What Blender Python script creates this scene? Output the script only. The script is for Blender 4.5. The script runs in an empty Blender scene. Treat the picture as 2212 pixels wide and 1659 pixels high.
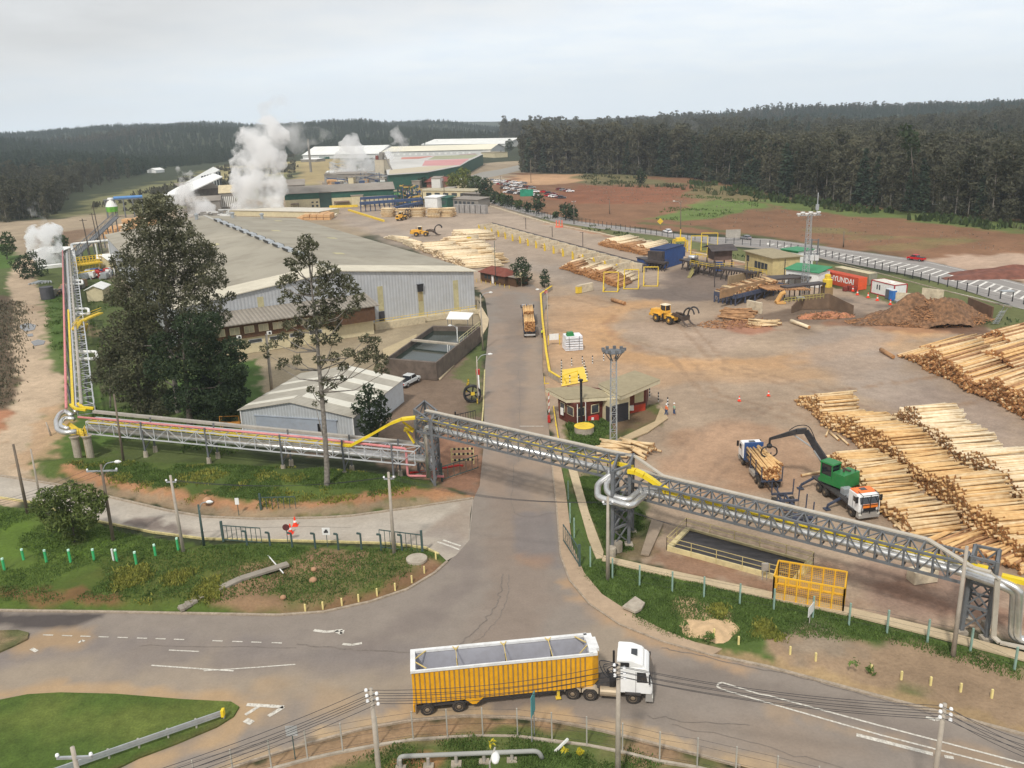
import bpy,bmesh,math,random
import numpy as np
from mathutils import Vector,Matrix
from mathutils.geometry import delaunay_2d_cdt
from math import radians,sin,cos,pi,sqrt,atan2
random.seed(7);rng=np.random.default_rng(11)
scene=bpy.context.scene
COL=scene.collection
# ---------------------------------------------------------------- camera
CH,F,DH,VX=42.0,1850.0,573.0,202.0
_d=np.array([VX,F*F/DH,F]);DOWN=_d/np.linalg.norm(_d)
_f=np.array([0,0,1.0]);_f=_f-DOWN*(_f@DOWN);FW=_f/np.linalg.norm(_f)
RT=np.cross(DOWN,FW)
cd=bpy.data.cameras.new('camera');cam=bpy.data.objects.new('camera',cd);COL.objects.link(cam)
cd.sensor_width=36;cd.lens=36*F/2212;cd.clip_start=1;cd.clip_end=20000
cam.matrix_world=Matrix(((RT[0],-RT[1],-RT[2],0),(FW[0],-FW[1],-FW[2],0),(-DOWN[0],DOWN[1],DOWN[2],CH),(0,0,0,1)))
scene.camera=cam
# ---------------------------------------------------------------- sky, sun, exposure
W=bpy.data.worlds.new('World');scene.world=W;W.use_nodes=True
nt=W.node_tree;nt.nodes.clear()
SUN_EL,SUN_AZ=radians(50),radians(200)
def node(nt,t,**kw):
 n=nt.nodes.new(t)
 for k,v in kw.items():setattr(n,k,v)
 return n
sky=node(nt,'ShaderNodeTexSky',sky_type='NISHITA',sun_disc=False,sun_elevation=SUN_EL,sun_rotation=SUN_AZ,air_density=1.2,dust_density=2.0)
tc=node(nt,'ShaderNodeTexCoord');sep=node(nt,'ShaderNodeSeparateXYZ');nt.links.new(tc.outputs['Generated'],sep.inputs[0])
def mth(nt,op,a,b=None,c=None,clamp=False):
 n=nt.nodes.new('ShaderNodeMath');n.operation=op;n.use_clamp=clamp
 for i,x in enumerate((a,b,c)):
  if x is None:continue
  if isinstance(x,(int,float)):n.inputs[i].default_value=x
  else:nt.links.new(x,n.inputs[i])
 return n.outputs[0]
def mixc(nt,fac,a,b,blend='MIX'):
 n=nt.nodes.new('ShaderNodeMix');n.data_type='RGBA';n.blend_type=blend
 for i,x in((0,fac),(6,a),(7,b)):
  if isinstance(x,(int,float)):n.inputs[i].default_value=x
  elif isinstance(x,(tuple,list)):n.inputs[i].default_value=tuple(x)+((1,)if len(x)==3 else())
  else:nt.links.new(x,n.inputs[i])
 return n.outputs[2]
# cloud deck: project direction on a high plane so clouds flatten to the horizon
zc=mth(nt,'MAXIMUM',sep.outputs['Z'],0.02)
cx=mth(nt,'DIVIDE',sep.outputs['X'],mth(nt,'ADD',zc,0.12));cy=mth(nt,'DIVIDE',sep.outputs['Y'],mth(nt,'ADD',zc,0.12))
cmb=node(nt,'ShaderNodeCombineXYZ');nt.links.new(cx,cmb.inputs[0]);nt.links.new(cy,cmb.inputs[1])
n1=node(nt,'ShaderNodeTexNoise');n1.inputs['Scale'].default_value=0.55;n1.inputs['Detail'].default_value=7;n1.inputs['Roughness'].default_value=.5;nt.links.new(cmb.outputs[0],n1.inputs['Vector'])
n2=node(nt,'ShaderNodeTexNoise');n2.inputs['Scale'].default_value=2.2;n2.inputs['Detail'].default_value=6;nt.links.new(cmb.outputs[0],n2.inputs['Vector'])
# grey deck lies to the left and overhead, brighter gap low on the right
deck=mth(nt,'ADD',mth(nt,'MULTIPLY',sep.outputs['X'],-1.5),mth(nt,'MULTIPLY',mth(nt,'MINIMUM',sep.outputs['Z'],.22),11))
deck=mth(nt,'ADD',deck,mth(nt,'MULTIPLY',mth(nt,'SUBTRACT',n1.outputs[0],.5),1.3))
deck=mth(nt,'MULTIPLY_ADD',deck,1.1,-.95,clamp=True)
bright=mixc(nt,mth(nt,'MULTIPLY_ADD',n2.outputs[0],2.4,-.75,clamp=True),(.90,.98,1.08),(1.12,1.13,1.13))
low=mixc(nt,mth(nt,'MULTIPLY',sep.outputs['Z'],7,clamp=True),(.96,1.05,1.13),bright)
grey=mixc(nt,n2.outputs[0],(.66,.665,.67),(.88,.89,.90))
cl=mixc(nt,deck,low,grey)
skyc=mixc(nt,1.0,mixc(nt,1.0,sky.outputs[0],(.10,.10,.10),'MULTIPLY'),(1,1,1),'MULTIPLY')
fin=mixc(nt,0.90,skyc,cl)
bg=node(nt,'ShaderNodeBackground');bg.inputs[1].default_value=1.0;nt.links.new(fin,bg.inputs[0])
wo=node(nt,'ShaderNodeOutputWorld');nt.links.new(bg.outputs[0],wo.inputs[0])
sl=bpy.data.lights.new('sun','SUN');sl.energy=2.6;sl.angle=radians(5);sl.color=(1,.955,.89)
so=bpy.data.objects.new('sun',sl);COL.objects.link(so)
sdir=Vector((sin(SUN_AZ)*cos(SUN_EL),cos(SUN_AZ)*cos(SUN_EL),sin(SUN_EL)))
so.rotation_euler=sdir.to_track_quat('Z','Y').to_euler()
scene.view_settings.view_transform='Standard';scene.view_settings.look='None';scene.view_settings.exposure=0.0;scene.view_settings.gamma=1
scene.cycles.max_bounces=8;scene.cycles.volume_bounces=8;scene.cycles.transparent_max_bounces=6
scene.cycles.volume_step_rate=3;scene.cycles.volume_max_steps=96
# ---------------------------------------------------------------- projection helpers
def ray(u,v):
 d=np.array([u-1106,v-829.5,F]);return np.array([d@RT,d@FW,-(d@DOWN)])
def A(u,v,z=0.0):
 """world point at height z seen at (u, v) of the 2212-wide view"""
 r=ray(u,v);t=(z-CH)/r[2];return Vector((t*r[0],t*r[1],z))
def Q(u,v,y):
 """world point at ground distance y seen at (u, v)"""
 r=ray(u,v);t=y/r[1];return Vector((t*r[0],y,CH+t*r[2]))
def pv(p):
 q=np.array([p[0],p[1],p[2]-CH]);c=RT*q[0]+FW*q[1]-DOWN*q[2]
 return 1106+F*c[0]/c[2],829.5+F*c[1]/c[2]
def HZ(u,v,vt,z0=0):
 g=A(u,v,z0);lo,hi=0,80
 for _ in range(40):
  m=(lo+hi)/2
  if pv((g.x,g.y,z0+m))[1]>vt:lo=m
  else:hi=m
 return lo
def t2(i,j,x,y):
 "tile coordinates (origins in 2212-wide view) -> view coordinates"
 return(553*i+x/4,j+y/4)
# ---------------------------------------------------------------- colours and materials
def lin(c):c=c/255;return c/12.92 if c<=.04045 else((c+.055)/1.055)**2.4
KALB=1.08
def C(r,g,b,k=None):k=KALB if k is None else k;return(lin(r)*k,lin(g)*k,lin(b)*k)
MC={}
def M(name,col=None,rough=.8,metal=0,var=.18,scale=.6,dirt=.0,dirtc=(.2,.16,.12),stripe=None,bump=0,spec=.4,emit=None,island=0):
 """procedural paint: base colour, fine and coarse noise, optional dirt, optional ribs as bump"""
 if name in MC:return MC[name]
 m=bpy.data.materials.new(name);m.use_nodes=True;nt=m.node_tree;b=nt.nodes['Principled BSDF']
 b.inputs['Roughness'].default_value=rough;b.inputs['Metallic'].default_value=metal
 b.inputs['Specular IOR Level'].default_value=spec
 g=node(nt,'ShaderNodeNewGeometry')
 n=node(nt,'ShaderNodeTexNoise');n.inputs['Scale'].default_value=scale;n.inputs['Detail'].default_value=5;nt.links.new(g.outputs['Position'],n.inputs['Vector'])
 lo=tuple(c*(1-var)for c in col);hi=tuple(min(1,c*(1+var))for c in col)
 fac=mth(nt,'MULTIPLY_ADD',n.outputs[0],2.6,-.8,clamp=True)
 if island:fac=mth(nt,'ADD',mth(nt,'MULTIPLY',fac,1-island),mth(nt,'MULTIPLY',g.outputs['Random Per Island'],island))
 c=mixc(nt,fac,lo,hi)
 if dirt:
  n3=node(nt,'ShaderNodeTexNoise');n3.inputs['Scale'].default_value=scale*2.7;n3.inputs['Detail'].default_value=8;n3.inputs['Roughness'].default_value=.65
  nt.links.new(g.outputs['Position'],n3.inputs['Vector'])
  c=mixc(nt,mth(nt,'MULTIPLY',mth(nt,'MULTIPLY_ADD',n3.outputs[0],3.5,-1.55,clamp=True),dirt),c,dirtc)
 if stripe:
  ax,per,dep,dk=stripe
  tcn=node(nt,'ShaderNodeTexCoord')
  dt=node(nt,'ShaderNodeVectorMath',operation='DOT_PRODUCT');nt.links.new(tcn.outputs['Object'],dt.inputs[0]);dt.inputs[1].default_value=ax
  s=mth(nt,'SINE',mth(nt,'MULTIPLY',dt.outputs['Value'],2*pi/per))
  c=mixc(nt,mth(nt,'MULTIPLY',mth(nt,'MULTIPLY_ADD',s,.5,.5),dk),c,tuple(x*.35 for x in col))
  bp=node(nt,'ShaderNodeBump');bp.inputs['Distance'].default_value=dep;nt.links.new(s,bp.inputs['Height']);nt.links.new(bp.outputs[0],b.inputs['Normal'])
 elif bump:
  bp=node(nt,'ShaderNodeBump');bp.inputs['Distance'].default_value=bump;nt.links.new(n.outputs[0],bp.inputs['Height']);nt.links.new(bp.outputs[0],b.inputs['Normal'])
 nt.links.new(c,b.inputs['Base Color'])
 if emit:b.inputs['Emission Color'].default_value=tuple(emit)+(1,);b.inputs['Emission Strength'].default_value=1
 MC[name]=m;return m
# ---------------------------------------------------------------- mesh builder
class MB:
 def __init__(s):s.v=[];s.f=[];s.X=None
 def add(s,vs,fs):
  o=len(s.v)
  s.v+=[tuple((s.X@Vector(p))if s.X else p)for p in vs]
  s.f+=[tuple(o+i for i in f)for f in fs];return s
 def box(s,x0,x1,y0,y1,z0,z1,t=0,tx=None,ty=None):
  """axis box; t tapers the top inward"""
  tx=t if tx is None else tx;ty=t if ty is None else ty
  return s.add([(x0,y0,z0),(x1,y0,z0),(x1,y1,z0),(x0,y1,z0),(x0+tx,y0+ty,z1),(x1-tx,y0+ty,z1),(x1-tx,y1-ty,z1),(x0+tx,y1-ty,z1)],
                     [(0,3,2,1),(4,5,6,7),(0,1,5,4),(1,2,6,5),(2,3,7,6),(3,0,4,7)])
 def beam(s,p,q,w=.1,h=None,up=(0,0,1)):
  p,q=Vector(p),Vector(q);d=q-p
  if d.length<1e-6:return s
  d.normalize();h=w if h is None else h;u=Vector(up)
  if abs(d.dot(u))>.97:u=Vector((0,1,0))if abs(d.y)<.9 else Vector((1,0,0))
  r=d.cross(u).normalized()*w/2;u=r.cross(d).normalized()*h/2
  vs=[p-r-u,p+r-u,p+r+u,p-r+u,q-r-u,q+r-u,q+r+u,q-r+u]
  return s.add(vs,[(0,3,2,1),(4,5,6,7),(0,1,5,4),(1,2,6,5),(2,3,7,6),(3,0,4,7)])
 def tube(s,pts,r=.1,n=8,caps=True):
  pts=[Vector(p)for p in pts];m=len(pts);rs=r if isinstance(r,(list,tuple))else[r]*m
  vs=[];ref=None
  for i,p in enumerate(pts):
   d=(pts[min(i+1,m-1)]-pts[max(i-1,0)])
   d=d.normalized()if d.length>1e-9 else Vector((0,0,1))
   if ref is None:ref=d.orthogonal().normalized()
   ref=(ref-d*ref.dot(d));ref=ref.normalized()if ref.length>1e-6 else d.orthogonal().normalized()
   b=d.cross(ref)
   vs+=[p+(ref*cos(2*pi*k/n)+b*sin(2*pi*k/n))*rs[i]for k in range(n)]
  fs=[(i*n+k,i*n+(k+1)%n,(i+1)*n+(k+1)%n,(i+1)*n+k)for i in range(m-1)for k in range(n)]
  if caps:fs+=[tuple(range(n-1,-1,-1)),tuple(range((m-1)*n,m*n))]
  return s.add(vs,fs)
 def prism(s,poly,z0,z1):
  n=len(poly);return s.add([(p[0],p[1],z0)for p in poly]+[(p[0],p[1],z1)for p in poly],
   [tuple(range(n-1,-1,-1)),tuple(range(n,2*n))]+[(i,(i+1)%n,n+(i+1)%n,n+i)for i in range(n)])
 def ext(s,prof,y0,y1,ins=0):
  """profile in (x, z) extruded along y"""
  n=len(prof);return s.add([(p[0],y0,p[1])for p in prof]+[(p[0],y1,p[1])for p in prof],
   [tuple(range(n)),tuple(range(2*n-1,n-1,-1))]+[((i+1)%n,i,n+i,n+(i+1)%n)for i in range(n)])
 def lathe(s,prof,c=(0,0,0),n=12,ax='z'):
  """profile (r, h) about an axis through c"""
  vs=[]
  for r,h in prof:
   for k in range(n):
    a=2*pi*k/n;x,y=r*cos(a),r*sin(a)
    vs.append((c[0]+x,c[1]+y,c[2]+h)if ax=='z' else((c[0]+x,c[1]+h,c[2]+y)if ax=='y' else(c[0]+h,c[1]+x,c[2]+y)))
  m=len(prof);fs=[(i*n+k,i*n+(k+1)%n,(i+1)*n+(k+1)%n,(i+1)*n+k)for i in range(m-1)for k in range(n)]
  fs+=[tuple(range(n-1,-1,-1)),tuple(range((m-1)*n,m*n))]
  return s.add(vs,fs)
 def quad(s,a,b,c,d):return s.add([a,b,c,d],[(0,1,2,3)])
 def build(s,name,mat,parent=None,world=False,smooth=False,origin=None):
  if not s.v:return None
  vs=s.v
  if parent is not None and world:
   inv=parent.matrix_world_ if hasattr(parent,'matrix_world_')else MW(parent).inverted()
   vs=[tuple(inv@Vector(p))for p in vs]
  loc=None
  if parent is None:
   a=np.array(vs,float);lo=a.min(0);hi=a.max(0);loc=origin or((lo[0]+hi[0])/2,(lo[1]+hi[1])/2,lo[2])
   vs=a-np.array(loc)
  me=bpy.data.meshes.new(name);me.from_pydata([tuple(p)for p in vs],[],s.f);me.validate();me.update()
  me.materials.append(mat)
  if smooth:me.shade_smooth()
  bm=bmesh.new();bm.from_mesh(me);bmesh.ops.recalc_face_normals(bm,faces=bm.faces);bm.to_mesh(me);bm.free()
  o=bpy.data.objects.new(name,me);COL.objects.link(o)
  if parent is not None:o.parent=parent
  else:o.location=loc
  return o
def MW(o):return Matrix.Translation(o.location)@o.rotation_euler.to_matrix().to_4x4()@Matrix.Diagonal((*o.scale,1))
def tag(o,label,cat,group=None,kind=None):
 o['label']=label;o['category']=cat
 if group:o['group']=group
 if kind:o['kind']=kind
 return o
def thing(name,label,cat,loc=(0,0,0),rz=0,group=None):
 o=bpy.data.objects.new(name,None);COL.objects.link(o);o.empty_display_size=.5
 o.location=loc;o.rotation_euler=(0,0,rz);return tag(o,label,cat,group)
def struct(o,kind='structure'):o['kind']=kind;return o
def dup(root,loc,rz=None,label=None,group=None,scale=None):
 r=root.copy();COL.objects.link(r);r.location=loc
 if rz is not None:r.rotation_euler=(0,0,rz)
 if scale is not None:r.scale=(scale,)*3 if isinstance(scale,(int,float))else scale
 if label:r['label']=label
 if group:r['group']=group
 for ch in list(root.children):
  c=ch.copy();COL.objects.link(c);c.parent=r
  for g in list(ch.children):
   d=g.copy();COL.objects.link(d);d.parent=c
 return r
def LBL(o,l):o['label']=l;return o
# ---------------------------------------------------------------- terrain
SKX=np.array([-900,-100,0,150,300,400,470,560,700,800,880,950,1050,1130,1230,1290,1400,1550,1700,1850,1990,2050,2212,2400,3200.])
SKY=np.array([300,289,285,279,272,267,264,268,265,259,262,259,264,262,256,258,250,242,231,222,216,211,207,203,190.])
def hor(u):return 829.5-DH+(1106-u)*.0338+7.0-7.0
def smooth(t):t=np.clip(t,0,1);return t*t*(3-2*t)
def height(x,y):
 x=np.asarray(x,float);y=np.asarray(y,float);r=np.hypot(x,y)
 az=np.arctan2(x,np.maximum(y,1e-3))
 u=1106+np.clip(np.tan(np.clip(az,-1.2,1.2)),-3,3)*F*1.045+8
 vs=np.interp(u,SKX,SKY);vh=829.5-DH-(u-1106)*.0338
 D=np.interp(u,[0,900,1250,1800,2212,3000],[2900,2900,2800,2600,2300,2300])
 D0=np.interp(u,[0,900,1100,1400,2212],[520,900,760,560,360])
 crest=CH+(vh-vs)/F*D*1.02-np.interp(u,[1000,1150],[14,34])
 z=crest*smooth((r-D0)/(D-D0))**1.15
 und=(np.sin(x*.006+1.3)*np.cos(y*.0047)+.6*np.sin(x*.013+y*.009))*np.clip((r-900)/800,0,1)*11*np.clip((D-r)/400,.35,1)
 return(z+und)*(y>0)
def nz(x,y,sc,seed=0):
 g=np.random.default_rng(seed);o=0
 for k in range(7):
  a=g.uniform(0,2*pi);w=g.uniform(.6,1.8)/sc*2;o=o+np.sin((x*cos(a)+y*sin(a))*w+g.uniform(0,6.3)+1.3*np.sin((x*sin(a)-y*cos(a))*w*.7))
 return o/3.0
def sdist(px,py,poly):
 """signed distance (positive inside) to a polygon, world metres"""
 d=np.full(px.shape,1e9);ins=np.zeros(px.shape,bool);n=len(poly)
 for i in range(n):
  x0,y0=poly[i];x1,y1=poly[(i+1)%n];ex,ey=x1-x0,y1-y0;L=ex*ex+ey*ey+1e-9
  t=np.clip(((px-x0)*ex+(py-y0)*ey)/L,0,1);d=np.minimum(d,np.hypot(px-x0-t*ex,py-y0-t*ey))
  c=((y0>py)!=(y1>py));xi=(x1-x0)*(py-y0)/((y1-y0)if abs(y1-y0)>1e-9 else 1e-9)+x0
  ins^=c&(px<xi)
 return np.where(ins,d,-d)
def pdist(px,py,line):
 d=np.full(px.shape,1e9)
 for i in range(len(line)-1):
  x0,y0=line[i];x1,y1=line[i+1];ex,ey=x1-x0,y1-y0;L=ex*ex+ey*ey+1e-9
  t=np.clip(((px-x0)*ex+(py-y0)*ey)/L,0,1);d=np.minimum(d,np.hypot(px-x0-t*ex,py-y0-t*ey))
 return d
def WP(pts):return[tuple(A(*p)[:2])for p in pts]
def spline(pts,n=6):
 """Catmull-Rom through points"""
 P=[Vector(p)for p in pts];out=[]
 for i in range(len(P)-1):
  a=P[max(i-1,0)];b=P[i];c=P[i+1];d=P[min(i+2,len(P)-1)]
  for k in range(n):
   t=k/n;out.append(.5*((2*b)+(c-a)*t+(2*a-5*b+4*c-d)*t*t+(3*b-a-3*c+d)*t**3))
 out.append(P[-1]);return out
def paint(x,y,base,layers):
 """colour of the surface itself: layered patches of asphalt, soil, grass, dust with ragged edges"""
 col=np.tile(np.array(base,float),(len(x),1));rs=np.zeros(len(x))
 for L in layers:
  kind,pts,c,soft,amp,op=L[:6];zr=L[6]if len(L)>6 else 0
  w=WP(pts);a=np.array(w);rad=L[7]if len(L)>7 else 0
  mg=soft+amp*2+rad+3
  sel=np.where((x>a[:,0].min()-mg)&(x<a[:,0].max()+mg)&(y>a[:,1].min()-mg)&(y<a[:,1].max()+mg))[0]
  if not len(sel):continue
  sx,sy=x[sel],y[sel]
  sd=sdist(sx,sy,w)if kind=='P' else rad-pdist(sx,sy,w)
  sd0=sd
  if amp:sd=sd+nz(sx,sy,max(amp*3,.8),int(abs(pts[0][0]))+3)*amp+nz(sx,sy,max(amp,.35),5)*amp*.45
  k=(smooth(sd/soft+.5)*op)[:,None]if soft>0 else(sd>0)[:,None]*op
  col[sel]=col[sel]*(1-k)+np.array(c)*k
  if zr:rs[sel]=np.where(sd0>-0.2,np.maximum(rs[sel],0)*0+zr*smooth((sd0+.2)/2.5)+rs[sel]*(1-smooth((sd0+.2)/2.5)),rs[sel])
 return col,rs
def set_col(me,col):
 a=me.color_attributes.new('soil','FLOAT_COLOR','POINT')
 b=np.ones((len(col),4),'f');b[:,:3]=col;a.data.foreach_set('color',b.ravel())
def soilmat(name,fine=1.5,var=.2,bump=.03,rough=.95,spec=.2,coarse=.12):
 m=bpy.data.materials.new(name);m.use_nodes=True;nt=m.node_tree;b=nt.nodes['Principled BSDF']
 b.inputs['Roughness'].default_value=rough;b.inputs['Specular IOR Level'].default_value=spec
 at=node(nt,'ShaderNodeAttribute',attribute_name='soil');g=node(nt,'ShaderNodeNewGeometry')
 c=at.outputs['Color'];hs=[]
 for sc,v in((coarse,var*.8),(fine*.35,var),(fine*2.2,var*1.1)):
  n=node(nt,'ShaderNodeTexNoise');n.inputs['Scale'].default_value=sc;n.inputs['Detail'].default_value=6;n.inputs['Roughness'].default_value=.62
  nt.links.new(g.outputs['Position'],n.inputs['Vector'])
  k=mth(nt,'MULTIPLY_ADD',mth(nt,'SUBTRACT',n.outputs[0],.5),v*4.4,1.0)
  k=mth(nt,'MAXIMUM',k,.25)
  cb=node(nt,'ShaderNodeCombineColor')
  for i in range(3):nt.links.new(k,cb.inputs[i])
  c=mixc(nt,1.0,c,cb.outputs[0],'MULTIPLY');hs.append(n.outputs[0])
 nt.links.new(c,b.inputs['Base Color'])
 bp=node(nt,'ShaderNodeBump');bp.inputs['Distance'].default_value=bump;nt.links.new(hs[2],bp.inputs['Height']);nt.links.new(bp.outputs[0],b.inputs['Normal'])
 return m
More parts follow.
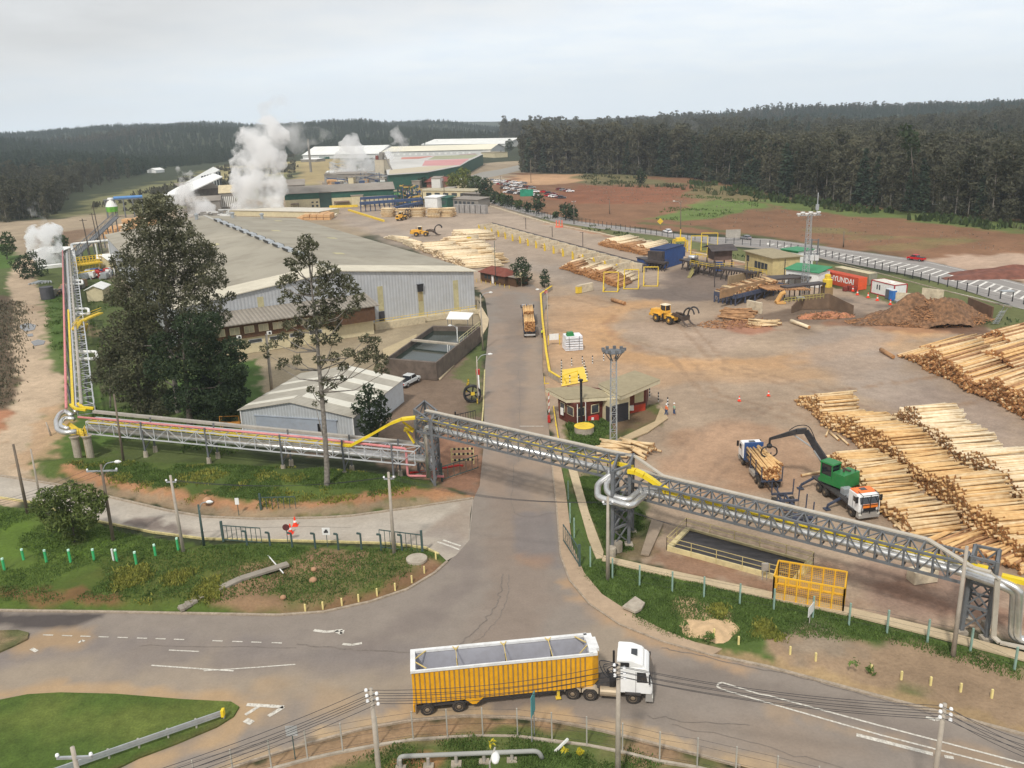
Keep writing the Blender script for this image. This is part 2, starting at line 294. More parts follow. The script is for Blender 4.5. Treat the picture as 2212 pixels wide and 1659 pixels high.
# ================================================================ GROUND
GRASS=C(74,98,42);GRASS2=C(98,118,52);DGRASS=C(58,76,38);TAN=C(166,145,120);BROWN=C(134,104,80);RED=C(146,92,68)
ORANGE=C(184,146,106);SAND=C(188,158,124);YARDC=C(160,140,119);GREY=C(138,126,116);DARK=C(88,74,62);DRY=C(128,118,80)
GL=[
 ('P',[(-500,500),(0,477),(130,472),(300,440),(430,420),(640,392),(760,372),(1160,345),(1160,430),(1050,460),(700,520),(400,640),(100,640),(-500,700)],C(150,134,112),12,6,1),
 ('P',[(380,452),(640,415),(640,372),(540,345),(390,385),(230,420),(150,462),(230,470)],C(112,110,74),14,8,1),
 ('P',[(400,400),(640,372),(690,345),(600,340),(480,362)],C(150,138,96),14,8,.9),
 ('P',[(640,400),(690,395),(780,372),(730,345),(650,350)],C(158,140,100),10,5,.9),
 ('P',[(80,505),(190,492),(225,505),(150,525),(60,525)],C(110,86,66),6,3,.8),
 ('P',[(-300,560),(0,528),(60,560),(70,600),(0,640),(-300,680)],GRASS,6,3,1),
 ('P',[(-300,640),(100,560),(240,520),(420,490),(520,700),(560,900),(520,1000),(240,1000),(60,1040),(-300,1100)],C(82,92,52),4,2,1),
 ('P',[(215,530),(300,470),(420,470),(400,640),(250,640)],C(140,128,110),4,2,1),
 ('P',[(-300,640),(60,640),(52,700),(75,740),(60,800),(40,880),(10,940),(-300,1020)],C(92,78,62),3,1.2,1),
 ('P',[(-300,900),(25,880),(45,890),(20,950),(-300,1060)],C(158,112,84),2.5,1,.9),
 ('L',[(60,560),(45,610),(70,660),(70,740),(95,820),(75,900),(40,990),(-40,1100)],C(172,152,128),1.6,.7,1,0,3.8),
 ('L',[(70,660),(160,690),(210,720)],C(150,125,100),2,1,.5,0,1.6),
 ('P',[(86,640),(135,630),(150,740),(145,800),(112,800),(95,740),(100,690)],GRASS,2,1,.9),
 ('P',[(100,895),(140,880),(150,820),(165,800),(260,900),(245,975),(160,990),(75,1000),(90,960),(130,940)],C(78,100,44),2,1,.9),
 ('P',[(96,880),(135,870),(150,905),(120,990),(60,1010),(30,1010),(60,960)],C(170,142,112),1.6,.8,.85),
 ('P',[(60,1000),(170,985),(420,1000),(700,1010),(880,1030),(960,1040),(1020,1075),(800,1112),(600,1122),(420,1095),(250,1058),(120,1040)],C(76,90,42),1.6,.9,1,.5),
 ('L',[(150,1020),(210,1035),(300,1062),(400,1085),(520,1100),(640,1100),(790,1085),(900,1072),(1010,1075)],C(160,118,86),1.4,.8,.95,0,1.3),
 ('L',[(60,1030),(200,1055),(330,1078),(450,1105),(600,1114),(760,1103),(1015,1078)],C(140,122,98),.8,.4,.85,0,.9),
 ('P',[(520,900),(560,860),(860,780),(1000,760),(1046,790),(1046,960),(1030,1070),(960,1050),(900,1030),(780,985),(640,985)],C(122,104,88),2,.8,1),
 ('P',[(850,985),(900,930),(1000,930),(1044,960),(1034,1060),(960,1050),(900,1025)],C(140,104,82),1.6,1,.9),
 ('P',[(990,790),(1046,735),(1046,800),(1020,830),(975,815)],C(92,104,58),1.2,.5,.8),
 ('P',[(1008,830),(1042,800),(1042,900),(1012,900)],C(96,100,62),1,.6,.8),
 ('P',[(490,770),(560,740),(800,700),(1010,640),(1040,640),(1040,720),(980,770),(850,790),(560,860),(520,830)],C(150,136,112),1.6,.6,1),
 ('P',[(380,820),(500,790),(560,770),(560,860),(470,900),(380,900)],C(70,92,44),1.6,.8,1),
 ('P',[(1035,628),(1000,600),(900,540),(720,470),(690,452),(820,430),(1030,428),(1100,455),(1210,485),(1400,527),(1560,556),(1700,590),(1830,628),(2080,690),(3000,860),(3000,1620),(2212,1385),(1850,1322),(1395,1215),(1320,1195),(1240,1015),(1200,1010),(1180,880),(1170,790),(1165,700),(1185,640)],YARDC,1.5,.6,1),
 ('P',[(1000,600),(900,540),(720,470),(690,452),(820,430),(1030,428),(1200,482),(1450,560),(1420,640),(1240,560),(1195,610),(1080,570)],C(154,138,122),14,4,.9),
 ('L',[(760,470),(880,520),(1000,560),(1180,580),(1330,620),(1480,640)],C(148,136,124),10,3,.7,0,7),
 ('P',[(1360,640),(1440,590),(1560,560),(1640,620),(1540,650),(1440,650)],C(104,92,86),6,3,.75),
 ('P',[(1175,640),(1290,640),(1340,680),(1300,740),(1270,830),(1190,850),(1172,700)],C(178,148,118),6,2,.9),
 ('L',[(1400,655),(1320,668),(1285,690),(1290,730),(1340,765),(1440,785),(1560,790),(1700,782),(1800,757),(1880,735),(2000,712)],ORANGE,4.5,.8,.9,0,4.0),
 ('L',[(1250,670),(1230,720),(1260,780),(1400,815),(1700,800)],C(182,148,114),5,2,.6,0,5),
 ('L',[(1560,800),(1760,812),(1900,770),(2000,745)],C(178,146,112),4,2,.6,0,3),
 ('L',[(1330,680),(1310,700),(1330,730),(1400,760)],C(150,112,84),1.2,.7,.45,0,.6),
 ('P',[(1340,700),(1480,690),(1640,720),(1560,760),(1400,755)],C(172,150,130),5,2,.7),
 ('P',[(1700,730),(1850,700),(1950,740),(2050,880),(1900,860),(1760,800)],C(152,138,126),7,3,.7),
 ('P',[(1640,690),(1700,665),(1800,660),(1900,680),(1890,705),(1760,712)],C(96,80,68),4,3,.75),
 ('P',[(1560,680),(1640,690),(1700,715),(1600,722),(1540,700)],C(156,106,82),3,2,.8),
 ('P',[(1800,700),(1950,690),(2100,700),(2160,720),(1980,718)],C(140,100,74),4,2,.7),
 ('P',[(1790,640),(1900,640),(1930,670),(1850,680),(1780,665)],C(144,128,114),3,1.4,.7),
 ('L',[(1800,640),(1860,655),(1940,665)],C(90,82,76),2,1.2,.6,0,.8),
 ('P',[(1560,900),(1700,930),(1800,1010),(1700,1100),(1500,1080),(1450,960)],C(166,132,104),6,2,.7),
 ('P',[(1850,1180),(2030,1220),(2200,1300),(2200,1370),(1900,1300),(1800,1240)],C(134,110,96),5,2,.8),
 ('P',[(1400,1170),(1440,1190),(1700,1260),(1860,1310),(1700,1290),(1400,1215)],C(140,108,86),1.6,.8,.85),
 ('P',[(1780,990),(1850,930),(1990,1080),(2150,1200),(2000,1170),(1900,1100)],C(142,122,104),4,2,.6),
 ('L',[(1600,1190),(1800,1240),(2000,1290),(2200,1345)],C(124,92,74),2,1,.6,0,1),
 ('P',[(1870,880),(2000,890),(2212,1000),(2212,900),(2000,830)],C(144,128,116),5,2,.7),
 *[('L',[(1000+a,640+b),(1250+a,700+b),(1330+a,790+b),(1560+a,850+b),(1900+a,800+b),(2150+a,740+b)],C(142,116,92),.9,.5,.5,0,.3)for a,b in((215,0),(238,-6),(200,70),(226,62))],
 *[('L',[(1440+a,1000+b),(1500+a,930+b),(1640+a,880+b),(1800+a,850+b),(2000+a,940+b)],C(138,114,94),.8,.4,.45,0,.25)for a,b in((0,0),(22,5),(60,60),(84,64))],
 ('P',[(1222,900),(1240,895),(1420,870),(1436,905),(1370,945),(1300,975),(1235,985),(1222,950)],C(96,98,56),.9,.5,1,.1),
 ('P',[(1290,905),(1400,880),(1420,905),(1340,940),(1290,940)],C(122,98,78),1.4,.8,.85),
 ('P',[(1040,420),(1060,405),(1190,470),(1400,505),(1700,555),(2212,640),(2500,690),(2500,760),(2212,730),(2000,680),(1830,622),(1650,582),(1400,524),(1190,480)],C(96,100,62),3,1.5,1),
 ('L',[(1190,482),(1300,505),(1500,545),(1700,590)],C(150,112,86),3,1.5,.8,0,2.2),
 ('P',[(1980,700),(2060,690),(2500,790),(2500,810),(2212,745)],C(92,66,50),3,2,.8),
 ('P',[(1050,405),(1120,374),(1500,384),(1700,424),(1900,445),(2300,478),(2900,540),(2900,790),(2212,622),(2004,562),(1780,531),(1659,515),(1400,497),(1250,478),(1180,462),(1075,434),(1030,418)],C(124,92,68),8,5,1),
 ('P',[(1160,430),(1270,400),(1500,405),(1530,412),(1440,440),(1250,440)],C(130,84,60),7,4,.9),
 ('P',[(1110,378),(1250,376),(1300,390),(1180,400),(1120,400)],C(178,142,108),8,4,.9),
 ('P',[(1260,375),(1400,378),(1460,398),(1300,402),(1240,392)],C(104,100,68),10,6,.9),
 ('P',[(1500,398),(1620,412),(1700,430),(1660,452),(1560,440),(1480,425)],C(112,106,72),9,6,.8),
 ('P',[(1540,430),(1640,432),(1640,450),(1560,465),(1480,478),(1400,472),(1470,450)],C(96,116,58),6,5,.95),
 ('P',[(1640,430),(1800,440),(2000,458),(2212,478),(2400,500),(2400,520),(2100,490),(1800,462),(1660,445)],C(94,112,60),7,5,.9),
 ('L',[(1750,495),(1900,510),(2100,520)],C(112,108,68),5,5,.6,0,5),
 ('L',[(1900,530),(2050,520),(2212,525)],C(120,108,70),5,5,.6,0,5),
 ('P',[(1990,560),(2060,552),(2212,549),(2500,560),(2500,690),(2212,613),(2060,576)],C(168,144,124),4,2,1),
 ('P',[(2140,582),(2180,576),(2300,578),(2400,604),(2212,598)],C(104,74,60),2,1,1,.4),
 ('L',[(1400,482),(1500,490),(1700,520),(1900,556),(1985,570)],C(88,92,56),3,2,.8,0,2),
 ('P',[(-400,1105),(0,1092),(70,1100),(215,1130),(260,1150),(420,1176),(560,1172),(760,1180),(900,1183),(950,1192),(972,1212),(940,1240),(880,1275),(800,1302),(700,1324),(600,1331),(235,1324),(-400,1316)],C(78,94,40),.8,.3,1,.55),
 ('P',[(470,1270),(600,1225),(640,1210),(700,1190),(900,1205),(940,1225),(870,1270),(700,1318),(430,1318)],C(140,112,86),2,1.2,.95),
 ('P',[(600,1235),(700,1250),(780,1230),(880,1200),(860,1250),(760,1290),(640,1300),(560,1290)],C(92,98,52),2.4,1.6,.8),
 ('L',[(-50,1285),(60,1290),(180,1300),(250,1305)],C(120,86,60),1.2,.7,.8,0,.9),
 ('L',[(700,1316),(800,1296),(880,1268),(940,1232)],C(122,90,68),1.4,.6,.8,0,1),
 ('P',[(260,1200),(520,1190),(560,1230),(470,1290),(300,1300),(180,1260)],C(86,92,44),2.5,1.5,.8),
 ('P',[(0,1115),(120,1160),(300,1190),(240,1210),(0,1210)],C(86,108,42),2,1,.8),
 ('P',[(1210,1010),(1238,1010),(1320,1200),(1400,1222),(1850,1326),(2212,1418),(3000,1650),(3000,1800),(2212,1588),(1900,1505),(1660,1440),(1540,1414),(1430,1384),(1345,1350),(1290,1305),(1240,1240)],C(80,98,48),.8,.3,1,.2),
 ('P',[(1240,1015),(1310,1020),(1400,1100),(1425,1130),(1395,1210),(1300,1190)],C(92,98,58),1.4,.8,1,.08),
 ('P',[(1310,1165),(1390,1150),(1395,1205),(1330,1200)],C(120,104,80),1.5,.8,.8),
 ('P',[(1690,1385),(1780,1370),(1850,1372),(1980,1395),(2100,1425),(2260,1480),(2260,1600),(1900,1505),(1700,1450)],C(152,128,104),2,1.3,.95),
 ('P',[(1690,1380),(1800,1375),(1880,1400),(1820,1430),(1700,1420)],C(138,126,110),2,1.2,.7),
 ('L',[(1500,1405),(1660,1436),(1900,1497),(2212,1582)],C(156,132,98),.9,.4,.9,0,.7),
 ('P',[(1450,1300),(1480,1292),(1540,1310),(1575,1340),(1570,1378),(1530,1385),(1480,1350)],SAND,1.2,.7,1,.5),
 ('P',[(1230,1020),(1262,1020),(1330,1150),(1310,1180)],C(122,108,84),1.5,1,.5),
 ('P',[(-400,1760),(380,1708),(520,1655),(640,1616),(780,1578),(880,1560),(1000,1549),(1110,1552),(1200,1561),(1300,1581),(1460,1620),(1600,1657),(1760,1700),(2400,1880),(2700,1960),(2700,2600),(-400,2600)],C(150,124,96),1,.4,1,.1),
 ('P',[(560,1700),(760,1640),(900,1600),(980,1582),(1100,1580),(1250,1590),(1330,1602),(1500,1660),(1700,1740),(1500,2000),(500,2000)],C(86,98,52),2.2,1.2,.95),
 ('P',[(740,1690),(870,1640),(960,1635),(940,1700)],C(166,118,84),1.4,.8,.9),
 ('P',[(880,1700),(1000,1640),(1250,1625),(1400,1700)],C(76,96,46),2,1.2,.8),
]
def make_ground():
 na_in,na_out=900,60
 az=np.concatenate([np.linspace(-pi,-.66,na_out,endpoint=False),np.linspace(-.66,.70,na_in,endpoint=False),np.linspace(.70,pi,na_out,endpoint=False)])
 nr=820;t=np.linspace(0,1,nr)
 r=30*np.exp(t**.97*np.log(14000/30));r=np.concatenate([[2,12,22],r])
 R_,Az=np.meshgrid(r,az,indexing='ij');x=(R_*np.sin(Az)).ravel();y=(R_*np.cos(Az)).ravel()
 z=height(x,y)
 col=np.tile(np.array(C(52,58,38)),(len(x),1));rs=np.zeros(len(x))
 s=(y>10)&(np.hypot(x,y)<1100)
 c,q=paint(x[s],y[s],C(52,58,38),GL);col[s]=c;rs[s]=q
 col*=(1+.10*nz(x,y,60,2)+.08*nz(x,y,9,4))[:,None].clip(.6,1.4)
 bump=nz(x,y,2.2,8)*.10+nz(x,y,7,9)*.16
 z=z+rs*(1+bump)+np.where(rs>.05,bump*.35,0)-.02
 z=z-.06*(rs<.02)*(np.hypot(x,y)<260)
 n,m=len(r),len(az)
 i,j=np.meshgrid(np.arange(n-1),np.arange(m),indexing='ij');j2=(j+1)%m
 f=np.stack([i*m+j,i*m+j2,(i+1)*m+j2,(i+1)*m+j],-1).reshape(-1,4)[:,::-1]
 me=bpy.data.meshes.new('ground');me.vertices.add(len(x));me.vertices.foreach_set('co',np.stack([x,y,z],1).astype('f').ravel())
 me.loops.add(f.size);me.loops.foreach_set('vertex_index',f.ravel().astype('i'));me.polygons.add(len(f))
 me.polygons.foreach_set('loop_start',np.arange(0,f.size,4,dtype='i'));me.update(calc_edges=True);me.validate()
 me.polygons.foreach_set('use_smooth',np.ones(len(f),bool))
 set_col(me,col);me.materials.append(soilmat('soil_and_grass',fine=1.6,var=.15,bump=.08))
 o=bpy.data.objects.new('ground',me);COL.objects.link(o);struct(o)
 return o
ground=make_ground()
def sheet(name,pts,z,layers,base,step,mat,world_pts=False,kind='structure'):
 """flat paving cut to its outline, with its own staining painted per vertex"""
 w=pts if world_pts else WP(pts);a=np.array(w);out=[]
 for i in range(len(w)):
  p,q=np.array(w[i]),np.array(w[(i+1)%len(w)]);k=max(1,int(np.hypot(*(q-p))/step))
  out+=[p+(q-p)*t/k for t in range(k)]
 nb=len(out);gx,gy=np.meshgrid(np.arange(a[:,0].min(),a[:,0].max(),step),np.arange(a[:,1].min(),a[:,1].max(),step))
 gx=gx.ravel()+rng.uniform(-.2,.2,gx.size)*step;gy=gy.ravel()+rng.uniform(-.2,.2,gy.size)*step
 ins=sdist(gx,gy,[tuple(p)for p in w])>step*.45
 V=[Vector((float(p[0]),float(p[1])))for p in out]+[Vector((float(p),float(q)))for p,q in zip(gx[ins],gy[ins])]
 r=delaunay_2d_cdt(V,[(i,(i+1)%nb)for i in range(nb)],[],1,1e-5)
 vx=np.array([(p.x,p.y)for p in r[0]]);col,_=paint(vx[:,0],vx[:,1],base,layers)
 me=bpy.data.meshes.new(name);me.from_pydata([(p[0],p[1],z)for p in vx],[],[list(f)for f in r[2]]);me.update()
 if me.polygons and me.polygons[0].normal.z<0:me.flip_normals()
 set_col(me,col);me.materials.append(mat);o=bpy.data.objects.new(name,me);COL.objects.link(o);o['kind']=kind
 return o
def kerb(pts,w=.28,h=.14,name='kerb',mat=None,world_pts=False,z=0,off=0):
 p=[Vector((*q,z))for q in(pts if world_pts else WP(pts))]
 mb=MB();vs=[];n=len(p)
 for i in range(n):
  d=(p[min(i+1,n-1)]-p[max(i-1,0)]).normalized();nn=Vector((-d.y,d.x,0))
  a=p[i]+nn*(off-w/2);b=p[i]+nn*(off+w/2)
  vs+=[(a.x,a.y,z-.1),(a.x,a.y,z+h),(b.x,b.y,z+h),(b.x,b.y,z-.1)]
 fs=[(i*4+k,i*4+k+1,i*4+k+5,i*4+k+4)for i in range(n-1)for k in range(3)]+[(0,1,2,3),(n*4-4,n*4-1,n*4-2,n*4-3)]
 mb.add(vs,fs);o=mb.build(name,mat or M('kerb_concrete',C(160,146,128),var=.2,scale=2,dirt=.6,dirtc=C(110,92,74)))
 return struct(o)
asph=soilmat('asphalt',fine=2.2,var=.07,bump=.006,rough=.85,coarse=.25)
conc=soilmat('concrete_paving',fine=1.3,var=.10,bump=.004,rough=.9,coarse=.2)
RL=[
 ('L',[(-100,1470),(100,1450),(400,1458),(800,1480),(1200,1440),(1300,1400)],C(150,136,118),4,1.6,.75,0,2.5),
 ('L',[(-100,1400),(200,1395),(600,1420),(900,1425)],C(118,110,106),3,1.2,.6,0,2),
 ('L',[(1120,1700),(1115,1000),(1110,800),(1100,640)],C(132,118,106),3,1.5,.8,0,3),
 ('L',[(1060,1060),(1080,900),(1075,700)],C(150,130,112),2,1,.55,0,1.6),
 ('L',[(1175,1090),(1160,900),(1150,700)],C(154,134,114),2,1,.6,0,1.6),
 ('P',[(1115,1107),(1200,1107),(1208,1230),(1110,1200)],C(118,112,110),.3,.1,.7),
 ('L',[(1135,1215),(1170,1210)],C(146,118,96),1.4,.8,.6,0,1),
 ('L',[(1400,1440),(1600,1480),(1900,1560),(2212,1660)],C(112,102,94),1.5,.7,.55,0,1.3),
 ('L',[(1020,1200),(1000,1260),(930,1330),(800,1390)],C(116,106,100),2,1,.55,0,1.4),
 ('L',[(1230,1260),(1290,1325),(1420,1392),(1600,1440)],C(166,138,108),1,.5,.85,0,.7),
 ('L',[(60,1400),(95,1385),(160,1380)],C(160,134,102),2,.8,.8,0,1.4),
 ('L',[(0,1500),(130,1492),(300,1496),(500,1512),(540,1540),(480,1590),(300,1650)],C(166,140,108),1,.5,.9,0,.9),
 ('L',[(520,1530),(600,1522),(700,1520)],C(162,138,108),2,1,.6,0,1.5),
 ('L',[(380,1705),(640,1608),(880,1548),(1110,1543),(1300,1570),(1600,1648),(1700,1675)],C(172,148,116),.8,.6,.9,0,.8),
 ('L',[(1660,1525),(1900,1590),(2212,1670)],C(162,138,110),1,.8,.5,0,.6),
 ('L',[(1540,1585),(1800,1640)],C(140,124,108),3,1,.6,0,2),
 ('L',[(1035,640),(1120,620),(1180,640)],C(150,128,108),3,1.5,.6,0,3),
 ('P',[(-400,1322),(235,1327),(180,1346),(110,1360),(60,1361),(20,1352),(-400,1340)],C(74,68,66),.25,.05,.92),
]
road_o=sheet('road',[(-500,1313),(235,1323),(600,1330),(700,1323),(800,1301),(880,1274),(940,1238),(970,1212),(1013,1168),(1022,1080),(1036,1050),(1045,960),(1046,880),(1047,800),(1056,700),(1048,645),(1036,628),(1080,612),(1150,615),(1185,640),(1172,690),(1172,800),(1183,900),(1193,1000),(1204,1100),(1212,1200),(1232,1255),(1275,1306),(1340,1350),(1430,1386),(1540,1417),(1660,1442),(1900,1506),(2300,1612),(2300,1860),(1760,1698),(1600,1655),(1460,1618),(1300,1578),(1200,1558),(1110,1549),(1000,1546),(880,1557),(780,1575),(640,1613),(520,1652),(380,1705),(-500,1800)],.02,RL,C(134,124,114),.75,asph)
SL=[('L',[(-60,1040),(200,1110),(420,1140),(700,1150),(980,1130)],C(176,168,156),2,.8,.5,0,1.6),
 ('P',[(262,1128),(300,1118),(350,1115),(358,1125),(348,1136),(385,1130),(405,1140),(408,1158),(370,1156),(310,1147)],C(118,106,98),.35,.3,.9),
 ('L',[(960,1160),(1000,1120),(1015,1090)],C(140,124,110),2,1,.7,0,1.5),
 ('L',[(900,1150),(1000,1170)],C(140,130,122),2,1,.6,0,1.2)]
side_o=sheet('side_road',[(-500,930),(0,1028),(120,1047),(240,1075),(360,1103),(440,1117),(560,1122),(700,1119),(760,1115),(900,1096),(1022,1077),(1016,1110),(1013,1168),(985,1200),(965,1212),(948,1196),(920,1184),(840,1174),(700,1170),(560,1167),(440,1164),(330,1150),(210,1126),(60,1084),(0,1075),(-500,990)],.026,SL,C(166,156,142),.8,conc)
kerb([(-500,1313),(235,1323),(600,1330),(700,1323),(800,1301),(880,1274),(940,1238),(966,1214)])
kerb([(0,1028),(120,1047),(240,1075),(360,1103),(440,1117),(560,1122),(700,1119),(760,1115),(900,1096),(1022,1077)],w=.35)
kerb([(948,1198),(920,1184),(840,1174),(700,1170),(560,1167),(440,1164),(330,1150),(210,1126),(60,1084),(0,1075)],w=.2,mat=M('kerb_yellow',C(196,182,128),var=.2,scale=2,dirt=.5))
kerb([(1193,1000),(1204,1100),(1212,1200),(1232,1255),(1275,1306),(1340,1350),(1430,1386),(1540,1417),(1660,1442),(1900,1506),(2300,1612)],w=.3)
kerb([(1600,1655),(1460,1618),(1300,1578),(1200,1558),(1110,1549),(1000,1546),(880,1557),(780,1575),(640,1613),(520,1652),(380,1705)],w=.2,h=.08)
kerb([(1047,800),(1044,880),(1040,930)],w=.2,mat=MC['kerb_yellow'])
# paths
path_mat=conc
def path(name,pts,z=.10,base=C(186,168,138)):
 o=sheet(name,pts,z,[],base,1.0,conc);sm=o.modifiers.new('thick','SOLIDIFY');sm.thickness=.16;sm.offset=-1;return o
path('path',[(1228,1017),(1246,1017),(1272,1110),(1304,1196),(1302,1209),(1288,1211),(1270,1166)],.24)
path('path',[(1304,1205),(1400,1227),(1600,1270),(1850,1322),(2000,1358),(2300,1440),(2300,1456),(2000,1376),(1850,1338),(1600,1284),(1400,1240),(1300,1216)],.30)
path('path',[(1193,1000),(1210,1000),(1222,1060),(1236,1180),(1262,1240),(1300,1286),(1360,1325),(1430,1362),(1500,1390),(1560,1405),(1540,1417),(1430,1386),(1340,1350),(1275,1306),(1232,1255),(1212,1200),(1204,1100)],.16,C(168,146,122))
path('path',[(1030,648),(1038,660),(1056,690),(1054,705),(1040,728),(950,822),(942,812),(1010,740),(1042,700),(1030,668)],.14,C(190,172,142))
path('path',[(1436,890),(1443,905),(1400,935),(1320,968),(1290,978),(1285,968),(1340,948),(1415,912),(1428,880)],.16,C(176,156,124))
path('path',[(1408,1124),(1434,1130),(1402,1202),(1384,1200)],.2,C(150,134,116))
# traffic island and the small planted one
isl=sheet('traffic_island',[(-300,1580),(0,1515),(60,1503),(130,1499),(250,1502),(400,1514),(500,1519),(517,1530),(505,1550),(470,1572),(380,1610),(300,1640),(200,1690),(60,1760),(-300,1800)],.16,
      [('L',[(100,1560),(300,1560),(450,1530)],C(96,104,50),3,1.5,.7,0,2),('L',[(200,1700),(300,1645),(400,1605),(505,1548)],C(84,80,46),1,.5,.8,0,.5)],C(74,92,40),.6,soilmat('lawn',fine=2.5,var=.26,bump=.05))
sm=isl.modifiers.new('thick','SOLIDIFY');sm.thickness=.2;sm.offset=-1
isl2=sheet('traffic_island',[(-300,1350),(0,1365),(40,1364),(63,1370),(60,1383),(30,1398),(0,1411),(-300,1450)],.18,[('L',[(-50,1408),(20,1400),(60,1375),(20,1366)],C(82,90,54),.8,.4,.8,0,.7)],C(128,112,84),.6,MC.get('x')or soilmat('planted_soil',fine=2.5,var=.3,bump=.08))
sm=isl2.modifiers.new('thick','SOLIDIFY');sm.thickness=.2;sm.offset=-1
# highway with verge, markings
HW_T=[(1010,398),(1030,420),(1075,434),(1180,462),(1250,478),(1400,497),(1500,510),(1659,516),(1780,532),(1834,540),(1900,549),(2004,564),(2110,588),(2212,613),(2500,686)]
HW_B=[(2500,745),(2212,668),(2184,660),(2080,626),(1984,598),(1900,582),(1780,560),(1659,539),(1560,530),(1450,513),(1300,495),(1200,480),(1100,452),(1040,432),(1014,408)]
hwy=sheet('highway',HW_T+HW_B,.03,[('L',[(1300,486),(1500,512),(1780,552),(2100,625)],C(126,124,124),3,1,.4,0,1.5)],C(140,135,130),2.0,asph)
for q_ in([(42,702),(60,697),(78,702),(74,712),(56,716),(44,710)],[(66,738),(82,733),(98,736),(94,744),(74,747)],[(58,722),(70,720),(72,726),(60,727)]):sheet('puddle',q_,.0,[],(.1,.1,.1),.6,M('puddle_water',(.14,.13,.12),rough=.03,spec=1.0))
hwy2=sheet('highway',[(1010,398),(1016,380),(1040,372),(1080,366),(1140,352),(1146,356),(1146,362),(1100,374),(1055,384),(1034,396),(1028,408),(1014,408)],.03,[],C(146,142,134),5.0,asph)
ZC=[0]
white=M('road_paint',C(225,222,214),var=.12,scale=1.5,dirt=.75,dirtc=C(140,130,118));wornw=M('worn_road_paint',C(205,200,188),var=.1,scale=2,dirt=1.0,dirtc=C(138,128,116))
def strip(mb,pts,w,z=.036,wp=False):
 ZC[0]=(ZC[0]+1)%9;z+=ZC[0]*.0015
 p=[Vector((*q,z))for q in(pts if wp else WP(pts))]
 for a,b in zip(p[:-1],p[1:]):
  d=(b-a).normalized();n=Vector((-d.y,d.x,0))*w/2;mb.quad(a-n,b-n,b+n,a+n)
mk=MB()
ed=[(1250,481),(1400,500),(1500,513),(1659,519),(1780,535),(1834,543),(1900,552),(2004,567),(2110,591),(2212,617),(2400,664)]
strip(mk,ed,.22,.04)
h1=[(1659,525),(1780,542),(1834,550),(1900,560),(2004,577),(2110,603),(2212,630),(2350,666)]
h2=[(1659,529),(1780,551),(1834,561),(1900,573),(2004,594),(2110,620),(2212,648),(2350,686)]
strip(mk,h1,.22,.04);strip(mk,h2,.22,.04)
strip(mk,[(1450,509),(1560,521),(1659,528)],.2,.04)
H1=np.array(WP(h1));H2=np.array(WP(h2))
def along(P,t):
 s=np.concatenate([[0],np.cumsum(np.hypot(*np.diff(P,axis=0).T))]);t=t*s[-1];return(float(np.interp(t,s,P[:,0])),float(np.interp(t,s,P[:,1])))
for k in range(40):
 t=k/40;strip(mk,[along(H1,t),along(H2,max(0,t-.014))],.62,.046,True)
strip(mk,[(2020,622),(2212,668)],.18,.04)
struct(mk.build('highway_markings',white))
mk=MB()
for x in(93,134,174,213,254,296,336,376,459,502,543,587):
 y=1372+(x-93)*.0345;strip(mk,[(x,y),(x+22,y+.8)],.14)
strip(mk,[(327,1438),(440,1446),(505,1450)],.16);strip(mk,[(440,1450),(560,1442),(638,1436)],.13)
strip(mk,[(533,1523),(613,1528),(580,1548)],.35);strip(mk,[(533,1523),(560,1524)],.3);strip(mk,[(530,1556),(545,1563)],.5);strip(mk,[(560,1526),(530,1545)],.3)
strip(mk,[(1549,1484),(1552,1477),(1560,1475),(1640,1500),(1659,1503),(1900,1568),(2212,1650)],.16);strip(mk,[(1549,1484),(1560,1490),(1659,1519),(1900,1588),(2212,1668)],.16)
strip(mk,[(1850,1588),(2015,1630)],.35);strip(mk,[(2040,1635),(2060,1638)],.3)
strip(mk,[(678,1362),(705,1366),(740,1362),(738,1370),(725,1364)],.35);strip(mk,[(740,1392),(760,1394),(782,1390)],.3)
strip(mk,[(170,1390),(176,1384),(183,1386)],.2);strip(mk,[(68,1402),(80,1408)],.35);strip(mk,[(365,1405),(430,1408)],.14)
strip(mk,[(945,1171),(975,1181),(992,1188)],.25);strip(mk,[(957,1167),(995,1180)],.25)
strip(mk,[(1122,921),(1174,921)],.18,.03);strip(mk,[(2000,1550),(2020,1556),(2035,1552)],.3)
struct(mk.build('road_markings',wornw))
mk=MB();gk=np.random.default_rng(4)
for pts,w_ in(([(1430,1400),(1560,1428),(1720,1462),(1900,1512),(2040,1552)],.1),([(1400,1548),(1500,1560),(1620,1568)],.06),([(1450,1566),(1640,1610),(1850,1668)],.05),([(1085,1240),(1078,1290),(1050,1340),(990,1390),(900,1425)],.10),([(1100,1240),(1092,1300),(1060,1355),(1000,1405)],.07),([(640,1392),(760,1404),(900,1408)],.14),([(300,1395),(640,1400)],.07),([(1110,1000),(1112,1107),(1200,1108)],.05),([(1050,960),(1180,965)],.05),([(1120,800),(1124,900),(1118,1000)],.05),([(300,1165),(560,1140),(760,1140)],.04)):
 q=[Vector((*p,0))for p in WP(pts)];q=spline(q,9);q=[(p.x+gk.normal()*.09,p.y+gk.normal()*.09)for p in q];strip(mk,q,w_,.034,True)
struct(mk.build('road_cracks',M('dark_cracks',C(112,103,95),var=.2,scale=2,dirt=.9,dirtc=C(134,124,114))))
# edge of the concrete apron: pale line by the guarded entry
mk=MB();strip(mk,[(1013,1168),(1022,1080)],.12,.034);struct(mk.build('paving_joint',M('joint',C(150,140,128))))
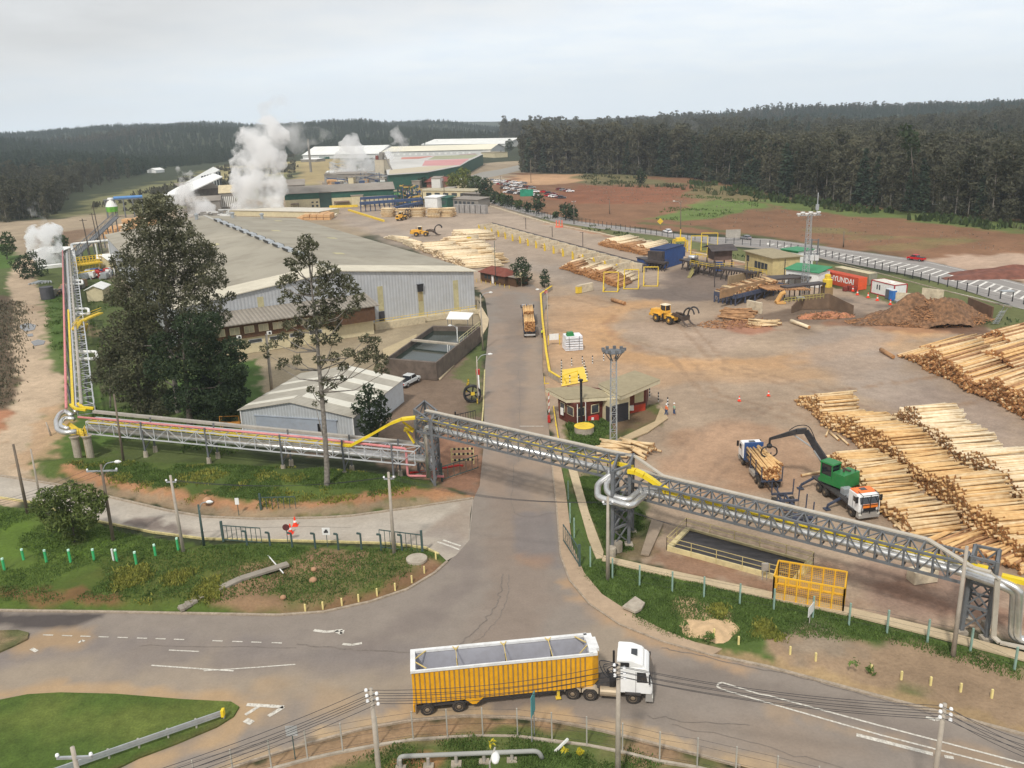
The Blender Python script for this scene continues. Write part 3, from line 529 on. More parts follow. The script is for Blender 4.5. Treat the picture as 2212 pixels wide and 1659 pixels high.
# crossing rectangles worn
# ================================================================ TREES
def leafmat(name,a,b,rough=.75,sc=.5,tr=.18):
 """foliage: two leaf tones mixed by clump (noise) and by leaf"""
 if name in MC:return MC[name]
 m=bpy.data.materials.new(name);m.use_nodes=True;nt=m.node_tree;p=nt.nodes['Principled BSDF'];p.inputs['Roughness'].default_value=rough;p.inputs['Specular IOR Level'].default_value=.25
 g=node(nt,'ShaderNodeNewGeometry');n=node(nt,'ShaderNodeTexNoise');n.inputs['Scale'].default_value=sc;n.inputs['Detail'].default_value=3;nt.links.new(g.outputs['Position'],n.inputs['Vector'])
 f=mth(nt,'ADD',mth(nt,'MULTIPLY_ADD',n.outputs[0],1.6,-.55),mth(nt,'MULTIPLY',g.outputs['Random Per Island'],.45),clamp=True)
 c=mixc(nt,f,a,b);nt.links.new(c,p.inputs['Base Color'])
 t=node(nt,'ShaderNodeBsdfTranslucent');nt.links.new(c,t.inputs[0]);mx=node(nt,'ShaderNodeMixShader');mx.inputs[0].default_value=tr
 nt.links.new(p.outputs[0],mx.inputs[1]);nt.links.new(t.outputs[0],mx.inputs[2]);nt.links.new(mx.outputs[0],nt.nodes['Material Output'].inputs[0])
 MC[name]=m;return m
L_EUC=leafmat('eucalyptus_leaves',(.042,.050,.028),(.175,.17,.095));L_EUCF=leafmat('wood_leaves',(.040,.046,.027),(.16,.15,.095),sc=.028)
L_PIN=leafmat('pine_needles',(.018,.034,.017),(.062,.09,.038));L_PINF=leafmat('plantation_needles',(.022,.040,.026),(.07,.10,.058),sc=.022)
L_GRN=leafmat('green_leaves',(.028,.045,.018),(.085,.125,.038));L_YEL=leafmat('yellow_green_leaves',(.07,.10,.02),(.21,.23,.05));L_FLO=leafmat('yellow_flowers',(.40,.34,.02),(.62,.52,.04))
L_SCR=leafmat('scrub_leaves',(.05,.045,.03),(.12,.115,.07))
L_WEED=leafmat('weed_leaves',(.055,.10,.022),(.16,.24,.06),sc=.7);L_GRASS=leafmat('grass_blades',(.05,.09,.02),(.13,.18,.05),sc=.4)
BARK=M('bark',(.24,.215,.185),var=.35,scale=3,dirt=.6,dirtc=(.09,.075,.06));BARKD=M('dark_bark',(.09,.075,.06),var=.4,scale=3)
def leaf_mesh(name,ctr,rad,cnt,size,mat,droop=.3,flat=.0,g=None):
 """many small leaf sprays in ellipsoid clumps: ctr (n,3), rad (n,3), cnt per clump"""
 g=g or rng;P=[];
 for c,r,k in zip(ctr,rad,cnt):
  d=g.normal(size=(k,3));d/=np.linalg.norm(d,axis=1)[:,None];q=g.uniform(.25,1,k)**.45
  P.append(np.array(c)+d*q[:,None]*np.array(r))
 P=np.concatenate(P);n=len(P)
 a=g.normal(size=(n,3));a[:,2]=a[:,2]*(1-flat)-droop;a/=np.linalg.norm(a,axis=1)[:,None]
 b=g.normal(size=(n,3));b-=a*(a*b).sum(1)[:,None];b/=np.linalg.norm(b,axis=1)[:,None]
 s=(size*g.uniform(.55,1.35,n))[:,None];a=a*s*1.15;b=b*s*.38
 V=np.stack([P-a,P+b*.9,P+a*.9,P-b],1).reshape(-1,3);f=np.arange(4*n).reshape(-1,4)
 return raw_mesh(name,V,f,mat)
def raw_mesh(name,V,f,mat,smooth=False):
 me=bpy.data.meshes.new(name);me.vertices.add(len(V));me.vertices.foreach_set('co',V.astype('f').ravel());me.loops.add(f.size);me.loops.foreach_set('vertex_index',f.ravel().astype('i'))
 me.polygons.add(len(f));me.polygons.foreach_set('loop_start',np.arange(0,f.size,f.shape[1],dtype='i'));me.update(calc_edges=True);me.materials.append(mat)
 if smooth:me.polygons.foreach_set('use_smooth',np.ones(len(f),bool))
 return me
def link(name,me,parent=None,loc=None):
 o=bpy.data.objects.new(name,me);COL.objects.link(o)
 if parent is not None:o.parent=parent
 if loc is not None:o.location=loc
 return o
def tree_px(name,label,base,trunk,clumps,mat=L_EUC,bark=BARK,size=.42,dens=26,r0=.45,group=None,cat='tree',dz=.9,branch=.6,y=None,depth=1.5):
 """tree modelled at its own distance; clump radii given in view px there"""
 g0=A(*base);yy=y or g0.y;T=thing(name,label,cat,g0,group=group)
 mpp=(Q(base[0]+10,base[1]-40,yy)-Q(base[0],base[1]-40,yy)).length/10
 tp=[Vector((0,0,-.2))]+[Q(u,v,yy)-g0 for u,v in trunk]
 tp=spline(tp,4);n=len(tp);mb=MB();mb.tube(tp,[r0*(1-.82*i/(n-1))for i in range(n)],8)
 cs,rr,ct=[],[],[]
 for c in clumps:
  u,v,r=c[:3];off=rng.uniform(-1,1)*depth*min(2.2,max(.8,r*mpp))*1.3;p=Q(u,v,yy+off)-g0;R=r*mpp*(1.2 if dens>70 else 1)
  cs.append(p);rr.append((R*1.05,R*1.25,R*.85));ct.append(int(max(14,dens*R*R*2.2)))
  if rng.random()<branch:
   j=[k for k in range(n)if tp[k].z<p.z-.15*abs(p.x-tp[k].x)-.3]or[0];s=tp[j[-1]if rng.random()<.5 else j[max(0,len(j)-1-int(rng.integers(0,3)))]]
   m=(s+p)/2+Vector((0,0,-.12*(p-s).length));mb.tube([s,m,p],[r0*.28,r0*.17,r0*.06],5)
 mb.build('trunk',bark,T,smooth=True)
 link('crown',leaf_mesh('crown',cs,rr,ct,size,mat),T)
 return T
# the eucalyptus and pines beside the warehouse
tree_px('eucalyptus_tree','broad dark eucalyptus with several forks beside the warehouse',(384,890),[(382,860),(366,745),(352,640),(345,540),(340,450)],
 [(345,440,24),(315,452,22),(370,468,26),(335,490,30),(392,498,24),(295,498,24),(412,522,24),(350,530,32),(425,556,28),(443,540,20),(468,560,17),(300,545,30),(392,570,30),(455,592,24),(476,610,14),(430,622,26),(342,590,32),(292,588,30),(258,562,18),(380,630,34),(330,640,34),(420,664,28),(462,652,20),(288,640,30),(480,682,16),(350,690,32),(400,702,32),(440,722,26),(310,700,28),(262,690,22),(250,642,20),(275,610,24),(325,740,26),(370,745,28),(235,720,16),(400,745,24),(455,690,22),(310,660,26),(272,735,22),(370,520,24),(330,600,26),(420,600,24),(498,640,10)],size=.25,dens=72,r0=.5)
tree_px('pine_tree','dark pine with heavy low branches behind the small grey shed',(410,920),[(408,880),(400,800),(395,720)],
 [(430,740,30),(475,765,28),(500,745,18),(515,772,15),(528,745,10),(400,792,34),(460,812,32),(505,822,20),(350,792,32),(425,850,32),(480,858,26),(385,860,28),(450,700,26),(410,700,28),(520,800,14),(440,780,30),(350,740,24)],mat=L_PIN,bark=BARKD,size=.26,dens=90,r0=.55)
tree_px('pine_tree','dense dark evergreen at the left of the broad eucalyptus, over the pipe bridge',(300,890),[(300,850),(296,780),(290,700)],
 [(290,700,24),(280,740,26),(310,760,26),(262,770,22),(290,790,28),(325,800,26),(258,815,20),(300,830,28),(335,845,24),(270,850,20),(310,870,22),(350,880,20)],mat=L_EUC,bark=BARKD,size=.25,dens=90,r0=.35)
tree_px('pine_tree','dark pine filling the right side of the tall group beside the shed',(478,912),[(478,890),(474,820),(470,760)],
 [(468,756,20),(495,772,18),(450,790,24),(488,800,24),(512,812,18),(462,830,26),(500,842,24),(524,850,14),(440,858,26),(478,866,26),(508,876,20),(455,888,22),(490,896,18),(420,880,22)],mat=L_PIN,bark=BARKD,size=.25,dens=90,r0=.35)
tree_px('eucalyptus_tree','low bushy eucalyptus sapling between pipe bridge and tall trees',(238,880),[(238,840),(236,780),(234,740)],
 [(234,745,16),(222,770,16),(245,775,18),(230,800,20),(252,815,18),(212,815,14),(240,835,18),(222,780,12)],size=.24,dens=80,r0=.16)
tree_px('eucalyptus_tree','tall slender eucalyptus with open crown standing in front of the small grey shed',(705,1055),[(706,1010),(699,900),(690,800),(684,720),(675,640),(664,520)],
 [(660,520,14),(675,530,11),(650,545,14),(666,560,15),(700,577,13),(724,582,9),(640,575,12),(625,565,9),(617,605,11),(606,616,8),(631,600,11),(690,600,14),(720,602,15),(745,608,16),(760,622,14),(776,642,11),(700,627,16),(660,622,14),(730,642,17),(765,662,12),(750,677,11),(620,635,10),(642,647,11),(606,650,6),(690,662,16),(716,672,17),(655,672,12),(690,692,17),(720,702,15),(670,702,12),(642,692,10),(621,702,10),(646,722,10),(611,727,10),(641,742,11),(591,742,9),(571,752,9),(577,767,7),(690,732,14),(722,732,13),(790,732,11),(811,737,11),(800,760,15),(823,777,14),(780,772,14),(820,797,10),(836,802,6),(641,777,10),(611,782,10),(601,792,6),(692,777,12),(722,772,11),(752,762,11),(741,792,10),(702,822,10),(722,832,7),(741,817,7),(671,842,8),(692,852,9),(681,872,6),(701,867,6)],size=.22,dens=100,r0=.38,branch=.9,depth=1.0)
tree_px('evergreen_tree','small dark evergreen against the end wall of the small grey shed',(800,945),[(800,925),(798,880),(796,840)],
 [(796,838,14),(785,858,18),(812,858,18),(775,880,17),(800,885,24),(825,882,16),(770,905,16),(795,915,24),(822,910,18),(838,900,8),(800,932,20),(825,865,12),(766,895,10)],mat=L_PIN,bark=BARKD,size=.34,dens=40,r0=.2)
tree_px('broadleaf_tree','round green bushy tree on the lawn beside the side road',(160,1180),[(160,1160),(155,1120),(150,1080)],
 [(150,1058,18),(120,1070,20),(180,1065,20),(205,1078,18),(95,1085,20),(150,1085,26),(190,1100,24),(215,1095,14),(110,1105,24),(80,1095,14),(150,1115,26),(125,1130,20),(190,1125,18),(160,1145,20),(170,1163,14),(145,1160,12),(95,1065,12),(225,1075,8)],mat=leafmat('hedge_leaves',(.045,.075,.018),(.19,.23,.06),sc=1.2),bark=BARKD,size=.24,dens=90,r0=.16)
tree_px('conifer_tree','dark round conifer beside the brown wooden office in the log yard',(1125,615),[(1125,600),(1125,575)],
 [(1125,565,13),(1112,578,12),(1138,578,12),(1125,585,18),(1110,597,12),(1140,597,12),(1125,605,16)],mat=L_PIN,bark=BARKD,size=.42,dens=22,r0=.25,branch=0)
tree_px('conifer_tree','small narrow conifer at the head of the driveway',(1176,621),[(1176,610),(1176,590)],
 [(1176,586,7),(1176,595,10),(1176,605,12),(1176,614,10)],mat=L_PIN,bark=BARKD,size=.34,dens=30,r0=.15,branch=0)
tree_px('conifer_tree','dark spreading conifer beside the steaming pond at the left edge',(70,600),[(70,585),(66,560)],
 [(66,552,14),(50,562,14),(85,570,14),(45,580,14),(68,580,20),(92,588,12),(60,592,16),(30,570,12)],mat=L_PIN,bark=BARKD,size=.5,dens=14,r0=.3,branch=0)
HT=[((1048,433),50,24,0),((1027,418),40,24,1),((1000,412),52,26,2),((1068,440),28,18,0),((1085,444),26,18,1),((1100,447),26,16,0),((1120,452),20,14,1),((1140,458),22,14,0),((1163,462),46,20,0),((1222,474),38,19,0),((1238,476),34,15,0),
      ((978,412),40,20,2),((913,405),24,14,0),((1100,330),30,13,3),((1076,336),22,10,3),((320,372),14,9,1),((130,540),34,22,1),((15,560),60,24,1),((555,720),14,9,1),((1385,398),34,16,0),((1200,470),12,9,1)]
HN=['a dark leafy tree at the bend of the highway','a rounded leafy tree just left of the highway bend','a bright light green tree beside the factory car park road','a first low tree of the row along the yard fence','a second low tree of the row along the yard fence','a third low tree of the row along the yard fence','a fourth, shorter tree of the row along the yard fence',
      'a last small tree of the row along the yard fence','a dark tree standing alone beyond the parked cars','a dark tree by the lamp post on the highway verge','a smaller twin tree right of the lamp post on the highway verge','a light green tree by the red roofed factory offices','a small round tree before the red roofed offices','a conifer at the right end of the far white shed',
      'a small conifer in front of the far white shed','a low bush left of the steaming sheds','a bright bush beside the steaming pond','a grey-green tree cut by the left edge of the view','a small plant at the near corner of the brown offices','a lone dark tree standing in the clearing before the wood','a tiny bush on the highway verge']
for(b,h,w,k),l in zip(HT,HN):
 cl=[(b[0],b[1]-h+w*.35,w*.4),(b[0]-w*.3,b[1]-h*.72,w*.42),(b[0]+w*.3,b[1]-h*.70,w*.42),(b[0],b[1]-h*.5,w*.55),(b[0]-w*.4,b[1]-h*.4,w*.4),(b[0]+w*.4,b[1]-h*.4,w*.4),(b[0],b[1]-h*.28,w*.5)]
 tree_px(['leafy_tree','leafy_tree','leafy_tree','conifer_tree'][k],l,b,[(b[0],b[1]-h*.2),(b[0],b[1]-h*.7)],cl,mat=[L_PIN,L_GRN,L_YEL,L_PIN][k],bark=BARKD,size=.9 if b[1]<500 else .5,dens=5 if b[1]<500 else 20,r0=.25,branch=0,group='trees around the plant and highway')
# ---- the woods
def proto_euc(h,seed,n,size,mat):
 g=np.random.default_rng(seed);lean=g.uniform(-1,1,2)*h*.03;T=thing('eucalyptus_tree','tall pale-trunked eucalyptus at the front edge of the wood beyond the clearing','tree',(0,0,0),group='eucalyptus at the edge of the wood')
 tp=[Vector((lean[0]*t*t*2,lean[1]*t*t*2,h*t*.92))for t in(0,.25,.5,.75,1)];mb=MB();mb.tube(tp,[h*.011,h*.009,h*.0075,h*.005,h*.002],5)
 cs,rr,ct=[],[],[]
 for k in range(11):
  t=g.uniform(.38,.99);w=h*.13*(1.25-abs(t-.72)*1.7);a=g.uniform(0,6.28);r=w*g.uniform(.2,.95);c=Vector((lean[0]*t*t*2+cos(a)*r,lean[1]*t*t*2+sin(a)*r,h*t));s=h*g.uniform(.045,.085)
  cs.append(c);rr.append((s,s,s*.95));ct.append(n//14)
  if g.random()<.5:mb.tube([Vector((lean[0]*t*t*2,lean[1]*t*t*2,h*(t-.12))),c],[h*.003,h*.001],4)
 for k in range(6):a=g.uniform(0,6.28);s=h*g.uniform(.045,.085);cs.append(Vector((cos(a)*h*.07,sin(a)*h*.07,h*g.uniform(.04,.36))));rr.append((s*1.2,s*1.2,s*1.3));ct.append(n//18)
 cs.append(Vector((lean[0]*1.6,lean[1]*1.6,h*.66)));rr.append((h*.07,h*.07,h*.26));ct.append(n*3//14)
 mb.build('trunk',BARK,T);link('crown',leaf_mesh('crown',cs,rr,ct,size,mat,g=g),T);return T
def proto_pine(h,seed,n,size,mat,label,grp,wd=.17):
 g=np.random.default_rng(seed);T=thing('pine_tree',label,'tree',(0,0,0),group=grp);mb=MB();mb.tube([(0,0,0),(0,0,h*.97)],[h*.012,h*.002],5);mb.build('trunk',BARKD,T)
 cs,rr,ct=[],[],[]
 for k in range(10):
  t=.12+.86*k/9;w=h*wd*(1-t)**.7*g.uniform(.8,1.15)+h*.012
  cs.append((g.uniform(-.15,.15)*w,g.uniform(-.15,.15)*w,h*t));rr.append((w,w,h*.07));ct.append(max(6,int(n*(1-t*.7)/7)))
 link('crown',leaf_mesh('crown',cs,rr,ct,size,mat,droop=.1,flat=.6,g=g),T);return T
EU=[proto_euc(30,21+i,620,1.0,L_EUCF)for i in range(4)]
PL='dark pointed pine standing among the eucalyptus at the edge of the wood';PG='pines at the edge of the wood'
PN=[proto_pine(25,41,520,1.1,L_PINF,PL,PG),proto_pine(25,42,520,1.1,L_PINF,PL,PG,.21)]
front=[(1128,372),(1250,374),(1400,379),(1500,386),(1600,402),(1700,426),(1800,440),(1900,450),(2000,463),(2100,475),(2230,488),(2330,500)]
FP=np.array(WP(front));s=np.concatenate([[0],np.cumsum(np.hypot(*np.diff(FP,axis=0).T))]);LT=s[-1]
g=np.random.default_rng(5);cnt=0;used=set()
rows=[(0,7.5),(6,8.0),(13,8.5),(21,9.0)]
def put(protos,i,loc,rz,sc):
 if i not in used or True:
  p=protos[i]
  if id(p)not in used:used.add(id(p));p.location=loc;p.rotation_euler=(0,0,rz);p.scale=(sc,)*3;return p
 return dup(p,loc,rz,scale=sc)
for back,sp in rows:
 for d in np.arange(0,LT,sp):
  if cnt>=285:break
  d2=d+g.uniform(-2.5,2.5);x=np.interp(d2,s,FP[:,0]);y=np.interp(d2,s,FP[:,1]);r=np.hypot(x,y);k=(r+back+g.uniform(-3,3))/r;x*=k;y*=k
  z=float(height(x,y));pine=g.random()<(.16 if nz(np.array([x]),np.array([y]),40,6)[0]<.3 else .45)
  az=x/r
  hs=(1.16-.32*smooth((az-.02)/.40))if not pine else .95
  sc=hs*g.uniform(.66,1.14)
  put(PN if pine else EU,int(g.integers(0,2 if pine else 4)),(x,y,z-.3),g.uniform(0,6.28),float(sc));cnt+=1
# lone taller trees of the wood
clear=WP([(-600,508),(0,482),(120,474),(160,425),(220,402),(370,366),(480,352),(560,343),(640,341),(700,336),(880,326),(1000,320),(1140,318),(1132,372)]+front[1:]+[(2700,540),(3600,700),(3600,1700),(-1500,1700),(-1500,560)])
def wood(name,label,protos,pts,rots,scs,idx):
 me=bpy.data.meshes.new(name);me.from_pydata([tuple(p)for p in pts],[],[])
 for nm,arr,ty in(('sc',scs,'FLOAT'),('rz',rots,'FLOAT')):
  a=me.attributes.new(nm,ty,'POINT');a.data.foreach_set('value',arr.astype('f'))
 a=me.attributes.new('ix','INT','POINT');a.data.foreach_set('value',idx.astype('i'))
 o=link(name,me);tag(o,label,'wood',kind='stuff')
 ng=bpy.data.node_groups.new(name,'GeometryNodeTree');ng.interface.new_socket('Geometry',in_out='INPUT',socket_type='NodeSocketGeometry');ng.interface.new_socket('Geometry',in_out='OUTPUT',socket_type='NodeSocketGeometry')
 gi=ng.nodes.new('NodeGroupInput');go=ng.nodes.new('NodeGroupOutput');jn=ng.nodes.new('GeometryNodeJoinGeometry')
 def attr(nm,t):
  n=ng.nodes.new('GeometryNodeInputNamedAttribute');n.data_type=t;n.inputs[0].default_value=nm;return n.outputs[0]
 sc=attr('sc','FLOAT');rz=attr('rz','FLOAT');ix=attr('ix','INT');cb=ng.nodes.new('ShaderNodeCombineXYZ');ng.links.new(rz,cb.inputs[2])
 for k,p in enumerate(protos):
  iop=ng.nodes.new('GeometryNodeInstanceOnPoints');cmp=ng.nodes.new('FunctionNodeCompare');cmp.data_type='INT';cmp.operation='EQUAL'
  i1=[s_ for s_ in cmp.inputs if s_.type=='INT'];ng.links.new(ix,i1[0]);i1[1].default_value=k
  j2=ng.nodes.new('GeometryNodeJoinGeometry')
  for ch in p.children:
   oi=ng.nodes.new('GeometryNodeObjectInfo');oi.transform_space='ORIGINAL';oi.inputs[0].default_value=ch;oi.inputs['As Instance'].default_value=False;ng.links.new(oi.outputs['Geometry'],j2.inputs[0])
  ng.links.new(gi.outputs[0],iop.inputs['Points']);ng.links.new(cmp.outputs[0],iop.inputs['Selection']);ng.links.new(j2.outputs[0],iop.inputs['Instance']);ng.links.new(cb.outputs[0],iop.inputs['Rotation']);ng.links.new(sc,iop.inputs['Scale'])
  ng.links.new(iop.outputs[0],jn.inputs[0])
 ng.links.new(jn.outputs[0],go.inputs[0]);md=o.modifiers.new('scatter','NODES');md.node_group=ng;return o
g=np.random.default_rng(9);X,Y,S=[],[],[]
for r0,r1,sp,s0 in((240,700,7.2,1),(700,1300,9.5,1.0),(1300,2100,12,1.0),(2100,3400,15,.95)):
 n=int(.68*(r1*r1-r0*r0)/sp/sp);r=np.sqrt(g.uniform(r0*r0,r1*r1,n));a=g.uniform(-.66,.70,n);X.append(r*np.sin(a));Y.append(r*np.cos(a));S.append(np.full(n,s0))
X,Y,S=map(np.concatenate,(X,Y,S));ok=sdist(X,Y,clear)<-2
fr=np.array(FP);dd=pdist(X,Y,[tuple(p)for p in fr]);ok&=~((dd<27)&(X>-5))
X,Y,S=X[ok],Y[ok],S[ok];R_=np.hypot(X,Y);ub=1106+X/Y*F*1.045
# two kinds of wood: eucalyptus near right and in patches, pine plantations left and on the far ridges
pn=nz(X,Y,260,12)+.35*nz(X,Y,40,13);ispine=np.where(ub>1100,pn-1.25+np.clip((R_-500)/700,0,1.35)>0,pn+1.1-1.5*((ub<300)&(R_<900))>0)
Z=height(X,Y)-.4;SC=S*g.uniform(.55,1.06,len(X))*(1+.16*nz(X,Y,70,31)).clip(.6,1.25);
SC=np.where((ub>1100),SC*(1.0-.2*smooth((ub-1200)/900)),SC*.62)
rz=g.uniform(0,6.28,len(X));e=~ispine
P3=np.stack([X,Y,Z],1)
wood('eucalyptus_wood','brown-green eucalyptus wood covering the slopes behind the clearing and valley',EU,P3[e],rz[e],SC[e],g.integers(0,4,e.sum()))
wood('pine_plantation','dark even pine plantation covering the far hills',PN,P3[~e],rz[~e],SC[~e]*.95,g.integers(0,2,(~e).sum()))
# the big dark round-headed pine that stands out of the wood
tree_px('pine_tree','single big black-green pine rising out of the middle of the right-hand wood',(1975,410),[(1973,380),(1968,320)],[(1958,278,12),(1950,290,10),(1968,292,14),(1975,305,12),(1964,310,14),(1980,318,9),(1970,335,12)],mat=L_PIN,bark=BARKD,size=1.0,dens=4,r0=.5,branch=0,y=330)
# ---- scrub on open ground: bushes and grass tufts nobody could count
def in_polys(polys,n,g,world=False):
 out=[]
 for p in polys:
  w=WP(p);a=np.array(w);ar=np.prod(a.max(0)-a.min(0));x=g.uniform(a[:,0].min(),a[:,0].max(),n);y=g.uniform(a[:,1].min(),a[:,1].max(),n);k=sdist(x,y,w)>.15;out.append(np.stack([x[k],y[k]],1))
 return np.concatenate(out)
GZ=None
def gz(x,y):
 """height of the ground sheet itself"""
 return height(x,y)
from mathutils.bvhtree import BVHTree
_gv=np.empty(len(ground.data.vertices)*3,'f');ground.data.vertices.foreach_get('co',_gv);_gv=_gv.reshape(-1,3)
_nm=np.hypot(_gv[:,0],_gv[:,1]).reshape(-1,1020);_rr=_nm[:,0];_aa=np.arctan2(_gv[:1020*5,0].reshape(5,1020)[4],_gv[:1020*5,1].reshape(5,1020)[4]);_zz=_gv[:,2].reshape(-1,1020)
def gz(x,y):
 r=np.hypot(x,y);a=np.arctan2(x,y);i=np.clip(np.searchsorted(_rr,r)-1,0,len(_rr)-2);j=np.clip(np.searchsorted(_aa,a)-1,0,1018)
 fr=np.clip((r-_rr[i])/(_rr[i+1]-_rr[i]),0,1);fa=np.clip((a-_aa[j])/(_aa[j+1]-_aa[j]+1e-9),0,1)
 return(_zz[i,j]*(1-fr)+_zz[i+1,j]*fr)*(1-fa)+(_zz[i,j+1]*(1-fr)+_zz[i+1,j+1]*fr)*fa
def tufts(name,label,polys,n,h,mat,per=6,spread=.25,clump=None,seed=1):
 g=np.random.default_rng(seed);P=in_polys(polys,n,g)
 if clump:k=nz(P[:,0],P[:,1],clump[0],seed)>clump[1];P=P[k]
 m=len(P);hh=h*g.uniform(.5,1.3,m);P=np.repeat(P,per,0);hh=np.repeat(hh,per)*g.uniform(.6,1.1,m*per);P=P+g.normal(size=P.shape)*spread*hh[:,None]/h
 z=gz(P[:,0],P[:,1])+.0;q=len(P);a=g.uniform(0,6.28,q);w=hh*.28;lx,ly=np.cos(a),np.sin(a);tl=g.normal(size=(q,2))*.35*hh[:,None]
 v0=np.stack([P[:,0]-lx*w,P[:,1]-ly*w,z-.05],1);v1=np.stack([P[:,0]+lx*w,P[:,1]+ly*w,z-.05],1)
 v2=np.stack([P[:,0]+lx*w*.5+tl[:,0],P[:,1]+ly*w*.5+tl[:,1],z+hh],1);v3=np.stack([P[:,0]-lx*w*.6+tl[:,0],P[:,1]-ly*w*.6+tl[:,1],z+hh*.8],1)
 V=np.stack([v0,v1,v2,v3],1).reshape(-1,3);o=link(name,raw_mesh(name,V,np.arange(4*q).reshape(-1,4),mat));return tag(o,label,'ground cover',kind='stuff')
BANK1=[(140,1005),(420,1005),(700,1012),(880,1032),(900,1060),(780,1085),(600,1095),(420,1075),(250,1045)]
BANK2=[(-60,1120),(0,1105),(230,1140),(420,1180),(640,1190),(900,1190),(940,1205),(860,1270),(700,1310),(0,1305),(-60,1300)]
VERGE=[(1240,1225),(1320,1215),(1600,1275),(1850,1340),(2212,1440),(2212,1480),(1950,1395),(1700,1380),(1560,1400),(1400,1370),(1300,1300)]
tufts('grass','rank green grass and weeds on the banks beside the roads',[BANK1,BANK2,VERGE,[(1245,1030),(1300,1030),(1390,1110),(1380,1190),(1310,1190)]],24000,.17,L_WEED,per=5,seed=3,clump=(4,-.6))
tufts('grass','short tufty grass in front of the lower road',[[(600,1690),(880,1600),(1100,1585),(1330,1605),(1650,1730),(600,1800)]],14000,.16,L_WEED,per=4,seed=4,clump=(2.2,-.1))
tufts('weeds','yellow flowering weeds along the cut banks',[[(170,1020),(300,1045),(420,1070),(600,1090),(780,1080),(900,1050),(930,1030),(880,1075),(600,1110),(420,1090),(240,1055)],[(250,1240),(480,1200),(480,1310),(240,1310)],[(1450,1285),(1640,1330),(1700,1390),(1600,1380)],BANK1],4200,.27,leafmat('flower_weeds',(.12,.15,.03),(.36,.34,.07),sc=1.0),per=7,spread=.3,clump=(2.5,.35),seed=5)
tufts('undergrowth','green undergrowth under the tall trees and around the warehouse',[[(200,880),(260,800),(330,840),(520,860),(530,940),(500,985),(240,980)],[(190,620),(260,560),(260,760),(200,800)],[(96,650),(132,640),(148,740),(130,790),(100,720)],[(1222,905),(1300,880),(1330,950),(1240,980)]],5000,.4,L_WEED,per=5,seed=6,clump=(4,-.1))
tufts('scrub','scrubby bushes on the slopes left of the steaming sheds and by the log dump',[[(150,462),(400,388),(520,352),(640,340),(640,380),(400,440),(230,470)]],1500,3.4,L_SCR,per=7,spread=1.4,clump=(40,-.1),seed=7)
tufts('scrub','low scrub and felled branches on the red clearing before the wood',[[(1250,378),(1500,392),(1700,432),(1900,456),(2212,492),(2300,510),(2000,480),(1700,450),(1480,410),(1270,400)]],1500,1.8,leafmat('clearing_scrub',(.05,.06,.025),(.13,.14,.06),sc=.2),per=6,spread=1.1,clump=(25,-.05),seed=8)
tufts('scrub','rough grass and shrubs along the highway fence',[[(1050,425),(1190,470),(1400,512),(1560,545),(1800,585),(2212,690),(2212,735),(1800,608),(1400,524),(1180,482)]],3500,.8,L_GRN,per=5,spread=.6,clump=(12,-.1),seed=9)
tufts('brush_pile','grey pile of cut branches and bark beside the dirt track at the left edge',[[(-60,650),(50,650),(60,690),(50,790),(30,870),(-60,900)]],5000,.5,leafmat('dead_branches',(.08,.07,.04),(.2,.18,.12),sc=.5),per=6,spread=.9,seed=10)
tufts('undergrowth','bright bushes and brambles along the foot of the right-hand wood',[[(1480,392),(1600,404),(1700,428),(1900,453),(2100,478),(2330,506),(2330,520),(2100,492),(1900,464),(1690,440),(1500,402)]],1600,2.4,L_GRN,per=8,spread=1.2,clump=(18,-.1),seed=14)
tufts('scrub','stumps, roots and small debris strewn over the red clearing',[[(1500,420),(1700,450),(2212,520),(2212,545),(1800,520),(1450,480)],[(1260,395),(1500,400),(1500,440),(1260,440)]],420,.5,leafmat('debris',(.12,.09,.06),(.4,.34,.26),sc=.5),per=6,spread=1.5,seed=15)
tufts('scrub','rough dry grass on the clearing beyond the highway',[[(1480,420),(1640,435),(1640,452),(1480,480),(1400,475)]],1500,.7,L_GRASS,per=5,spread=.6,clump=(18,0),seed=12)
# ================================================================ NEAR BUILDINGS
def frame(o,xdir):
 """local frame at ground point o with x along xdir; returns (rz, to_local)"""
 return atan2(xdir[1],xdir[0])
WALLG=M('ribbed_grey_wall',C(176,178,180),var=.08,scale=.25,dirt=.25,dirtc=C(140,134,122),stripe=((1,0,0),.7,.03,.13))
WALLGY=M('ribbed_grey_side',C(176,178,180),var=.08,scale=.25,dirt=.25,dirtc=C(140,134,122),stripe=((0,1,0),.7,.03,.13))
ROOFW=M('weathered_sheet_roof',C(156,149,133),var=.12,scale=.05,dirt=.65,dirtc=C(120,111,95),stripe=((0,1,0),1.1,.04,.10))
ROOFL=M('pale_roof_strip',C(204,196,176),var=.07,scale=.15,dirt=.4,dirtc=C(160,150,130),stripe=((0,1,0),1.1,.04,.08))
FIBRE=M('yellowed_skylight_panel',C(178,170,132),var=.15,scale=.6,dirt=.5,dirtc=C(140,128,96))
DARKG=M('dark_opening',(.012,.013,.015),rough=.4,var=.2);GLASS=M('window_glass',(.05,.06,.07),rough=.12,var=.3,spec=.8)
CREAM=M('cream_wall',C(204,192,158),var=.08,scale=.6,dirt=.35,dirtc=C(160,144,112));BRN=M('brown_boards',C(92,66,46),var=.2,scale=2,stripe=((1,0,0),.3,.01,.25))
CONCG=M('weathered_concrete',C(168,158,142),var=.15,scale=.8,dirt=.6,dirtc=C(122,106,90),bump=.02);CONCD=M('dark_wet_concrete',C(104,92,82),var=.25,scale=.5,dirt=.6,dirtc=C(70,60,54))
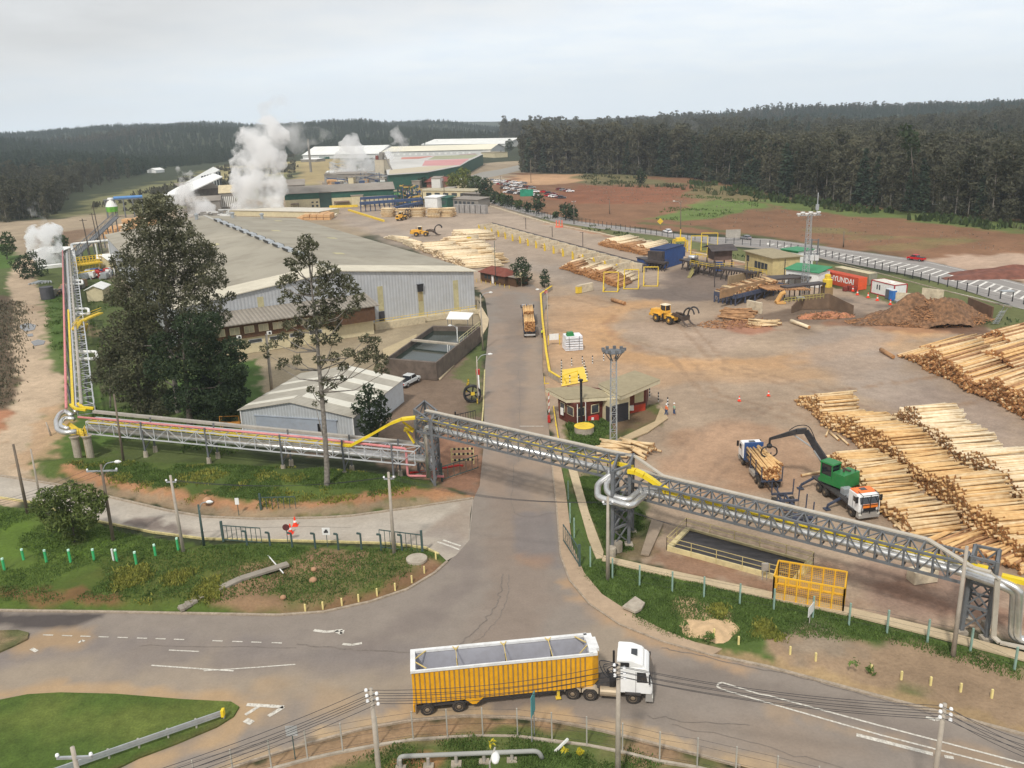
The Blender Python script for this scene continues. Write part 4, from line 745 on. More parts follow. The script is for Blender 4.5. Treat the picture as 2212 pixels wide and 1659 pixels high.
YEL=M('yellow_paint',C(222,190,60),var=.10,scale=1,dirt=.45,dirtc=C(150,120,60));GALV=M('galvanised_steel',C(168,172,174),rough=.45,metal=.35,var=.12,scale=2);STEEL=M('grey_painted_steel',C(104,107,110),rough=.55,var=.14,scale=1.2,dirt=.4,dirtc=C(96,84,74))
WHITE=M('white_paint',C(228,228,224),var=.05,scale=1,dirt=.25,dirtc=C(170,160,144));BLACK=M('black_paint',(.02,.02,.022),rough=.5,var=.3,scale=2);REDP=M('red_paint',C(176,40,34),rough=.5,var=.15,scale=1.5,dirt=.3)
# ---- warehouse
C1=A(1027,673);dv=(A(758,713)-C1).normalized();rz=atan2(dv.y,dv.x)
T=thing('warehouse','huge grey sheet-clad warehouse with a mottled beige gabled roof left of the driveway','warehouse',C1,rz)
HE,HR,XR,XW,D=9.2,12.85,32.0,64.0,146.0
mb=MB();mb.ext([(0,0),(XW,0),(XW,HE),(XR,HR),(0,HE)],-.0,-.25);w_=mb.build('wall',WALLG,T)
mb=MB();mb.box(0,.25,-D,-.25,0,HE);mb.box(XW-.25,XW,-D,-.25,0,HE);mb.ext([(.25,0),(XW-.25,0),(XW-.25,HE),(XR,HR),(.25,HE)],-D,-D+.25);mb.build('side_wall',WALLGY,T)
def roofpl(x0,z0,x1,z1,ya,yb,th=.18,lift=.06):return[(x0,ya,z0+lift),(x1,ya,z1+lift),(x1,yb,z1+lift),(x0,yb,z0+lift),(x0,ya,z0+lift+th),(x1,ya,z1+lift+th),(x1,yb,z1+lift+th),(x0,yb,z0+lift+th)],[(0,3,2,1),(4,5,6,7),(0,1,5,4),(1,2,6,5),(2,3,7,6),(3,0,4,7)]
mb=MB()
for xa,za,xb,zb in((-.8,HE-.09,XR,HR),(XR,HR,XW+.8,HE-.09)):mb.add(*roofpl(xa,za,xb,zb,-9,-D-.3))
mb.build('roof',ROOFW,T)
mb=MB()
for xa,za,xb,zb in((-.8,HE-.09,XR,HR),(XR,HR,XW+.8,HE-.09)):mb.add(*roofpl(xa,za,xb,zb,.5,-9,lift=.065))
mb.build('roof_edge',ROOFL,T)
mb=MB();mb.box(XR-.5,XR+.5,-D,.5,HR+.1,HR+.34);mb.build('ridge_cap',M('ridge',C(170,168,160),var=.1,dirt=.4),T)
for k in range(11):
 y=-24-k*9.5;mb=MB();mb.box(XR-.85,XR+.85,y-5.6,y,HR+.35,HR+.95,t=.2);mb.build('ridge_ventilator',GALV,T)
 mb=MB();mb.box(XR-.9,XR-.85,y-5.4,y-.2,HR+.4,HR+.9);mb.box(XR+.85,XR+.9,y-5.4,y-.2,HR+.4,HR+.9);mb.build('louvre',DARKG,T)
for k in range(6):
 for x in(10,21,43,54):
  y=-30-k*20;z=HR-(HR-HE)*abs(x-XR)/XR;
  if(k+x)%3==0:mb=MB();mb.add(*roofpl(x-1.2,z-(-1.2*(1 if x>XR else-1))*.1125*-1 if False else z-.1125*(x-1.2-x)*(1 if x>XR else-1),x+1.2,z-.1125*1.2*(1 if x>XR else-1),y,y-3,lift=.1));mb.build('roof_light',FIBRE,T)
for x,z0,z1 in((4.7,.4,7.8),(13.3,.4,6.2),(22.6,3.2,8.6),(48,6,9.5)):
 mb=MB();mb.box(x-.62,x+.62,0,.05,z0,z1);mb.build('skylight_panel',FIBRE,T)
mb=MB();mb.box(12.75,13.95,0,.5,6.4,7.9);mb.box(12.6,14.1,0,.6,7.9,8.0);mb.build('fan_housing',BLACK,T)
mb=MB();mb.box(22.0,23.3,0,.07,.3,3.1);mb.build('door',M('dark_door',C(58,56,60)),T)
mb=MB();mb.box(12.9,13.9,.05,.12,4.2,6.3);mb.build('stained_panel',M('stain',C(150,134,96)),T)
for x in(14,24,36):
 mb=MB();mb.lathe([(.55,0),(.55,1.6),(.8,1.7),(.8,2.1),(.1,2.4)],(x,-D+8,HR-(HR-HE)*abs(x-XR)/XR),10);mb.build('roof_cowl',GALV,T)
# loading walkway along the gable
T2=thing('walkway','long low concrete walkway with yellow handrail along the foot of the warehouse gable','walkway',C1,rz)
mb=MB();mb.box(.5,25,.1,2.6,0,1.0);mb.box(14,25.5,2.6,3.4,-.1,1.4);mb.build('plinth',M('beige_plinth',C(198,184,154),var=.1,scale=.7,dirt=.4),T2)
mb=MB()
for x in np.arange(1,25.6,2):mb.beam((x,2.5,1),(x,2.5,2.0),.07)
for z in(1.5,2.0):mb.beam((1,2.5,z),(25,2.5,z),.07)
mb.build('handrail',YEL,T2)
# ---- offices in front of the warehouse
T=thing('office_block','two storey office with brown boarded upper floor and cream ground floor against the warehouse','office',C1,rz)
mb=MB();mb.box(27,62,.3,6.6,0,3.2);mb.build('lower_wall',CREAM,T)
mb=MB();mb.box(26.6,62.4,.28,7.0,3.2,6.2);mb.build('upper_wall',BRN,T)
mb=MB();mb.box(27,36,6.6,8,3.21,6.1);mb.build('bay',BRN,T)
mb=MB();mb.add([(26,.2,7.3),(63,.2,7.3),(63,8.4,6.2),(26,8.4,6.2),(26,.2,7.5),(63,.2,7.5),(63,8.4,6.4),(26,8.4,6.4)],[(0,3,2,1),(4,5,6,7),(0,1,5,4),(1,2,6,5),(2,3,7,6),(3,0,4,7)]);mb.build('roof',M('ribbed_grey_roof',C(150,142,130),var=.1,scale=.4,dirt=.4,stripe=((1,0,0),.8,.05,.35)),T)
for k in range(9):
 x=37.6+k*2.75
 mb=MB();mb.box(x,x+1.9,7.0,7.06,4.1,5.5);wf=mb.build('window',CREAM,T);mb=MB();mb.box(x+.12,x+.9,7.06,7.1,4.2,5.4);mb.box(x+1.0,x+1.78,7.06,7.1,4.2,5.4);g_=mb.build("pane",M('curtained_glass',C(170,164,140),rough=.25,var=.25),wf)
for k in range(6):
 x=38+k*4;mb=MB();mb.box(x,x+2.6,6.6,6.66,1.9,2.7);wf=mb.build('window',WHITE,T);mb=MB();mb.box(x+.1,x+2.5,6.66,6.7,2.0,2.6);o=mb.build("pane",GLASS,wf)
for x in(40.1,48.2,54):
 mb=MB();mb.box(x,x+.9,7.0,7.4,3.3,3.95);a_=mb.build('air_conditioner',WHITE,T);mb=MB();mb.lathe([(.24,0),(.24,.03)],(x+.4,7.41,3.62),12,'y');o=mb.build("fan",BLACK,a_)
# ---- settling basins
hB=HZ(945,822,784)
P4=[A(832,775,hB),A(942,784,hB),A(1038,705,hB),A(935,703,hB)]
T=thing('settling_basin','two open concrete basins of dark green water beside the driveway footpath','basin',(P4[1].x,P4[1].y,0))
cen=sum(P4,Vector())/4;inn=[p+(cen-p).normalized()*.75 for p in P4]
def ring(mb,o,i,z0,z1):
 n=len(o);vs=[(p.x,p.y,z)for z in(z0,z1)for p in o]+[(p.x,p.y,z)for z in(z0,z1)for p in i]
 fs=[]
 for k in range(n):
  j=(k+1)%n;fs+=[(k,j,n+j,n+k),(2*n+j,2*n+k,3*n+k,3*n+j),(n+k,n+j,3*n+j,3*n+k),(j,k,2*n+k,2*n+j)]
 mb.add(vs,fs)
mb=MB();ring(mb,P4,inn,0,hB);mb.build('wall',CONCD,T,world=True)
WATER=M('basin_water',C(40,50,44),rough=.10,var=.15,scale=.3,spec=.35)
mb=MB();mb.add([(p.x,p.y,hB-.9)for p in inn],[(0,1,2,3)]);mb.build('water',WATER,T,world=True)
mb=MB();mb.beam(P4[0].lerp(P4[3],.52)+Vector((0,0,.05)),P4[1].lerp(P4[2],.46)+Vector((0,0,.05)),.8,.3);mb.build('dividing_walkway',CONCG,T,world=True)
mb=MB();a,b=P4[1].lerp(P4[2],.48),P4[1].lerp(P4[2],.98)
for k in range(6):q=a.lerp(b,k/5);mb.beam(q,q+Vector((0,0,1.1)),.06)
for z in(.55,1.1):mb.beam(a+Vector((0,0,z)),b+Vector((0,0,z)),.06)
mb.build('handrail',M('pale_yellow_rail',C(206,196,150)),T,world=True)
for f_,h_ in((.55,2),(.62,1.5)):
 q=P4[1].lerp(P4[2],f_*.55)+Vector((-.6,.2,-.9));mb=MB();mb.tube([q,q+Vector((0,0,h_))],.06,6);mb.build('level_gauge',WHITE,T,world=True)
mb=MB();mb.tube([A(860,760,.6),A(930,745,1.2)],.25,8);
tag(mb.build('pipe',REDP),'short red pipe lying beside the settling basins','pipe')
T=thing('canopy','small white roof on posts at the far corner of the settling basins','canopy',A(995,690));g0=T.location
mb=MB();cp=[A(964,690,2.6),A(1012,691,2.6),A(1023,677,3.1),A(972,674,3.1)];mb.add([p for p in cp]+[p+Vector((0,0,.15))for p in cp],[(0,3,2,1),(4,5,6,7),(0,1,5,4),(1,2,6,5),(2,3,7,6),(3,0,4,7)]);mb.build('roof',WHITE,T,world=True)
for p in cp:
 mb=MB();q=p.lerp(sum(cp,Vector())/4,.1);mb.beam((q.x,q.y,0),(q.x,q.y,p.z),.12);mb.build('post',STEEL,T,world=True)
# concrete apron slab beside the basins
o=sheet('path',[(826,755),(900,722),(900,735),(860,768),(832,775)],.05,[],C(176,160,128),2,conc)
# ---- small grey shed
a,b,c=A(526,938),A(768,955),A(884,868);xd=(a-b).normalized();yd=Vector((-xd.y,xd.x,0));yd=-yd if yd.dot(c-b)>0 else yd
Lx=(a-b).length;Ly=abs((c-b).dot(Vector((-xd.y,xd.x,0))));rz2=atan2(xd.y,xd.x)
T=thing('shed','low pale grey sheet-metal shed with a shallow gabled roof behind the pipe bridge','shed',b,rz2)
print('shed',Lx,Ly)
mb=MB();mb.ext([(0,0),(Lx,0),(Lx,3.7),(Lx*.53,5.3),(0,3.7)],0,-.2);mb.ext([(0,0),(Lx,0),(Lx,3.7),(Lx*.53,5.3),(0,3.7)],-Ly,-Ly+.2);mb.build('wall',M('shed_wall',C(178,182,184),var=.07,dirt=.25,dirtc=C(140,134,122),stripe=((1,0,0),.45,.03,.25)),T)
mb=MB();mb.box(0,.2,-Ly+.2,-.2,0,3.7);mb.box(Lx-.2,Lx,-Ly+.2,-.2,0,3.7);mb.build('side_wall',M('shed_side',C(186,190,192),var=.07,dirt=.2),T)
SR=M('shed_roof',C(176,170,156),var=.1,scale=.3,dirt=.45,dirtc=C(140,132,116),stripe=((0,1,0),.5,.04,.3));SRL=M('shed_roof_light',C(214,210,196),var=.06,stripe=((0,1,0),.5,.04,.15))
mb=MB()
for xa,za,xb,zb in((-.3,3.62,Lx*.53,5.3),(Lx*.53,5.3,Lx+.3,3.62)):mb.add(*roofpl(xa,za,xb,zb,.35,-Ly-.35,.1,.05))
mb.build('roof',SR,T)
for k in range(4):
 y=-2.4-k*4.6;mb=MB()
 mb.add(*roofpl(-.3,3.62,Lx*.53-.4,5.26,y,y-1.9,.1,.07));mb.build('roof_light',SRL,T)
for k in range(3):
 y=-1.6-k*5;mb=MB();mb.add(*roofpl(Lx*.53+.4,5.26,Lx+.3,3.62,y,y-1.2,.1,.07));mb.build('roof_light',SRL,T)
mb=MB();mb.box(2.6,Lx-2.4,0,.12,0,3.0);mb.box(2.4,Lx-2.2,.0,.2,3.0,3.12);mb.build('sliding_door',M('blue_grey_door',C(150,158,168),var=.08,dirt=.2),T)
mb=MB();mb.box(5.0,5.5,.12,.16,1.0,2.4);mb.build('door_window',DARKG,T)
mb=MB();mb.tube([(0.05,.1,0),(0.05,.1,3.7)],.09,6);mb.tube([(Lx-.05,.1,0),(Lx-.05,.1,3.7)],.09,6);mb.build('downpipe',WHITE,T)
# ---- gatehouse
z1=3.35;GHB=M('red_brown_boards',C(92,40,30),var=.2,scale=1.5,dirt=.3);FEL=M('felt_roof',C(152,140,112),var=.08,scale=.6,dirt=.5,dirtc=C(128,116,90));FAS=M('cream_fascia',C(206,196,166),var=.07,dirt=.3)
T=thing('gatehouse','dark red gatehouse with two angled beige roofs at the yard entrance','gatehouse',A(1300,905))
def slab(mb,pts,z,th,tilt=None):
 p=[A(u,v,z)for u,v in pts];mb.prism([(q.x,q.y)for q in p],z-th,z)
ra=[(1177,839),(1223,863),(1318,857),(1301,843),(1261,833)];rb=[(1292,829),(1371,800),(1427,820),(1341,857)]
mb=MB();p=[A(u,v,z1+.55)for u,v in ra];mb.prism([(q.x,q.y)for q in p],z1+.5,z1+.56);p=[A(u,v,z1+1.0)for u,v in rb];mb.prism([(q.x,q.y)for q in p],z1+.95,z1+1.01);mb.build('roof',FEL,T,world=True)
mb=MB();p=[A(u,v,z1+.55)for u,v in ra];c0=sum(p,Vector())/len(p);mb.prism([tuple(c0.lerp(q,.985)[:2])for q in p],z1,z1+.5);p=[A(u,v,z1+1.0)for u,v in rb];c0=sum(p,Vector())/len(p);mb.prism([tuple(c0.lerp(q,.985)[:2])for q in p],z1+.4,z1+.95);mb.build('fascia',FAS,T,world=True)
wa=[(1208,903),(1243,921),(1301,908),(1299,885),(1228,880)];wb=[(1359,893),(1394,886),(1400,862),(1345,868)];wc=[(1301,908),(1318,916),(1360,906),(1356,880),(1301,884)]
mb=MB()
def wallp(mb,pts,h,fl=0):
 p=[A(u,v)for u,v in pts];c0=sum(p,Vector())/len(p);n=len(p);t=[c0+(q-c0)*(1+fl)for q in p]
 mb.add([tuple(q)for q in p]+[(q.x,q.y,h)for q in t],[tuple(range(n)),tuple(range(n,2*n))]+[(k,(k+1)%n,n+(k+1)%n,n+k)for k in range(n)])
wallp(mb,wa,z1,.05);wallp(mb,wb,z1+.4,.05);mb.build('wall',GHB,T,world=True)
mb=MB();wallp(mb,wc,z1+.3);mb.build('cream_wall',CREAM,T,world=True)
def onwall(a,b,f0,f1,z0,z1_,out,fl=.03):
 a,b=A(*a),A(*b);d=(b-a).normalized();n=Vector((d.y,-d.x,0));p,q=a.lerp(b,f0)+n*out,a.lerp(b,f1)+n*out
 return(Vector((p.x,p.y,z0)),Vector((q.x,q.y,z0)),Vector((q.x,q.y,z1_)),Vector((p.x,p.y,z1_)),n)
def panel(T,name,mat,a,b,f0,f1,z0,z1_,out=.08,th=.06):
 p=onwall(a,b,f0,f1,z0,z1_,out);n=p[4]*th;mb=MB();v=[p[0],p[1],p[2],p[3]];mb.add([tuple(q)for q in v]+[tuple(q-n)for q in v],[(0,1,2,3),(7,6,5,4),(0,4,5,1),(1,5,6,2),(2,6,7,3),(3,7,4,0)]);return mb.build(name,mat,T,world=True)
for a,b,f0,f1 in(((1208,903),(1243,921),.12,.42),((1208,903),(1243,921),.55,.95),((1243,921),(1301,908),.04,.34),((1243,921),(1301,908),.56,.86)):
 panel(T,'window_frame',CREAM,a,b,f0,f1,1.4,2.75,.16);panel(T,'window',GLASS,a,b,f0+.03,f1-.03,1.5,2.65,.19)
panel(T,'window_frame',CREAM,(1359,893),(1394,886),.3,.85,1.5,3.1,.14);panel(T,'window',M('blind',C(180,176,140),rough=.3),(1359,893),(1394,886),.34,.81,1.6,3.0,.17)
panel(T,'roller_door',M('charcoal_door',C(56,54,58),var=.1,stripe=((0,0,1),.25,.01,.3)),(1318,916),(1360,906),.08,.92,0.05,2.7,.07);panel(T,'side_door',M('charcoal_door2',C(66,62,64)),(1301,908),(1318,916),.5,.95,.05,2.5,.07)
panel(T,'lower_cladding',M('orange_red_boards',C(178,62,36),dirt=.3),(1359,893),(1394,886),.05,.98,0,1.1,.1)
p=A(1362,884);mb=MB();mb.box(-.45,.45,-.2,.2,.5,1.2);o=mb.build('air_conditioner',WHITE,T);o.location=A(1362,893)-T.location
mb=MB();q=A(1246,922)-T.location;mb.tube([q+Vector((.1,-.15,0)),q+Vector((.1,-.15,3.4))],.06,6);q=A(1265,917)-T.location;mb.tube([q+Vector((0,-.2,0)),q+Vector((0,-.2,3.4))],.06,6);mb.build('downpipe',WHITE,T)
T=thing('water_tank','round concrete tank with a yellow lid in front of the gatehouse','tank',A(1262,938));mb=MB();mb.lathe([(1.35,0),(1.35,1.2)],n=28);mb.build('tank_wall',CONCG,T);mb=MB();mb.lathe([(1.38,1.2),(1.38,1.28),(1.2,1.32)],n=28);mb.build('lid',YEL,T)
mb=MB();mb.tube([(0,0,0),(0,0,HZ(1256,921,823))],.17,8);mb.lathe([(.3,0),(.3,.25)],(0,0,HZ(1256,921,823)),8);o=mb.build('flue',BLACK,None,origin=(0,0,0));o.location=A(1256,921);tag(o,'tall black flue pipe rising in front of the gatehouse','flue')
T=thing('generator','red cabinet beside the gatehouse wall','cabinet',A(1280,912),atan2(.2,1));mb=MB();mb.box(-.85,.85,-.45,.45,.1,1.1,t=.05);mb.build('cabinet',REDP,T);mb=MB();mb.box(-.3,.05,-.47,-.44,.5,.9);mb.build('label_plate',WHITE,T)
mb=MB();mb.box(-.3,.3,-.02,.02,1.0,2.1);o=mb.build('notice_board',WHITE,None,origin=(0,0,0));o.location=A(1214,909)+Vector((0,-.3,0));o.rotation_euler=(0,0,-.9);tag(o,'white notice board on the left corner of the gatehouse','sign')
# ---- brown wooden office in the yard
a,b,c=A(1031,605),A(1083,616),A(1100,612)
T=thing('wooden_office','small dark brown wooden office with maroon roof beyond the warehouse corner','office',A(1064,612),atan2((b-a).y,(b-a).x));L_=(b-a).length
mb=MB();mb.box(-L_/2,L_/2,0,5,0,2.6);mb.build('wall',BRN,T);mb=MB();mb.add([(-L_/2-.6,-.6,2.5),(L_/2+.6,-.6,2.5),(L_/2+.6,5.6,2.5),(-L_/2-.6,5.6,2.5),(-L_/2+2,2.5,4.1),(L_/2-2,2.5,4.1)],[(0,1,2,3),(0,1,5,4),(1,2,5),(2,3,4,5),(3,0,4)]);mb.build('roof',M('maroon_roof',C(118,58,44),var=.15,dirt=.4),T)
for x in(-3.5,-1.9,1.6):mb=MB();mb.box(x,x+1,-.05,0,1,2);mb.build('window',GLASS,T)
mb=MB();mb.box(-.3,.6,-.06,0,0,2.1);mb.build('door',WHITE,T)
mb=MB();mb.box(L_/2,L_/2+3.6,1,5,0,2.4);mb.build('annex',BRN,T);mb=MB();mb.box(L_/2,L_/2+3.9,.6,5.3,2.4,2.55);mb.build('annex_roof',M('grey_felt',C(150,140,128)),T)
for k in range(8):
 o=None;mb=MB();mb.tube([(0,0,0),(0,0,.9)],.07,6);o=mb.build('bollard',YEL,None,origin=(0,0,0));o.location=A(1030+k*10,607+k*2.0)+Vector((0,-1.5,0));tag(o,'short pale bollard in the row before the brown wooden office','bollard','bollards before the wooden office')
# ================================================================ PIPE BRIDGES
SILV=M('insulated_pipe',C(206,206,204),rough=.32,metal=.75,var=.08,scale=1.5,dirt=.25,dirtc=C(160,140,110));PINK=M('faded_red_pipe',C(206,132,132),var=.12,scale=1,dirt=.2);GPIPE=M('grey_tray',C(166,160,150),var=.12,scale=.8,dirt=.4,dirtc=C(130,118,100))
WSTEEL=M('pale_galvanised_truss',C(188,190,192),rough=.5,var=.08,dirt=.2);YPIPE=M('yellow_pipe',C(226,198,40),rough=.5,var=.1,scale=.6,dirt=.3,dirtc=C(160,130,60));TRAY=M('pale_cable_tray',C(182,174,160),var=.08,dirt=.35,dirtc=C(150,138,120));RPIPE=M('bright_red_pipe',C(190,36,30),rough=.5,var=.12)
def truss_side(mb,b0,b1,t0,t1,n,w=.13):
 mb.beam(b0,b1,w*1.5);mb.beam(t0,t1,w*1.5)
 for i in range(n+1):
  f=i/n;mb.beam(b0.lerp(b1,f),t0.lerp(t1,f),w)
  if i<n:
   g_=(i+1)/n;mb.beam(b0.lerp(b1,f),t0.lerp(t1,g_),w*.7)if i%2 else mb.beam(t0.lerp(t1,f),b0.lerp(b1,g_),w*.7)
def bridge(label,b0,b1,zt,width,n,mat,w=.13,tray=True):
 T=thing('pipe_bridge',label,'pipe bridge',(b0+b1)/2-Vector((0,0,b0.z)));d=(b1-b0).normalized();nn=Vector((-d.y,d.x,0)).normalized();nn=nn if nn.y>0 or abs(nn.y)<.2 and nn.x>0 else-nn;nn=nn*width
 up=Vector((0,0,zt-b0.z));up1=Vector((0,0,zt-b1.z))
 mb=MB();truss_side(mb,b0,b1,b0+up,b1+up1,n,w);mb.build('front_truss',mat,T,world=True)
 mb=MB();truss_side(mb,b0+nn,b1+nn,b0+nn+up,b1+nn+up1,n,w);mb.build('rear_truss',mat,T,world=True)
 mb=MB()
 for i in range(n+1):
  f=i/n;p=b0.lerp(b1,f);q=(b0+up).lerp(b1+up1,f);mb.beam(p,p+nn,w)
  mb.beam(q,q+nn,w)
  if i<n:q2=(b0+up).lerp(b1+up1,(i+1)/n);mb.beam(q,q2+nn,w*.7)if i%2 else mb.beam(q+nn,q2,w*.7)
 mb.build('cross_brace',mat,T,world=True);return T,d,nn/width
def runp(name,label,pts,r,mat,n=10,cat='pipe',sp=True):
 p=[Vector(q)for q in pts];mb=MB();mb.tube(p,r,n);o=mb.build(name,mat,smooth=True);return tag(o,label,cat)
def rounded(pts,rad=.6,k=4):
 P=[Vector(p)for p in pts];out=[P[0]]
 for a,b,c in zip(P[:-2],P[1:-1],P[2:]):
  r=min(rad,(b-a).length*.45,(c-b).length*.45);s,e=b+(a-b).normalized()*r,b+(c-b).normalized()*r
  out+=[s.lerp(b,t/k).lerp(b.lerp(e,t/k),t/k)for t in range(k+1)]
 return out+[P[-1]]
# low bridge from the corner column to the first tower
b0,b1=A(190,937,2.5),A(897,1005,2.5)
T,d,nn=bridge('long low white lattice pipe bridge crossing the grass bank left of the driveway',b0,b1,4.25,1.9,22,WSTEEL,.09)
Lb=(b1-b0).length
def L1(s,off,z):p=b0+d*s+nn*off;return Vector((p.x,p.y,z))
for s_,wdt in((9.2,0),(19.3,0),(30.5,0),(39.3,0),(48.0,0)):
 T=thing('trestle','steel trestle on a concrete foot under the low white pipe bridge','trestle',L1(min(s_,Lb-3),.9,0),group='trestles under the low pipe bridge');s_=min(s_,Lb-3)
 mb=MB()
 for o_ in(0,1.9):mb.beam(L1(s_,o_,.7),L1(s_,o_,4.9),.2)
 mb.beam(L1(s_,0,2.4),L1(s_,1.9,2.4),.16);mb.beam(L1(s_,0,1),L1(s_,1.9,2.3),.1);mb.build('frame',STEEL,T,world=True)
 for o_ in(0,1.9):mb=MB();q=L1(s_,o_,0);mb.lathe([(.34,-.2),(.28,.75)],(q.x,q.y,0),8);mb.build('foot',CONCG,T,world=True)
runp('pipe','lower silver insulated pipe lying inside the low white pipe bridge',[L1(-1,.55,3.0),L1(Lb+2.2,.55,3.0)],.33,SILV)
runp('pipe','rear silver insulated pipe inside the low white pipe bridge',[L1(-1,1.35,3.05),L1(Lb+2.2,1.35,3.05)],.30,SILV)
runp('pipe','faded pink pipe on the low white bridge, turning down at the first tower',rounded([L1(-1.4,.25,4.75),L1(35,.25,4.75),L1(Lb-1.2,.25,4.45),L1(Lb-1.2,.25,.9),L1(Lb+3,1.5,.7)],.3),.15,PINK)
runp('pipe','bright red pipe running low through the foot of the first tower',[A(886,1021,.4),A(925,1017,.5),A(990,1005,.5),A(1000,1006,.3)],.14,RPIPE)
mb=MB();p,q=L1(-1,2.7,4.75),L1(Lb+1,2.7,4.2);mb.beam(p,q,.5,.35)
tag(mb.build('cable_tray',GPIPE),'grey cable duct along the back of the low white pipe bridge','cable tray')
zt1=8.5
Yp=[L1(-.5,.8,4.0),L1(36,.8,4.0),A(758,962,4.3),A(800,940,5.8),A(845,914,7.7),A(868,905,8.3),A(897,902,8.4)]
mb=MB();
for a,b in zip(Yp[:-1],Yp[1:]):mb.beam(a,b,.62,.3)
tag(mb.build('cable_tray',YPIPE),'yellow cable tray climbing from the low white bridge up to the first tower','cable tray')
# corner: yellow platform, concrete columns, expansion loop
for(u,v),l in(((170,992),'left round concrete column under the corner of the pipe bridge'),((196,990),'right round concrete column under the corner of the pipe bridge, with ladder')):
 mb=MB();mb.lathe([(.5,-.3),(.5,2.9),(.7,3.3)],A(u,v),14);tag(mb.build('column',CONCG),l,'column')
T=thing('platform','yellow steel platform with railings wrapped round the bridge corner','platform',A(165,985));mb=MB()
pl=[A(135,930,3.2),A(150,938,3.2),A(183,944,3.2),A(186,936,3.2),A(150,912,3.2)]
mb.prism([(p.x,p.y)for p in pl],3.1,3.25);mb.build('deck',YEL,T,world=True);mb=MB()
for a,b in zip(pl[:3],pl[1:4]):
 for z in(.55,1.1):mb.beam(a+Vector((0,0,z)),b+Vector((0,0,z)),.07)
 for k in range(4):q=a.lerp(b,k/3);mb.beam(q,q+Vector((0,0,1.1)),.06)
 mb.beam(a+Vector((0,0,.1)),b+Vector((0,0,.1)),.03,.3)
mb.build('railing',YEL,T,world=True);mb=MB();e0=A(186,942,3.2)
for o_ in(-.3,.3):mb.beam(e0+Vector((o_,-.3,-3.2)),e0+Vector((o_,-.3,1)),.06)
for k in range(14):mb.beam(e0+Vector((-.3,-.3,-3.1+k*.3)),e0+Vector((.3,-.3,-3.1+k*.3)),.04)
mb.build('ladder',YEL,T,world=True)
loop=[A(155,897,4),A(140,888,4),A(128,895,4),A(121,910,4),A(124,930,4),A(140,935,4),A(165,932,4)]
runp('pipe','outer white insulated expansion loop at the corner of the pipe bridge',rounded(loop,.8),.34,SILV);runp('pipe','inner white insulated expansion loop at the corner of the pipe bridge',rounded([A(160,905,4.1),A(140,903,4.1),A(132,910,4.1),A(132,922,4.1),A(148,926,4.1)],.6),.3,SILV)
# long receding bridge along the dirt track
c0,c1=A(152,900,3.0),A(139,552,3.0)
T,e,m=bridge('long pipe bridge with white lattice running away from the camera beside the dirt track',c0,c1,4.4,2.3,46,WSTEEL,.10)
m=Vector((e.y,-e.x,0)).normalized();m=m if m.x>0 else-m;LB=(c1-c0).length
def L0(s,off,z):p=c0+e*s+m*off;return Vector((p.x,p.y,z))
T.location=L0(LB/2,1,0)
for ch in T.children:pass
runp('pipe','faded pink-red pipe along the left edge of the receding pipe bridge',[L0(-1.2,-.25,4.75),L0(LB,-.25,4.75)],.2,PINK)
runp('pipe','grey duct along the middle of the receding pipe bridge',[L0(0,1.7,4.65),L0(LB,1.7,4.65)],.26,GPIPE)
runp('pipe','silver insulated pipe inside the receding pipe bridge',[L0(0,.8,3.5),L0(LB,.8,3.5)],.4,SILV)
mb=MB();mb.beam(L0(0,.55,4.3),L0(LB*.42,.55,4.3),.35,.1)
tag(mb.build('cable_tray',YPIPE),'yellow cable tray on the near half of the receding pipe bridge','cable tray')
mb=MB()
for a,b in((L0(1,1.2,4.5),L0(-1.1,1.8,4.4)),(L0(-1.1,1.8,4.4),L0(-1.8,3.2,4.2)),(L0(1,.3,4.5),L0(-1,.8,4.4)),(L0(-1,.8,4.4),L0(-2,2.2,4.2))):mb.beam(a,b,.4,.3)
tag(mb.build('cable_tray',YPIPE),'yellow curved trays turning the bridge corner above the platform','cable tray')
for k,s_ in enumerate(np.arange(14,LB,15)):
 T=thing('trestle','steel trestle under the receding pipe bridge beside the dirt track','trestle',L0(s_,1.1,0),group='trestles under the receding pipe bridge');mb=MB()
 for o_ in(-.1,2.4):mb.beam(L0(s_,o_,-.2),L0(s_,o_,4.4),.25)
 mb.beam(L0(s_,-.3,3),L0(s_,2.6,3),.2);mb.build('frame',STEEL,T,world=True)
for(u,v,w_,h_),l in(((190,768,22,8),'nearest white pipe loop sticking out of the receding bridge'),((178,673,16,6),'second white pipe loop sticking out of the receding bridge'),((166,610,14,4),'third white pipe loop sticking out of the receding bridge')):
 z=3.4;runp('pipe',l,rounded([A(u-w_,v-h_,z),A(u+w_*.8,v-h_,z),A(u+w_*.9,v+h_*.9,z),A(u-w_,v+h_,z)],.8),.3,WHITE)
T=thing('stairway','yellow steel stair and gangway crossing from the receding bridge towards the warehouse','stairs',A(180,740));mb=MB()
gp=[A(160,712,4.4),A(172,696,4.4),A(200,683,4.4),A(218,676,4.4)]
for a,b in zip(gp[:-1],gp[1:]):
 mb.beam(a,b,1.1,.3)
 for z in(.6,1.1):mb.beam(a+Vector((0,-.5,z)),b+Vector((0,-.5,z)),.08);mb.beam(a+Vector((0,.5,z)),b+Vector((0,.5,z)),.08)
mb.build('gangway',YEL,T,world=True);mb=MB();a,b=A(184,700,4.3),A(176,733,.3)
for o_ in(-.5,.5):mb.beam(a+Vector((o_,0,0)),b+Vector((o_,0,0)),.12,.3);mb.beam(a+Vector((o_,0,1)),b+Vector((o_,0,1)),.07)
for k in range(14):mb.beam(a.lerp(b,k/13)+Vector((-.5,0,0)),a.lerp(b,k/13)+Vector((.5,0,0)),.3,.05)
mb.build('stair_flight',YEL,T,world=True)
